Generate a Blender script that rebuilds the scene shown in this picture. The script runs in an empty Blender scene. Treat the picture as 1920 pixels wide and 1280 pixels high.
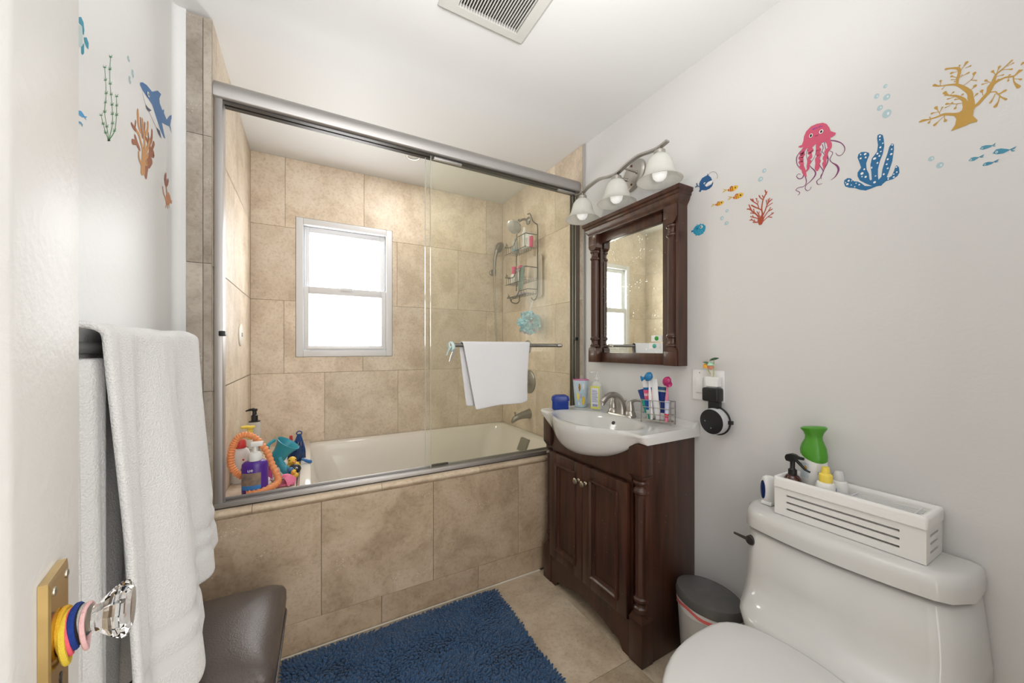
import bpy, bmesh, math, random
from mathutils import Vector, Matrix, noise
from mathutils.geometry import tessellate_polygon
random.seed(7)
sc = bpy.context.scene
COL = sc.collection
PI = math.pi
# ------------------------------------------------------------ camera, world, light
cam_d = bpy.data.cameras.new('camera'); cam = bpy.data.objects.new('camera', cam_d); COL.objects.link(cam)
cam.location = (0, 0, 1.2); cam.rotation_euler = (PI/2, 0, -math.radians(29))
cam_d.sensor_fit = 'HORIZONTAL'; cam_d.sensor_width = 36; cam_d.lens = 690/1920*36
cam_d.shift_y = 12/1920; cam_d.clip_start = 0.01; cam_d.clip_end = 50
sc.camera = cam
sc.view_settings.view_transform = 'Standard'; sc.view_settings.look = 'None'
sc.view_settings.gamma = 1.0; sc.view_settings.use_curve_mapping = False
sc.view_settings.exposure = 0.50
world = bpy.data.worlds.new('world'); sc.world = world; world.use_nodes = True
wb = world.node_tree.nodes['Background']; wb.inputs[0].default_value = (0.86, 0.92, 1.0, 1); wb.inputs[1].default_value = 1.0
ZC_ = 2.376               # ceiling height
WINDOW_GLOW = 7.0          # daylight coming through the frosted panes
def area(name, loc, rot, sx, sy, power, color=(1, 1, 1)):
    l = bpy.data.lights.new(name, 'AREA'); l.shape = 'RECTANGLE'; l.size = sx; l.size_y = sy; l.energy = power; l.color = color
    o = bpy.data.objects.new(name, l); COL.objects.link(o); o.location = loc; o.rotation_euler = rot
    return o
# fill light added in the unseen hallway, brightens the room through the doorway
area('hallway_fill', (0.52, -0.86, 1.15), (PI/2, 0, 0), 1.5, 2.0, 22, (1.0, .97, .94))
# uplight added behind the camera to brighten the ceiling, like a bounced flash
fl = area('bounce_fill', (0.34, -0.10, 1.50), Vector((0.05, 0.50, 0.86)).to_track_quat('-Z', 'Y').to_euler(), 0.35, 0.35, 10.5, (1, .995, 1)); fl.data.spread = math.radians(115)

# light added under the shower downlight, which is off, to brighten the alcove
dn = area('shower_fill', (.563, 2.262, ZC_-.0085), (0, 0, 0), .066, .066, 2.2, (1, .965, .92)); dn.data.shape = 'DISK'

# ------------------------------------------------------------ materials
MATS = {}
def nodes_of(name):
    m = bpy.data.materials.new(name); m.use_nodes = True
    nt = m.node_tree; b = nt.nodes['Principled BSDF']
    return m, nt, b
def mat(name, col, rough=.5, metal=0, coat=0, spec=.5, trans=0, ior=1.45, bump=0, bscale=60, bdetail=3, var=0, vscale=8, col2=None, emit=None, sheen=0, sss=0, alpha=1):
    if name in MATS: return MATS[name]
    m, nt, b = nodes_of(name); N = nt.nodes; L = nt.links
    b.inputs['Base Color'].default_value = (*col, 1); b.inputs['Roughness'].default_value = rough
    b.inputs['Metallic'].default_value = metal; b.inputs['Coat Weight'].default_value = coat
    b.inputs['Coat Roughness'].default_value = .08
    b.inputs['Specular IOR Level'].default_value = spec; b.inputs['Transmission Weight'].default_value = trans
    b.inputs['IOR'].default_value = ior; b.inputs['Sheen Weight'].default_value = sheen
    b.inputs['Alpha'].default_value = alpha
    if sss:
        b.inputs['Subsurface Weight'].default_value = sss; b.inputs['Subsurface Radius'].default_value = (.01, .01, .01)
    if emit: b.inputs['Emission Color'].default_value = (*emit[0], 1); b.inputs['Emission Strength'].default_value = emit[1]
    if bump or var:
        tc = N.new('ShaderNodeTexCoord')
    if var:
        n = N.new('ShaderNodeTexNoise'); n.inputs['Scale'].default_value = vscale; n.inputs['Detail'].default_value = 6
        L.new(tc.outputs['Object'], n.inputs['Vector'])
        mx = N.new('ShaderNodeMix'); mx.data_type = 'RGBA'
        c2 = col2 or tuple(max(0, c*(1-var)) for c in col)
        mx.inputs[6].default_value = (*col, 1); mx.inputs[7].default_value = (*c2, 1)
        L.new(n.outputs['Fac'], mx.inputs[0]); L.new(mx.outputs[2], b.inputs['Base Color'])
    if bump:
        n2 = N.new('ShaderNodeTexNoise'); n2.inputs['Scale'].default_value = bscale; n2.inputs['Detail'].default_value = bdetail
        L.new(tc.outputs['Object'], n2.inputs['Vector'])
        bp = N.new('ShaderNodeBump'); bp.inputs['Strength'].default_value = bump; bp.inputs['Distance'].default_value = .01
        L.new(n2.outputs['Fac'], bp.inputs['Height']); L.new(bp.outputs[0], b.inputs['Normal'])
    MATS[name] = m
    return m
def travertine(name, c1, c2, c3, rough=.45):
    """tile stone: each tile (object) has its own piece of the slab"""
    m, nt, b = nodes_of(name); N = nt.nodes; L = nt.links
    tc = N.new('ShaderNodeTexCoord'); oi = N.new('ShaderNodeObjectInfo'); geo = N.new('ShaderNodeNewGeometry')
    ad = N.new('ShaderNodeVectorMath'); ad.operation = 'MULTIPLY_ADD'
    mul = N.new('ShaderNodeMath'); mul.operation = 'MULTIPLY'; mul.inputs[1].default_value = 37.0
    L.new(oi.outputs['Random'], mul.inputs[0])
    ad.inputs[1].default_value = (1, 1, 1); L.new(geo.outputs['Position'], ad.inputs[0]); L.new(mul.outputs[0], ad.inputs[2])
    big = N.new('ShaderNodeTexNoise'); big.inputs['Scale'].default_value = 5.5; big.inputs['Detail'].default_value = 10; big.inputs['Roughness'].default_value = .64; big.inputs['Distortion'].default_value = .5
    L.new(ad.outputs[0], big.inputs['Vector'])
    r = N.new('ShaderNodeValToRGB'); r.color_ramp.elements[0].position = .36; r.color_ramp.elements[0].color = (*c1, 1)
    r.color_ramp.elements[1].position = .64; r.color_ramp.elements[1].color = (*c3, 1)
    e = r.color_ramp.elements.new(.5); e.color = (*c2, 1)
    L.new(big.outputs['Fac'], r.inputs[0])
    fine = N.new('ShaderNodeTexNoise'); fine.inputs['Scale'].default_value = 70; fine.inputs['Detail'].default_value = 5; fine.inputs['Roughness'].default_value = .7
    L.new(ad.outputs[0], fine.inputs['Vector'])
    fr = N.new('ShaderNodeValToRGB'); fr.color_ramp.elements[0].position = .30; fr.color_ramp.elements[0].color = (.74, .71, .67, 1); fr.color_ramp.elements[1].position = .52; fr.color_ramp.elements[1].color = (1, 1, 1, 1)
    L.new(fine.outputs['Fac'], fr.inputs[0])
    mx = N.new('ShaderNodeMix'); mx.data_type = 'RGBA'; mx.blend_type = 'MULTIPLY'; mx.inputs[0].default_value = .8
    L.new(r.outputs[0], mx.inputs[6]); L.new(fr.outputs[0], mx.inputs[7])
    # filled pits: pale specks in clusters
    vo = N.new('ShaderNodeTexVoronoi'); vo.inputs['Scale'].default_value = 120; L.new(ad.outputs[0], vo.inputs['Vector'])
    cl = N.new('ShaderNodeTexNoise'); cl.inputs['Scale'].default_value = 9; cl.inputs['Detail'].default_value = 3; L.new(ad.outputs[0], cl.inputs['Vector'])
    ma = N.new('ShaderNodeMath'); ma.operation = 'LESS_THAN'; ma.inputs[1].default_value = .22; L.new(vo.outputs['Distance'], ma.inputs[0])
    mb = N.new('ShaderNodeMath'); mb.operation = 'GREATER_THAN'; mb.inputs[1].default_value = .63; L.new(cl.outputs['Fac'], mb.inputs[0])
    mc = N.new('ShaderNodeMath'); mc.operation = 'MULTIPLY'; L.new(ma.outputs[0], mc.inputs[0]); L.new(mb.outputs[0], mc.inputs[1])
    md = N.new('ShaderNodeMath'); md.operation = 'MULTIPLY'; md.inputs[1].default_value = .55; L.new(mc.outputs[0], md.inputs[0])
    m2 = N.new('ShaderNodeMix'); m2.data_type = 'RGBA'; m2.inputs[7].default_value = (.80, .72, .62, 1)
    L.new(md.outputs[0], m2.inputs[0]); L.new(mx.outputs[2], m2.inputs[6])
    # small brightness difference from tile to tile
    hv = N.new('ShaderNodeHueSaturation'); mr = N.new('ShaderNodeMapRange'); mr.inputs[3].default_value = .88; mr.inputs[4].default_value = 1.10
    L.new(oi.outputs['Random'], mr.inputs[0]); L.new(mr.outputs[0], hv.inputs['Value']); L.new(m2.outputs[2], hv.inputs['Color'])
    L.new(hv.outputs[0], b.inputs['Base Color'])
    b.inputs['Roughness'].default_value = rough
    bp = N.new('ShaderNodeBump'); bp.inputs['Strength'].default_value = .10; bp.inputs['Distance'].default_value = .004
    L.new(fine.outputs['Fac'], bp.inputs['Height']); L.new(bp.outputs[0], b.inputs['Normal'])
    MATS[name] = m
    return m
def wood(name, c1, c2, rough=.32, coat=.35):
    m, nt, b = nodes_of(name); N = nt.nodes; L = nt.links
    tc = N.new('ShaderNodeTexCoord'); mp = N.new('ShaderNodeMapping'); mp.inputs['Scale'].default_value = (26, 26, 2.2)
    L.new(tc.outputs['Object'], mp.inputs['Vector'])
    n = N.new('ShaderNodeTexNoise'); n.inputs['Scale'].default_value = 1.6; n.inputs['Detail'].default_value = 7; n.inputs['Distortion'].default_value = .4
    L.new(mp.outputs[0], n.inputs['Vector'])
    r = N.new('ShaderNodeValToRGB'); r.color_ramp.elements[0].position = .3; r.color_ramp.elements[0].color = (*c1, 1); r.color_ramp.elements[1].position = .7; r.color_ramp.elements[1].color = (*c2, 1)
    L.new(n.outputs['Fac'], r.inputs[0])
    # nicks and splashes
    vo = N.new('ShaderNodeTexVoronoi'); vo.inputs['Scale'].default_value = 26; L.new(tc.outputs['Object'], vo.inputs['Vector'])
    lt = N.new('ShaderNodeMath'); lt.operation = 'LESS_THAN'; lt.inputs[1].default_value = .045; L.new(vo.outputs['Distance'], lt.inputs[0])
    mx = N.new('ShaderNodeMix'); mx.data_type = 'RGBA'; mx.inputs[7].default_value = (.40, .33, .28, 1)
    k = N.new('ShaderNodeMath'); k.operation = 'MULTIPLY'; k.inputs[1].default_value = .5; L.new(lt.outputs[0], k.inputs[0])
    L.new(k.outputs[0], mx.inputs[0]); L.new(r.outputs[0], mx.inputs[6]); L.new(mx.outputs[2], b.inputs['Base Color'])
    b.inputs['Roughness'].default_value = rough; b.inputs['Coat Weight'].default_value = coat; b.inputs['Coat Roughness'].default_value = .15
    MATS[name] = m
    return m
def thin_glass(name, tint, haze=.0, spots=0.0, rough=.02, hazecol=(.9, .9, .85)):
    """clear sheet: tinted see-through, mirror-like reflection, a little dried-water haze"""
    m, nt, b = nodes_of(name); N = nt.nodes; L = nt.links; N.remove(b)
    out = N['Material Output']
    tr = N.new('ShaderNodeBsdfTransparent'); tr.inputs[0].default_value = (*tint, 1)
    gl = N.new('ShaderNodeBsdfGlossy'); gl.inputs['Roughness'].default_value = rough
    fr = N.new('ShaderNodeFresnel'); gm = N.new('ShaderNodeNewGeometry')
    io = N.new('ShaderNodeMapRange'); io.inputs[3].default_value = 1.25; io.inputs[4].default_value = 1/1.25   # same reflectance from either face of the sheet
    L.new(gm.outputs['Backfacing'], io.inputs[0]); L.new(io.outputs[0], fr.inputs[0])
    m1 = N.new('ShaderNodeMixShader'); L.new(fr.outputs[0], m1.inputs[0]); L.new(tr.outputs[0], m1.inputs[1]); L.new(gl.outputs[0], m1.inputs[2])
    last = m1
    if haze:
        df = N.new('ShaderNodeBsdfDiffuse'); df.inputs[0].default_value = (*hazecol, 1)
        tl = N.new('ShaderNodeBsdfTranslucent'); tl.inputs[0].default_value = (*hazecol, 1)
        hm = N.new('ShaderNodeMixShader'); hm.inputs[0].default_value = .65; L.new(df.outputs[0], hm.inputs[1]); L.new(tl.outputs[0], hm.inputs[2])
        tc = N.new('ShaderNodeTexCoord'); n = N.new('ShaderNodeTexNoise'); n.inputs['Scale'].default_value = 7; n.inputs['Detail'].default_value = 5
        L.new(tc.outputs['Object'], n.inputs['Vector'])
        vo = N.new('ShaderNodeTexVoronoi'); vo.inputs['Scale'].default_value = 38; L.new(tc.outputs['Object'], vo.inputs['Vector'])
        lt = N.new('ShaderNodeMath'); lt.operation = 'LESS_THAN'; lt.inputs[1].default_value = .085; L.new(vo.outputs['Distance'], lt.inputs[0])
        sp = N.new('ShaderNodeMath'); sp.operation = 'MULTIPLY'; sp.inputs[1].default_value = spots; L.new(lt.outputs[0], sp.inputs[0])
        hz = N.new('ShaderNodeMath'); hz.operation = 'MULTIPLY_ADD'; hz.inputs[1].default_value = haze*2
        L.new(n.outputs['Fac'], hz.inputs[0]); L.new(sp.outputs[0], hz.inputs[2])
        m2 = N.new('ShaderNodeMixShader'); L.new(hz.outputs[0], m2.inputs[0]); L.new(m1.outputs[0], m2.inputs[1]); L.new(hm.outputs[0], m2.inputs[2])
        last = m2
    L.new(last.outputs[0], out.inputs[0])
    MATS[name] = m
    return m
PAINT = mat('wall_paint', (.70, .69, .68), .42, bump=.04, bscale=90)
GLOSS = mat('gloss_paint', (.78, .785, .78), .38, spec=.15, bump=.10, bscale=55, bdetail=4)
DOORP = mat('door_paint', (.72, .715, .70), .38, spec=.15, bump=.10, bscale=70, bdetail=4)
CEIL = mat('ceiling_paint', (.76, .765, .76), .55, bump=.03, bscale=40)
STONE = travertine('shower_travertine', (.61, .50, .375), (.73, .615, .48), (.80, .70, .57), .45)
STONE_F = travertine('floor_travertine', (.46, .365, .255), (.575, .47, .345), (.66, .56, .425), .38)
STONE_A = travertine('shaded_apron_travertine', (.37, .275, .185), (.47, .36, .25), (.55, .435, .32), .4)  # same stone as the shower, darkened: the apron's shade is in the colour
STONE_P = travertine('shaded_pillar_travertine', (.33, .285, .23), (.42, .37, .31), (.51, .46, .39), .45)  # greyer, darker copy of the stone: the pillar's shade is in the colour
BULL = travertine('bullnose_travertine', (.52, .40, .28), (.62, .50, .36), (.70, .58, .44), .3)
GROUT = mat('grout', (.50, .41, .31), .9)
GROUT_D = mat('grout_dark', (.25, .20, .15), .9)
NICKEL = mat('brushed_nickel', (.48, .455, .42), .30, 1)
DNICKEL = mat('dull_nickel', (.27, .26, .24), .36, 1)
ALU = mat('satin_aluminium', (.47, .455, .445), .50, 1, bump=.02, bscale=200)
BRONZE = mat('dark_channel', (.055, .05, .045), .4, .6)
WOOD = wood('espresso_wood', (.028, .0095, .0055), (.075, .026, .014), .34, .15)
WOODM = wood('espresso_wood_mirror', (.036, .013, .0075), (.090, .032, .018), .30, .15)
PORC = mat('porcelain', (.66, .655, .635), .10, coat=.3)
TUBW = mat('tub_enamel', (.76, .72, .65), .14, coat=.3)
VINYL = mat('window_vinyl', (.76, .77, .79), .35)
TERRY = mat('terry_cloth', (.79, .795, .79), .95, bump=.45, bscale=300, bdetail=2, sheen=.3)
TERRY2 = mat('thin_cotton', (.78, .78, .80), .9, bump=.2, bscale=300, sheen=.2)
BLACKP = mat('black_plastic', (.012, .012, .012), .35)
WHITEP = mat('white_plastic', (.84, .84, .83), .3)
BRASS = mat('brass', (.72, .52, .22), .22, 1, var=.5, vscale=30, col2=(.42, .29, .12))
MIRROR_ = None
def plastic(name, col, rough=.35, **k): return mat(name, col, rough, **k)

# ------------------------------------------------------------ mesh builder
ROOTLOC = {}
class MB:
    def __init__(s): s.v = []; s.f = []; s.m = []
    def add(s, vs, fs, mi=0):
        o = len(s.v); s.v += [tuple(p) for p in vs]; s.f += [tuple(i+o for i in f) for f in fs]; s.m += [mi]*len(fs)
    def box(s, x0, x1, y0, y1, z0, z1, mi=0, r=0, seg=2):
        if x0 > x1: x0, x1 = x1, x0
        if y0 > y1: y0, y1 = y1, y0
        if z0 > z1: z0, z1 = z1, z0
        vs = [(x0,y0,z0),(x1,y0,z0),(x1,y1,z0),(x0,y1,z0),(x0,y0,z1),(x1,y0,z1),(x1,y1,z1),(x0,y1,z1)]
        fs = [(0,3,2,1),(4,5,6,7),(0,1,5,4),(1,2,6,5),(2,3,7,6),(3,0,4,7)]
        if r:
            bm = bmesh.new(); bv = [bm.verts.new(p) for p in vs]
            for f in fs: bm.faces.new([bv[i] for i in f])
            bmesh.ops.bevel(bm, geom=list(bm.edges), offset=r, segments=seg, profile=.5, affect='EDGES')
            s.bm(bm, mi)
        else: s.add(vs, fs, mi)
    def bm(s, bm, mi=0, M=None):
        bm.verts.ensure_lookup_table()
        for i, v in enumerate(bm.verts): v.index = i
        s.add([(M @ v.co if M else v.co) for v in bm.verts], [[v.index for v in f.verts] for f in bm.faces], mi); bm.free()
    def tube(s, pts, r, n=8, closed=False, mi=0, cap=True, sx=1.0):
        P = [Vector(p) for p in pts]; N = len(P)
        if N < 2: return
        R = r if isinstance(r, (list, tuple)) else [r]*N
        T = []
        for i in range(N):
            if closed: t = P[(i+1) % N]-P[i-1]
            else: t = P[min(i+1, N-1)]-P[max(i-1, 0)]
            T.append(t.normalized() if t.length > 1e-9 else Vector((0, 0, 1)))
        u = T[0].orthogonal().normalized(); vs = []
        for i in range(N):
            u = (u-T[i]*u.dot(T[i]))
            u = u.normalized() if u.length > 1e-6 else T[i].orthogonal().normalized()
            w = T[i].cross(u)
            for k in range(n):
                a = 2*PI*k/n
                vs.append(P[i]+(u*math.cos(a)*sx+w*math.sin(a))*R[i])
        fs = []
        for i in range(N if closed else N-1):
            j = (i+1) % N
            for k in range(n): fs.append((i*n+k, i*n+(k+1) % n, j*n+(k+1) % n, j*n+k))
        if cap and not closed: fs += [tuple(range(n))[::-1], tuple((N-1)*n+k for k in range(n))]
        s.add(vs, fs, mi)
    def lathe(s, prof, n=24, c=(0, 0, 0), axis=(0, 0, 1), mi=0, sx=1, sy=1, flute=0, nf=0):
        A = Vector(axis).normalized(); U = A.orthogonal().normalized()
        if abs(A.z) > .9: U = Vector((1, 0, 0))
        W = A.cross(U); C = Vector(c); vs = []
        for (r, z) in prof:
            for k in range(n):
                a = 2*PI*k/n; rr = r
                vs.append(C+A*z+U*math.cos(a)*rr*sx+W*math.sin(a)*rr*sy)
        fs = []
        for i in range(len(prof)-1):
            for k in range(n): fs.append((i*n+k, i*n+(k+1) % n, (i+1)*n+(k+1) % n, (i+1)*n+k))
        if prof[0][0] > 1e-6: fs.append(tuple(range(n))[::-1])
        if prof[-1][0] > 1e-6: fs.append(tuple((len(prof)-1)*n+k for k in range(n)))
        s.add(vs, fs, mi)
    def ball(s, c, r, n=14, mi=0, sx=1, sy=1, sz=1, axis=(0, 0, 1)):
        h = n//2; s.lathe([(r*math.sin(PI*i/h) if 0 < i < h else 0.0, -r*sz*math.cos(PI*i/h)) for i in range(h+1)], n, c, axis, mi, sx, sy)
    def prism(s, poly, w0, w1, fn, mi=0):
        """poly of (u,v), fn(u,v,w) -> point; caps triangulated"""
        n = len(poly)
        tri = tessellate_polygon([[Vector((u, v, 0)) for u, v in poly]])
        vs = [fn(u, v, w0) for u, v in poly]+[fn(u, v, w1) for u, v in poly]
        fs = [tuple(t) for t in tri]+[tuple(i+n for i in t) for t in tri]+[(i, (i+1) % n, n+(i+1) % n, n+i) for i in range(n)]
        s.add(vs, fs, mi)
    def loft(s, rings, cap0=True, cap1=True, mi=0, closed=True):
        n = len(rings[0]); vs = [p for r in rings for p in r]; fs = []
        for i in range(len(rings)-1):
            for k in range(n if closed else n-1): fs.append((i*n+k, i*n+(k+1) % n, (i+1)*n+(k+1) % n, (i+1)*n+k))
        if cap0: fs.append(tuple(range(n))[::-1])
        if cap1: fs.append(tuple((len(rings)-1)*n+k for k in range(n)))
        s.add(vs, fs, mi)
    def build(s, name, mats, parent=None, sharp=.7, local=False, smooth=True):
        if not isinstance(mats, (list, tuple)): mats = [mats]
        off = Vector((0, 0, 0))
        if parent is not None and not local: off = ROOTLOC.get(parent.name, Vector((0, 0, 0)))
        me = bpy.data.meshes.new(name)
        me.from_pydata([(p[0]-off.x, p[1]-off.y, p[2]-off.z) for p in s.v], [], s.f)
        for m in mats: me.materials.append(m)
        bm = bmesh.new(); bm.from_mesh(me)
        bmesh.ops.recalc_face_normals(bm, faces=list(bm.faces)); bm.to_mesh(me); bm.free()
        me.polygons.foreach_set('material_index', s.m)
        if smooth:
            me.polygons.foreach_set('use_smooth', [True]*len(me.polygons)); me.set_sharp_from_angle(angle=sharp)
        me.update()
        o = bpy.data.objects.new(name, me); COL.objects.link(o)
        if parent is not None:
            o.parent = parent; ROOTLOC[o.name] = off.copy()
        return o
def thing(name, label, cat, loc=(0, 0, 0), group=None, rotz=0):
    o = bpy.data.objects.new(name, None); COL.objects.link(o); o.location = loc; o.rotation_euler = (0, 0, rotz)
    o.empty_display_size = .02; o['label'] = label; o['category'] = cat
    if group: o['group'] = group
    ROOTLOC[o.name] = Vector(loc)
    return o
def tag(o, label, cat, group=None):
    o['label'] = label; o['category'] = cat
    if group: o['group'] = group
    return o
def struct(o): o['kind'] = 'structure'; return o
def part(name, mats, parent, fill, **k):
    m = MB(); fill(m); return m.build(name, mats, parent, **k)
def one(fn, *a, **k):
    m = MB(); getattr(m, fn)(*a, **k); return m
def spline(pts, n=8, closed=False):
    P = [Vector(p) for p in pts]; N = len(P); out = []
    for i in range(N if closed else N-1):
        if closed: a, b, c, d = P[i-1], P[i], P[(i+1) % N], P[(i+2) % N]
        else: a, b, c, d = P[max(i-1, 0)], P[i], P[i+1], P[min(i+2, N-1)]
        for k in range(n):
            t = k/n
            out.append(.5*((2*b)+(c-a)*t+(2*a-5*b+4*c-d)*t*t+(3*b-a-3*c+d)*t**3))
    if not closed: out.append(P[-1])
    return out
def rring(cx, cy, hx, hy, r, z, n=6):
    """rounded rectangle ring in the xy plane"""
    out = []
    for (sx, sy, a0) in ((1, 1, 0), (-1, 1, PI/2), (-1, -1, PI), (1, -1, 1.5*PI)):
        for k in range(n+1):
            a = a0+PI/2*k/n
            out.append((cx+sx*(hx-r)+r*math.cos(a), cy+sy*(hy-r)+r*math.sin(a), z))
    return out

# ------------------------------------------------------------ room shell
XR, XL, XW = 1.4016, -.30, -.404      # right wall, shower's left tile face, painted left wall
YA, YB, ZC = 1.6656, 2.665, 2.376     # tub apron, back tile face, ceiling
YN = -.20                             # wall behind the photographer
TT = .012                             # tile thickness
WX0, WX1, WZ0, WZ1 = -.067, .517, 1.143, 2.020   # window opening
def S(name, m, fill, parent=None, **k):
    o = part(name, m, parent, fill, **k)
    return struct(o) if parent is None else o
floor = S('floor', GROUT_D, lambda m: m.box(-.60, 1.55, -.9, 2.8, -.06, -.004))
ceiling = S('ceiling', CEIL, lambda m: m.box(-.60, 1.55, -.9, 2.85, ZC, ZC+.08))
def wr(m): m.box(XR, XR+.1, YN-.1, YB+.15, -.06, ZC)
wall_right = S('wall_right', PAINT, wr)
def wl(m):
    # painted wall with a soft cove into the tiled pillar
    prof = [(XW, YN-.1)]+[(XW, YA-.05)]
    for k in range(7):
        a = PI/2*k/6
        prof.append((XW+.022*(1-math.cos(a)), YA-.022-.0+.022*math.sin(a)))
    prof += [(-.37, YA), (-.37, YA+.05), (-.56, YA+.05), (-.56, YN-.1)]
    m.prism(prof, -.06, ZC, lambda u, v, w: (u, v, w))
wall_left = S('wall_left', GLOSS, wl)
wall_alcove = S('wall_alcove', GROUT, lambda m: (m.box(-.56, XL-TT, YA+TT, YB+.1, -.06, ZC)))
def wb_(m):
    y0, y1 = YB+TT, YB+.15
    m.box(XL-.25, WX0, y0, y1, -.06, ZC); m.box(WX1, XR+.1, y0, y1, -.06, ZC)
    m.box(WX0, WX1, y0, y1, -.06, WZ0); m.box(WX0, WX1, y0, y1, WZ1, ZC)
wall_back = S('wall_back', GROUT, wb_)
def wn(m):
    m.box(-.60, -.14, YN-.1, YN, -.06, ZC); m.box(.72, 1.55, YN-.1, YN, -.06, ZC); m.box(-.14, .72, YN-.1, YN, 2.06, ZC)
wall_near = S('wall_near', PAINT, wn)
wall_hall = S('wall_hall', PAINT, lambda m: (m.box(-.60, 1.55, -1.0, -.9, -.06, ZC), m.box(-.60, -.5, -.9, -.3, -.06, ZC), m.box(1.45, 1.55, -.9, -.3, -.06, ZC)))
wall_apron = S('wall_apron', GROUT_D, lambda m: m.box(XL-.09, XR-.001, YA+TT, YA+.09, -.02, .585))

# ---- tiles (each its own part of the surface it belongs to)
G = .0007
def cut(poly_rect, hole):
    """rectangle minus an overlapping hole rectangle -> list of polygons"""
    a0, a1, b0, b1 = poly_rect; h0, h1, k0, k1 = hole
    if h0 >= a1 or h1 <= a0 or k0 >= b1 or k1 <= b0: return [[(a0, b0), (a1, b0), (a1, b1), (a0, b1)]]
    fl, fr, fb, ft = h0 <= a0, h1 >= a1, k0 <= b0, k1 >= b1
    if fl and fr and fb and ft: return []
    if fb and ft and fl: return [[(h1, b0), (a1, b0), (a1, b1), (h1, b1)]]
    if fb and ft and fr: return [[(a0, b0), (h0, b0), (h0, b1), (a0, b1)]]
    if fl and fr and fb: return [[(a0, k1), (a1, k1), (a1, b1), (a0, b1)]]
    if fl and fr and ft: return [[(a0, b0), (a1, b0), (a1, k0), (a0, k0)]]
    if fl and fb: return [[(h1, b0), (a1, b0), (a1, b1), (a0, b1), (a0, k1), (h1, k1)]]
    if fr and fb: return [[(a0, b0), (h0, b0), (h0, k1), (a1, k1), (a1, b1), (a0, b1)]]
    if fl and ft: return [[(a0, b0), (a1, b0), (a1, b1), (h1, b1), (h1, k0), (a0, k0)]]
    if fr and ft: return [[(a0, b0), (a1, b0), (a1, k0), (h0, k0), (h0, b1), (a0, b1)]]
    return [[(a0, b0), (a1, b0), (a1, b1), (a0, b1)]]
def tile(parent, poly, fn, m, name='tile', t=TT):
    """poly (u,v); fn(u,v,w) with w = 0 at the back, t at the face. The face edge is eased."""
    cx = sum(p[0] for p in poly)/len(poly); cy = sum(p[1] for p in poly)/len(poly)
    n = len(poly)
    def inset(d):
        out = []
        for i in range(n):
            p0, p1, p2 = Vector(poly[i-1]), Vector(poly[i]), Vector(poly[(i+1) % n])
            e1 = (p1-p0).normalized(); e2 = (p2-p1).normalized()
            n1 = Vector((-e1.y, e1.x)); n2 = Vector((-e2.y, e2.x))
            q = p1+(n1+n2)*d if abs(n1.dot(n2)) < .5 else p1+n1*d
            out.append((q.x, q.y))
        return out
    A = inset(G); Bp = inset(G+.0008)
    tri = tessellate_polygon([[Vector((u, v, 0)) for u, v in Bp]])
    vs = [fn(u, v, 0) for u, v in A]+[fn(u, v, t-.0008) for u, v in A]+[fn(u, v, t) for u, v in Bp]
    fs = [tuple(i+2*n for i in q) for q in tri]
    for r in (0, 1): fs += [(r*n+i, r*n+(i+1) % n, (r+1)*n+(i+1) % n, (r+1)*n+i) for i in range(n)]
    mb = MB(); mb.add(vs, fs)
    c = Vector(fn(cx, cy, 0))
    o = mb.build(name, m, parent, smooth=False)
    for v in o.data.vertices: v.co -= c
    o.location = c
    return o
rowsz = [(1.946, 2.376), (1.492, 1.946), (1.043, 1.492), (.595, 1.043)]
HOLE = (WX0, WX1, WZ0, WZ1)
cols = [[XL, -.123, .331, .786, 1.241, XR-TT], [XL, .095, .55, 1.005, XR-TT], [XL, -.130, .325, .780, 1.241, XR-TT], [XL, .094, .5556, 1.005, XR-TT]]
for (b0, b1), cs in zip(rowsz, cols):
    for a0, a1 in zip(cs[:-1], cs[1:]):
        for p in cut((a0, a1, b0, b1), HOLE): tile(wall_back, p, lambda u, v, w: (u, YB+TT-w, v), STONE)
lcols = [[YA+TT, 1.745, 2.20, YB], [YA+TT, 2.134, 2.589, YB], [YA+TT, 1.838, 2.295, YB], [YA+TT, 2.11, 2.565, YB]]
for (b0, b1), cs in zip(rowsz, lcols):
    for a0, a1 in zip(cs[:-1], cs[1:]): tile(wall_alcove, [(a1, b0), (a0, b0), (a0, b1), (a1, b1)], lambda u, v, w: (XL-TT+w, u, v), STONE)
rcols = [[YA, 1.935, 2.389, YB], [YA, 1.708, 2.162, 2.617, YB], [YA, 1.935, 2.389, YB], [YA, 1.708, 2.162, 2.617, YB]]
for (b0, b1), cs in zip([rowsz[0], (1.480, 1.946), (1.043, 1.480), rowsz[3]], rcols):
    for a0, a1 in zip(cs[:-1], cs[1:]): tile(wall_right, [(a0, b0), (a1, b0), (a1, b1), (a0, b1)], lambda u, v, w: (XR-w, u, v), STONE)
# narrow edge tiles of the pillar, facing the room
for (b0, b1) in [(1.952, 2.368), (1.50, 1.952), (1.045, 1.50), (.61, 1.045)]:
    for a0, a1 in [(-.372, -.3245), (-.3245, XL)]:
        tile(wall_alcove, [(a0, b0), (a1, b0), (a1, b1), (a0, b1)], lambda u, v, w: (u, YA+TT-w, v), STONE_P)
# apron
for cs, (b0, b1) in [([-.399, .047, .507, .961, XR-.002], (.1255, .582)), ([-.399, -.178, .279, .734, 1.19, XR-.002], (.008, .1255))]:
    for a0, a1 in zip(cs[:-1], cs[1:]):
        if b0 > .1: a0 = max(a0, -.399)
        tile(wall_apron, [(a0, b0), (a1, b0), (a1, b1), (a0, b1)], lambda u, v, w: (u, YA+TT-w, v), STONE_A)
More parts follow.
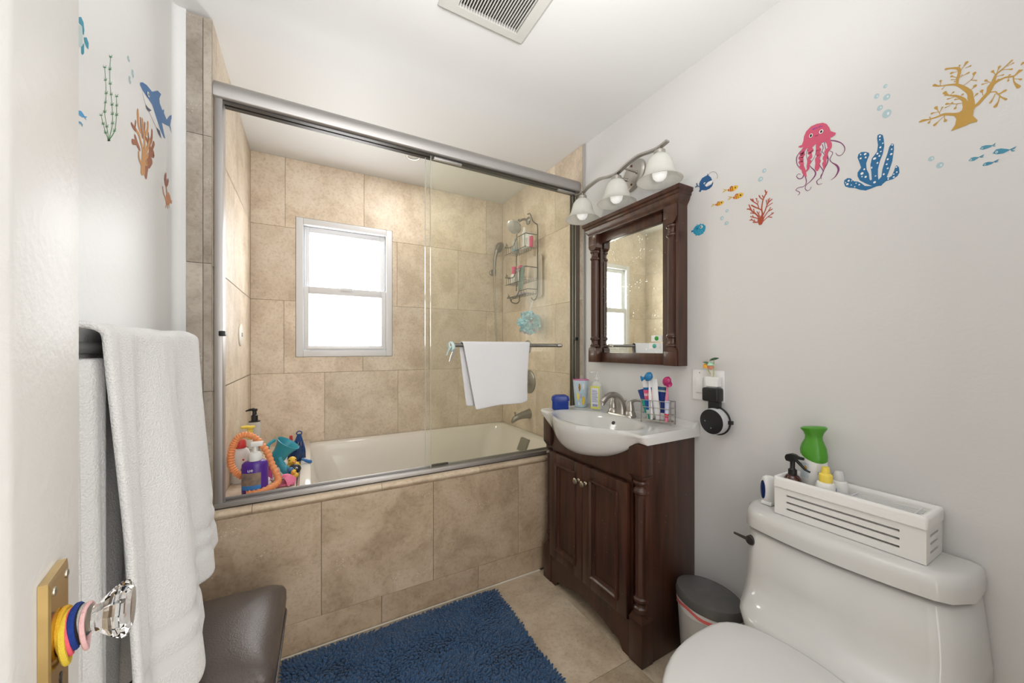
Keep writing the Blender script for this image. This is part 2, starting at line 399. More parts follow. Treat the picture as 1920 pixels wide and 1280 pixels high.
# bullnose pieces along the top of the apron
bc = [XL, -.182, .279, .74, 1.20, XR-TT-.002]
for a0, a1 in zip(bc[:-1], bc[1:]):
    m = MB(); ring = lambda x: [(x, YA+.10, .584), (x, YA-.002, .584)]+[(x, YA+.010-.016*math.sin(PI*k/8*1.0), .597-.013*math.cos(PI*k/8)) for k in range(1, 8)]+[(x, YA+.02, .6105), (x, YA+.10, .6105)]
    m.loft([ring(a0+.0008), ring(a1-.0008)]); m.build('bullnose_tile', BULL, wall_apron)
# ledge beside the tub
for a0, a1 in [(YA+.10, 2.14), (2.14, YB)]:
    tile(wall_apron, [(XL, a0), (-.045, a0), (-.045, a1), (XL, a1)], lambda u, v, w: (u, v, .588+w), STONE)
S('ledge_core', GROUT, lambda m: m.box(XL-.01, -.047, YA+.095, YB, .0, .588), wall_apron)
# floor tiles
xs = [-.60, -.495, .032, .559, 1.085, 1.402]; ys = [-.9, -.56, -.034, .493, 1.02, 1.548, 1.668]
for a0, a1 in zip(xs[:-1], xs[1:]):
    for b0, b1 in zip(ys[:-1], ys[1:]):
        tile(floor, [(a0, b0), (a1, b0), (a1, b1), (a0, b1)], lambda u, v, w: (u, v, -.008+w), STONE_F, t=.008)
struct(part('trim_1', mat('caulk', (.66, .60, .50), .6), None, lambda m: m.tube([(XL-.05, YA-.001, .0035), (1.092, YA-.001, .0035)], .0055, 6)))
struct(part('trim_2', mat('shaded_tile_edge', (.42, .40, .37), .6), None, lambda m: m.box(XR-TT-.001, XR+.001, YA-.012, YA-.001, .60, ZC-.002, r=.003)))  # grey strip over the tile edge, its shade put into the colour

# ------------------------------------------------------------ window
win = thing('window_1', 'x', 'x'); del win['label']; del win['category']; win['kind'] = 'structure'
def frame(m, x0, x1, z0, z1, w, y0, y1, r=.003):
    m.box(x0, x0+w, y0, y1, z0, z1, r=r); m.box(x1-w, x1, y0, y1, z0, z1, r=r)
    m.box(x0+w, x1-w, y0, y1, z0, z0+w, r=r); m.box(x0+w, x1-w, y0, y1, z1-w, z1, r=r)
part('window_frame', VINYL, win, lambda m: frame(m, WX0+.001, WX1-.001, WZ0+.001, WZ1-.001, .040, YB-.004, YB+.09))
def glow(name, col, e):
    m, nt, b = nodes_of(name); N = nt.nodes; L = nt.links
    tc = N.new('ShaderNodeTexCoord'); n = N.new('ShaderNodeTexNoise'); n.inputs['Scale'].default_value = 220; n.inputs['Detail'].default_value = 2
    L.new(tc.outputs['Object'], n.inputs['Vector']); bp = N.new('ShaderNodeBump'); bp.inputs['Strength'].default_value = .4; bp.inputs['Distance'].default_value = .003
    L.new(n.outputs['Fac'], bp.inputs['Height']); L.new(bp.outputs[0], b.inputs['Normal'])
    b.inputs['Base Color'].default_value = (.8, .82, .84, 1); b.inputs['Roughness'].default_value = .4
    b.inputs['Emission Color'].default_value = (*col, 1); b.inputs['Emission Strength'].default_value = e
    return m
us = part('upper_sash', VINYL, win, lambda m: frame(m, WX0+.042, WX1-.042, 1.545, WZ1-.042, .034, YB+.035, YB+.07))
part('pane', glow('frosted_pane_upper', (.97, .985, 1), WINDOW_GLOW), us, lambda m: m.box(WX0+.07, WX1-.07, YB+.049, YB+.056, 1.575, WZ1-.07))
ls = part('lower_sash', VINYL, win, lambda m: (frame(m, WX0+.042, WX1-.042, WZ0+.042, 1.592, .030, YB+.006, YB+.036), m.box(WX0+.072, WX1-.072, YB+.004, YB+.034, 1.545, 1.592, r=.004), m.box(WX0+.06, WX1-.06, YB-.002, YB+.02, WZ0+.045, WZ0+.062, r=.003)))
part('pane', glow('frosted_pane_lower', (.98, .985, .985), WINDOW_GLOW*.80), ls, lambda m: m.box(WX0+.068, WX1-.068, YB+.018, YB+.025, WZ0+.068, 1.55))
part('sash_lock', VINYL, ls, lambda m: (m.box(.185, .262, YB-.004, YB+.02, 1.578, 1.594, r=.003)))
for x in (WX0+.046, WX1-.052): part('tilt_latch', VINYL, us, lambda m: m.box(x, x+.008, YB+.028, YB+.045, 1.60, 1.96, r=.002))

# ------------------------------------------------------------ tub
tub = thing('bathtub', 'white enamel bathtub set behind the tiled apron', 'bathtub', (.68, 2.2, .0))
def tubf(m):
    cx, cy = .673, 2.215
    R = [rring(cx, cy, .715, .447, .03, .40), rring(cx, cy, .716, .448, .03, .598), rring(cx, cy, .712, .444, .03, .604), rring(cx-.005, cy+.0, .685, .415, .06, .604),
         rring(cx-.005, cy, .665, .395, .08, .600), rring(cx-.005, cy, .655, .385, .09, .585), rring(cx-.02, cy, .61, .35, .12, .45), rring(cx-.03, cy, .56, .315, .14, .27), rring(cx-.03, cy, .50, .26, .14, .22)]
    m.loft(R, cap0=False)
part('basin', TUBW, tub, tubf, sharp=1.2)
part('rim_lip', TUBW, tub, lambda m: m.box(-.034, .012, YA+.115, YB-.002, .598, .622, r=.006))
def ovf(m):
    c = Vector((1.262, 2.215, .50)); ax = Vector((-.97, 0, .25))
    m.loft([[(x+dx, y, z) for y, z, dx in ((2.125, .575, .018), (2.225, .575, .018), (2.225, .495, -.018), (2.125, .495, -.018))] for x in (1.318, 1.292, 1.288)])
part('overflow_plate', DNICKEL, tub, ovf)

# ------------------------------------------------------------ shower enclosure
enc = thing('shower_enclosure', 'sliding glass shower enclosure with rounded aluminium header over the tub', 'shower door', (.55, YA+.05, .611))
YT = YA+.05
def header(m):
    prof = [(YT-.030, 2.109), (YT-.036, 2.114)]+[(YT-.037-.006*math.sin(PI*k/10)+.034*(k/10)**3, 2.118+.066*k/10) for k in range(11)]+[(YT+.032, 2.184), (YT+.034, 2.178), (YT+.034, 2.109)]
    m.loft([[(x, y, z) for y, z in prof] for x in (XL+.001, XR-TT-.001)])
part('header_rail', ALU, enc, header)
part('header_channel', BRONZE, enc, lambda m: (m.box(XL+.012, XR-TT-.012, YT-.024, YT-.004, 2.1035, 2.1095), m.box(XL+.012, XR-TT-.012, YT+.006, YT+.028, 2.1035, 2.1095)))
def strk(m):
    m.box(XL+.001, XR-TT-.001, YT-.030, YT+.034, .6108, .618, r=.002); m.box(XL+.001, XR-TT-.001, YT-.030, YT-.024, .611, .634, r=.002); m.box(XL+.001, XR-TT-.001, YT+.028, YT+.034, .611, .634, r=.002)
    m.box(XL+.001, XR-TT-.001, YT-.001, YT+.004, .611, .628, r=.001)
part('bottom_track', ALU, enc, strk)
part('wall_jamb', ALU, enc, lambda m: (m.box(XL+.001, XL+.027, YT-.026, YT+.03, .618, 2.118, r=.003),))
def jr(m): m.box(XR-TT-.006, XR-TT-.001, YT-.026, YT+.03, .618, 2.118); m.box(XR-TT-.03, XR-TT-.006, YT-.026, YT-.020, .618, 2.118); m.box(XR-TT-.03, XR-TT-.006, YT-.001, YT+.004, .618, 2.118); m.box(XR-TT-.03, XR-TT-.006, YT+.026, YT+.03, .618, 2.118)
part('wall_jamb', mat('dark_aluminium', (.22, .20, .18), .38, .8), enc, jr)
for x in (XL+.028, XR-TT-.024): part('bumper', BLACKP, enc, lambda m: m.box(x-.012, x+.008, YT-.034, YT-.008, 1.243, 1.262, r=.003))
GLASS = thin_glass('shower_glass', (.995, .995, .968), .028, .10, hazecol=(.86, .85, .74))
EDGE = mat('polished_glass_edge', (.45, .52, .48), .15, spec=.8)
gp = part('glass_panel', GLASS, enc, lambda m: m.box(.5065, 1.365, YT-.017, YT-.011, .630, 2.1085))
gp['label'] = 'outer glass panel that carries the towel bar'
part('glass_edge', EDGE, gp, lambda m: m.box(.5045, .5065, YT-.0172, YT-.0108, .634, 2.105))
for xa, xb in ((.52, .66), (1.24, 1.36)): part('roller_bracket', ALU, gp, lambda m: m.box(xa, xb, YT-.021, YT-.007, 2.092, 2.104, r=.002))
g2 = part('glass_panel', GLASS, enc, lambda m: m.box(.489, 1.362, YT+.013, YT+.019, .630, 2.1085))
g2['label'] = 'inner glass panel slid behind the outer one'
part('glass_edge', EDGE, g2, lambda m: m.box(.487, .489, YT+.0128, YT+.0192, .634, 2.105))
part('bottom_guide', BRONZE, g2, lambda m: m.box(.52, .60, YT+.010, YT+.022, .632, .640))
def tbar(m):
    m.tube([(.572, 1.625, 1.213), (1.172, 1.625, 1.213)], .0095, 12)
    for x in (.60, 1.128): m.tube([(x, 1.625, 1.213), (x, YT-.016, 1.213)], .007, 10)
part('towel_bar', DNICKEL, gp, tbar)
part('bar_knob', NICKEL, gp, lambda m: (m.tube([(1.176, 1.625, 1.213), (1.204, 1.625, 1.213)], .0105, 12), m.ball((1.204, 1.625, 1.213), .0105, 10)))

# ------------------------------------------------------------ vanity cabinet
def clamp(x, a=0, b=1): return max(a, min(b, x))
def sst(t): t = clamp(t); return t*t*(3-2*t)
SY0, SY1, SC = .943, 1.645, 1.294
def xf(y):
    t = abs(y-SC)/.27
    e = min(y-SY0, SY1-y); r = .022
    return 1.078-(.112*math.cos(PI/2*min(1, t))**1.5 if t < 1 else 0)+(r-math.sqrt(max(0, r*r-(r-e)**2)) if e < r else 0)
def zbot(y):
    t = (y-1.302)/.315
    return .839-(.118*(1-t*t) if abs(t) < 1 else 0)
van = thing('vanity_cabinet', 'dark brown wooden vanity cabinet with fluted corner columns under the white sink', 'cabinet', (1.25, 1.29, 0))
Y0, Y1, XF = .962, 1.618, 1.100
def vbody(m):
    m.box(1.112, XR-.001, Y0+.004, Y0+.022, .001, .838, r=.002); m.box(1.112, XR-.001, Y1-.022, Y1-.004, .001, .838, r=.002)
    m.box(XR-.02, XR-.002, Y0+.022, Y1-.022, .02, .83); m.box(1.114, XR-.02, Y0+.022, Y1-.022, .10, .118)
part('side_panel', WOOD, van, vbody)
part('top_rail', WOOD, van, lambda m: (m.prism([(Y0+.06, .684), (Y1-.06, .684)]+[(Y1-.06+(Y0-Y1+.12)*k/24, min(.8375, zbot(Y1-.06+(Y0-Y1+.12)*k/24)-.0015)) for k in range(25)], 1.098, 1.113, lambda u, v, w: (w, u, v)), m.box(1.104, 1.116, Y0+.06, Y1-.06, .12, .69)))
def kick(m):
    a, b = Y0+.055, Y1-.055; c = (a+b)/2; w = (b-a)/2
    pts = [(a, .001), (a, .143), (b, .143), (b, .001), (b-.045, .001)]
    prof = [(b-.05, .008), (b-.065, .030), (b-.085, .036), (b-.10, .034)]
    pts += prof
    for k in range(9):
        t = -1+2*k/8; pts.append((c-t*(w-.115), .040+.030*(1-t*t)))
    pts += [(2*c-p[0], p[1]) for p in prof[::-1]]+[(a+.045, .001)]
    m.prism(pts, 1.090, 1.112, lambda u, v, w_: (w_, u, v))
part('bottom_rail', WOOD, van, kick)
def column(yc):
    cn = thing('x', 'x', 'x') if False else None
    def f(m):
        # plinth block with a pointed top, turned rings, fluted shaft, rings, upper block
        h = .033
        m.box(1.086, 1.146, yc-h, yc+h, .0005, .165, r=.003)
        m.loft([[(1.086, yc-h, .165), (1.146, yc-h, .165), (1.146, yc+h, .165), (1.086, yc+h, .165)], [(1.098, yc-h+.012, .190), (1.146, yc-h+.01, .190), (1.146, yc+h-.01, .190), (1.098, yc+h-.012, .190)]])
        c = (1.118, yc, 0)
        m.lathe([(.020, .188), (.029, .194), (.031, .203), (.029, .211), (.023, .216), (.021, .224), (.025, .230), (.030, .238), (.030, .246), (.025, .252), (.024, .262)], 24, c)
        # fluted shaft
        n = 40; rings = []
        for z in (.262, .272, .622, .632):
            r0 = .0235
            rings.append([(c[0]+(r0-(.0028 if z in (.272, .622) else 0)*(.5+.5*math.cos(10*2*PI*k/n)))*math.cos(2*PI*k/n), c[1]+(r0-(.0028 if z in (.272, .622) else 0)*(.5+.5*math.cos(10*2*PI*k/n)))*math.sin(2*PI*k/n), z) for k in range(n)])
        m.loft(rings)
        m.lathe([(.024, .632), (.025, .642), (.031, .648), (.031, .656), (.026, .662), (.022, .668), (.022, .674), (.028, .680), (.031, .687), (.029, .694), (.02, .698)], 24, c)
        m.loft([[(1.098, yc-h+.012, .692), (1.146, yc-h+.01, .692), (1.146, yc+h-.01, .692), (1.098, yc+h-.012, .692)], [(1.086, yc-h, .715), (1.146, yc-h, .715), (1.146, yc+h, .715), (1.086, yc+h, .715)]])
        m.box(1.086, 1.146, yc-h, yc+h, .715, .838, r=.003)
    part('corner_column', WOOD, van, f, sharp=.5)
column(Y0+.033); column(Y1-.033)
def door_(ya, yb):
    z0, z1, w = .147, .674, .056
    d = part('door', WOOD, van, lambda m: (m.box(1.079, 1.099, ya, ya+w, z0, z1, r=.003), m.box(1.079, 1.099, yb-w, yb, z0, z1, r=.003), m.box(1.079, 1.099, ya+w, yb-w, z0, z0+w, r=.003), m.box(1.079, 1.099, ya+w, yb-w, z1-w, z1, r=.003)))
    def bead(m):
        a, b, c0, c1 = ya+w, yb-w, z0+w, z1-w
        R = []
        for (ins, x) in ((-.010, 1.079), (-.008, 1.0735), (-.001, 1.072), (.004, 1.078), (.010, 1.081), (.014, 1.092)):
            R.append([(x, a+ins, c0+ins), (x, b-ins, c0+ins), (x, b-ins, c1-ins), (x, a+ins, c1-ins)])
        m.loft(R, cap0=False, cap1=False)
    part('bead_moulding', WOOD, d, bead, sharp=.3)
    part('inset_panel', WOOD, d, lambda m: m.box(1.090, 1.097, ya+w-.002, yb-w+.002, z0+w-.002, z1-w+.002))
    return d
d1 = door_(Y0+.070, 1.2955); d2 = door_(1.2985, Y1-.066)
for d, y in ((d1, 1.274), (d2, 1.3215)):
    def kn(m):
        m.lathe([(.010, 0), (.009, .003), (.005, .006), (.0045, .014), (.010, .017), (.013, .020), (.0135, .023), (.011, .026), (.006, .0275), (0, .028)], 20, (1.0795, y, .597), (-1, 0, 0), sx=1.0, sy=1.0)
    part('knob', mat('antique_pewter', (.40, .36, .28), .33, 1), d, kn)

# ------------------------------------------------------------ sink top
sink = thing('sink', 'white porcelain belly sink top on the dark vanity', 'sink', (1.25, 1.29, .838))
def sinkf(m):
    NY, NX = 96, 34; top = .873; rows = []
    for i in range(NY+1):
        y = SY0+(SY1-SY0)*i/NY
        e = min(y-SY0, SY1-y); er = .010
        drop = er-math.sqrt(max(0, er*er-(er-e)**2)) if e < er else 0
        row = []
        for j in range(NX+1):
            u = j/NX; x = XR-.0015+(xf(y)-(XR-.0015))*u
            q = math.sqrt(((y-SC)/.262)**2+((x-1.150)/.148)**2)
            z = top
            if q < 1: z -= .118*sst((1-q)/.62)*(1-.15*q)
            z += .010*math.exp(-((q-1.03)/.07)**2)*0.35
            z += .022*sst((x-1.362)/.03)              # back ledge against the wall
            z += .005*sst((.022-e)/.018)              # raised ends
            z -= drop*.8
            if u > .965: z -= .0
            row.append((x, y, z))
        f = xf(y); zb = zbot(y); zt = row[-1][2]; n = 10
        row[-1] = (f+.003, y, zt-.001)
        for k in range(1, n+1):
            t = k/n
            # vertical lip, then the belly sweeping back to the cabinet front
            z = zt-.003-(zt-.003-zb)*t
            xb = 1.094
            bul = (xb-f)*(1-math.sqrt(max(0, 1-t**2.4)))
            row.append((f-.002*math.sin(PI*min(1, t*3))+bul, y, z))
        row.append((1.12, y, min(zb, .839)+.0))
        row.append((1.30, y, .839)); row.append((XR-.0015, y, .839))
        rows.append(row)
    m.loft(rows, cap0=True, cap1=True, closed=True)
part('basin', PORC, sink, sinkf, sharp=1.0)
part('overflow_hole', mat('overflow_dark', (.02, .02, .02), .5), sink, lambda m: (m.lathe([(.0085, 0), (.0085, .004), (0, .005)], 20, (1.2665, 1.292, .8445), (-.84, 0, .54))))
part('drain', NICKEL, sink, lambda m: m.lathe([(.024, 0), (.023, .003), (.014, .004), (.013, .0), (0, .0)], 24, (1.150, SC, .7545)))

# ------------------------------------------------------------ faucet
fau = thing('faucet', 'brushed nickel two handle faucet on the sink deck', 'faucet', (1.325, 1.305, .8735))
part('base_plate', NICKEL, fau, lambda m: m.loft([rring(1.327, 1.305, .028, .082, .026, .8735), rring(1.327, 1.305, .028, .082, .026, .878), rring(1.327, 1.305, .024, .078, .022, .883)]))
def spout(m):
    P = spline([(1.332, 1.305, .880), (1.330, 1.305, .915), (1.318, 1.305, .950), (1.292, 1.305, .972), (1.258, 1.305, .976), (1.228, 1.305, .962), (1.206, 1.305, .944)], 6)
    n = len(P); R = [.0265-.0135*min(1, i/(n*.62)) + (.002 if i > n*.8 else 0) for i in range(n)]
    m.tube(P, R, 16)
    m.tube([(1.212, 1.305, .944), (1.208, 1.305, .930)], .0085, 12)
part('spout', NICKEL, fau, spout, sharp=.9)
part('lift_rod', NICKEL, fau, lambda m: (m.tube([(1.352, 1.305, .88), (1.355, 1.305, .940)], .003, 8), m.ball((1.355, 1.305, .944), .0065, 10, sz=1.2)))
def handle(yc, sgn):
    def f(m):
        m.lathe([(.026, .880), (.0245, .890), (.020, .902), (.0185, .903), (.0185, .905), (.0195, .906), (.017, .925), (.013, .940), (.010, .948), (0, .951)], 20, (1.332, yc, 0))
        P = spline([(1.332, yc, .936), (1.334, yc+sgn*.012, .950), (1.336, yc+sgn*.035, .957), (1.338, yc+sgn*.066, .955)], 5)
        n = len(P); m.tube(P, [.010-.002*i/n for i in range(n)], 12, sx=.6)
    part('handle', NICKEL, fau, f)
handle(1.249, -1); handle(1.361, 1)

# ------------------------------------------------------------ mirror
mir = thing('wall_mirror', 'dark wooden framed mirror with fluted side columns and heavy cornice', 'mirror', (XR-.03, 1.285, 1.12))
my0, my1 = 1.000, 1.550
part('back_frame', WOODM, mir, lambda m: (m.box(1.372, XR-.001, my0, my0+.10, 1.124, 1.80), m.box(1.372, XR-.001, my1-.055, my1, 1.124, 1.80), m.box(1.366, XR-.001, my0+.10, my1-.055, 1.757, 1.815, r=.002), m.box(1.366, XR-.001, my0+.06, my1-.055, 1.124, 1.176, r=.002)))
part('side_panel', WOODM, mir, lambda m: (m.box(1.340, 1.374, my0-.002, my0+.010, 1.124, 1.80), m.box(1.374, 1.376, my0, my0+.08, 1.124, 1.8)))
def cornice(m):
    prof = [(.0, 1.800), (.002, 1.806), (.006, 1.812), (.012, 1.822), (.015, 1.834), (.020, 1.838), (.020, 1.848), (.027, 1.852), (.028, 1.866), (.026, 1.869), (-.02, 1.869), (-.02, 1.800)]
    m.loft([[(XR-.001, my1+e, z) for e, z in prof], [(1.340-e, my1+e, z) for e, z in prof], [(1.340-e, my0-e, z) for e, z in prof], [(XR-.001, my0-e, z) for e, z in prof]])
    m.box(1.355, XR-.002, my0+.015, my1-.015, 1.801, 1.868)
part('cornice', WOODM, mir, cornice, sharp=.5)
def mcol(yc):
    h = .032
    def f(m):
        m.box(1.332, 1.374, yc-h, yc+h, 1.124, 1.185, r=.002)
        # ogee shoulder of lower block
        m.prism([(yc-h, 1.185), (yc-h+.004, 1.197), (yc-h+.014, 1.205), (yc+h-.014, 1.205), (yc+h-.004, 1.197), (yc+h, 1.185)], 1.332, 1.372, lambda u, v, w: (w, u, v))
        c = (1.350, yc, 0)
        m.lathe([(.016, 1.203), (.025, 1.207), (.025, 1.214), (.020, 1.218), (.017, 1.228), (.019, 1.240), (.024, 1.244), (.025, 1.251), (.021, 1.256), (.019, 1.262)], 22, c)
        n = 36; rings = []
        for z in (1.262, 1.272, 1.655, 1.665):
            d = .0026 if z in (1.272, 1.655) else 0
            rings.append([(c[0]+(.020-d*(.5+.5*math.cos(9*2*PI*k/n)))*math.cos(2*PI*k/n), c[1]+(.020-d*(.5+.5*math.cos(9*2*PI*k/n)))*math.sin(2*PI*k/n), z) for k in range(n)])
        m.loft(rings)
        m.lathe([(.019, 1.665), (.021, 1.670), (.025, 1.674), (.024, 1.681), (.019, 1.686), (.017, 1.697), (.020, 1.706), (.025, 1.711), (.024, 1.718), (.015, 1.722)], 22, c)
        m.prism([(yc-h, 1.748), (yc-h+.004, 1.734), (yc-h+.016, 1.722), (yc+h-.016, 1.722), (yc+h-.004, 1.734), (yc+h, 1.748)], 1.332, 1.372, lambda u, v, w: (w, u, v))
        m.box(1.332, 1.374, yc-h, yc+h, 1.748, 1.801, r=.002)
    part('side_column', WOODM, mir, f, sharp=.5)
mcol(my0+.034); mcol(my1-.034)
def mirmat():
    m, nt, b = nodes_of('mirror_glass'); N = nt.nodes; L = nt.links
    b.inputs['Metallic'].default_value = 1; b.inputs['Base Color'].default_value = (.88, .90, .87, 1)
    tc = N.new('ShaderNodeTexCoord'); vo = N.new('ShaderNodeTexVoronoi'); vo.inputs['Scale'].default_value = 70
    L.new(tc.outputs['Object'], vo.inputs['Vector'])
    n = N.new('ShaderNodeTexNoise'); n.inputs['Scale'].default_value = 9; n.inputs['Detail'].default_value = 4; L.new(tc.outputs['Object'], n.inputs['Vector'])
    lt = N.new('ShaderNodeMath'); lt.operation = 'LESS_THAN'; lt.inputs[1].default_value = .20; L.new(vo.outputs['Distance'], lt.inputs[0])
    gt = N.new('ShaderNodeMath'); gt.operation = 'GREATER_THAN'; gt.inputs[1].default_value = .54; L.new(n.outputs['Fac'], gt.inputs[0])
    mu = N.new('ShaderNodeMath'); mu.operation = 'MULTIPLY'; L.new(lt.outputs[0], mu.inputs[0]); L.new(gt.outputs[0], mu.inputs[1])
    mr = N.new('ShaderNodeMapRange'); mr.inputs[3].default_value = .015; mr.inputs[4].default_value = .45; L.new(mu.outputs[0], mr.inputs[0]); L.new(mr.outputs[0], b.inputs['Roughness'])
    return m
part('mirror_glass', mirmat(), mir, lambda m: m.box(1.380, 1.384, my0+.09, my1-.05, 1.17, 1.765))
# two small cards with discs stuck low on the glass
for (y, z, c, nm, lb) in ((1.138, 1.243, (.05, .35, .05), 'green', 'white card with a green disc stuck on mirror glass, the upper one'), (1.150, 1.209, (.10, .45, .36), 'teal', 'white card with a teal disc stuck on mirror glass, the lower one')):
    t = thing('mirror_sticker', lb, 'sticker', (1.379, y, z), 'cards on the mirror glass')
    part('card', WHITEP, t, lambda m: m.box(1.3785, 1.3797, y-.030, y+.030, z-.014, z+.014, r=.0003, seg=1))
    part('disc', plastic('disc_'+nm, c, .25), t, lambda m: m.lathe([(.010, 0), (.010, .002), (.005, .005), (0, .006)], 18, (1.3785, y, z), (-1, 0, 0)))

# ------------------------------------------------------------ vanity light
vl = thing('vanity_light', 'three shade brushed nickel vanity light with wavy bar above the mirror', 'wall lamp', (XR-.06, 1.29, 2.04))
part('wall_plate', NICKEL, vl, lambda m: (m.lathe([(.060, 0), (.060, .008), (.053, .016), (.048, .018), (0, .019)], 40, (XR-.001, 1.290, 2.042), (-1, 0, 0), sx=1.0, sy=1.35)), sharp=.5)
BARX = 1.290
barP = spline([(BARX, 1.600, 2.040), (BARX, 1.558, 2.031), (BARX, 1.500, 2.046), (BARX, 1.420, 2.054), (BARX, 1.345, 2.038), (BARX, 1.292, 2.033), (BARX, 1.235, 2.047), (BARX, 1.165, 2.056), (BARX, 1.102, 2.046), (BARX, 1.056, 2.041), (BARX, 1.010, 2.049)], 6)
def flatbar(m):
    rings = []
    for i, p in enumerate(barP):
        t = (barP[min(i+1, len(barP)-1)]-barP[max(i-1, 0)]).normalized(); nrm = Vector((0, -t.z, t.y))
        rings.append([p+Vector((-.010, 0, 0))+nrm*.004, p+Vector((.010, 0, 0))+nrm*.004, p+Vector((.010, 0, 0))-nrm*.004, p+Vector((-.010, 0, 0))-nrm*.004])
    m.loft(rings)
part('bar', NICKEL, vl, flatbar, sharp=.5)
for y, z in ((1.260, 2.046), (1.322, 2.032)): part('arm', NICKEL, vl, lambda m: m.lathe([(.0055, 0), (.0055, .078), (.0085, .078), (.0085, .092), (.006, .094)], 12, (BARX+.008, y, z), (1, 0, 0)))
for z in (2.088, 1.997): part('screw', mat('brown_screw', (.10, .05, .03), .4, .7), vl, lambda m: m.ball((XR-.019, 1.290, z), .006, 10))
SHADE = mat('alabaster_glass', (.86, .855, .82), .22, trans=.0, sss=0, var=.06, vscale=14, spec=.5)
def shade_mat():
    m, nt, b = nodes_of('frosted_swirl_glass'); N = nt.nodes; L = nt.links; out = N['Material Output']
    b.inputs['Base Color'].default_value = (.88, .875, .84, 1); b.inputs['Roughness'].default_value = .2
    tl = N.new('ShaderNodeBsdfTranslucent'); tl.inputs[0].default_value = (.92, .91, .87, 1)
    tr = N.new('ShaderNodeBsdfTransparent')
    mx = N.new('ShaderNodeMixShader'); mx.inputs[0].default_value = .45; L.new(b.outputs[0], mx.inputs[1]); L.new(tl.outputs[0], mx.inputs[2])
    tc = N.new('ShaderNodeTexCoord'); n = N.new('ShaderNodeTexNoise'); n.inputs['Scale'].default_value = 12; n.inputs['Distortion'].default_value = 1.5; L.new(tc.outputs['Object'], n.inputs['Vector'])
    mr = N.new('ShaderNodeMapRange'); mr.inputs[3].default_value = .02; mr.inputs[4].default_value = .14; L.new(n.outputs['Fac'], mr.inputs[0])
    m2 = N.new('ShaderNodeMixShader'); L.new(mr.outputs[0], m2.inputs[0]); L.new(mx.outputs[0], m2.inputs[1]); L.new(tr.outputs[0], m2.inputs[2]); L.new(m2.outputs[0], out.inputs[0])
    return m
SHADE = shade_mat()
for (y, zt) in ((1.548, 2.029), (1.297, 2.031), (1.050, 2.039)):
    part('socket', NICKEL, vl, lambda m: m.lathe([(.006, zt+.004), (.006, zt-.006), (.016, zt-.008), (.0235, zt-.014), (.0255, zt-.036), (.021, zt-.038)], 24, (BARX, y, 0)))
    zs = zt-.030
    out = [(.027, zs), (.037, zs-.008), (.048, zs-.024), (.0545, zs-.045), (.0595, zs-.066), (.067, zs-.084), (.078, zs-.098), (.089, zs-.107), (.0915, zs-.109)]
    part('lamp_shade', SHADE, vl, lambda m: m.lathe(out+[(r-.0028, z-.0005) for r, z in out[::-1]], 40, (BARX, y, 0)), sharp=1.2)
    part('bulb', mat('opal_bulb', (.90, .90, .88), .18, emit=((1, 1, .97), .25)), vl, lambda m: m.lathe([(.013, zs), (.014, zs-.035), (.020, zs-.052), (.028, zs-.066), (.030, zs-.080), (.026, zs-.096), (.016, zs-.107), (0, zs-.111)], 24, (BARX, y, 0)))  # faint glow added to the bulb, which is switched off

# ------------------------------------------------------------ toilet
toi = thing('toilet', 'white one piece toilet with low tank against the right wall', 'toilet', (1.05, .465, 0))
TC = .462
def tring(z, xfront, bul, y0, y1, r, n=10, xback=XR-.006):
    """plan ring of the tank: flat back, bowed front, rounded front corners"""
    pts = [(xback, y1, z), (xback, y0, z)]
    yc = (y0+y1)/2; hw = (y1-y0)/2
    fr = []
    for k in range(2*n+1):
        t = -1+k/n; y = yc+t*(hw-.0)
        e = hw-abs(y-yc)
        rr = r-math.sqrt(max(0, r*r-(r-e)**2)) if e < r else 0
        fr.append((xfront-bul*(1-t*t)+rr, y, z))
    return pts+fr
def tankf(m):
    R = [tring(.6265, 1.285, .028, .240, .680, .05), tring(.616, 1.285, .028, .240, .680, .05), tring(.6155, 1.266, .030, .226, .694, .05), tring(.610, 1.260, .031, .221, .699, .05), tring(.50, 1.245, .030, .210, .700, .06), tring(.46, 1.235, .030, .206, .700, .06),
         tring(.425, 1.215, .035, .205, .698, .07), tring(.405, 1.170, .030, .21, .690, .09), tring(.395, 1.140, .02, .22, .680, .10), tring(.36, 1.14, .02, .23, .67, .10)]
    m.loft(R)
part('tank', PORC, toi, tankf, sharp=1.3)
def lidf(m):
    m.loft([tring(.627, 1.256, .033, .221, .700, .05), tring(.629, 1.249, .034, .216, .704, .055), tring(.660, 1.248, .034, .216, .703, .055), tring(.676, 1.252, .033, .219, .700, .055), tring(.684, 1.260, .032, .226, .694, .055), tring(.687, 1.272, .030, .237, .683, .05)])
part('tank_lid', PORC, toi, lidf, sharp=.9)
def egg(z, s=1.0, grow=0, n=40, x0=1.108, x1=.655, hw=.178):
    xm = .93; out = []
    for k in range(n):
        a = 2*PI*k/n; cx, sy_ = math.cos(a), math.sin(a)
        if cx > 0:
            x = xm+(x0-xm+grow)*abs(cx)**.55*(1 if cx > 0 else -1); y = (hw+grow)*abs(sy_)**.9*(1 if sy_ > 0 else -1)
        else: x = xm+(xm-x1+grow)*cx; y = (hw+grow)*sy_
        out.append((xm+(x-xm)*s, TC+y*s, z))
    return out
part('seat', PORC, toi, lambda m: m.loft([egg(.384, 1, -.004), egg(.386, 1, 0), egg(.398, 1, .001), egg(.401, 1, -.003)]), sharp=.9)
part('seat_lid', mat('lid_plastic', (.68, .675, .66), .22), toi, lambda m: m.loft([egg(.4025, 1, -.004), egg(.404, 1, .001), egg(.414, 1, .002), egg(.4205, 1, -.003), egg(.4235, 1, -.012), egg(.425, .6, 0), egg(.4252, .2, 0)]), sharp=.9)
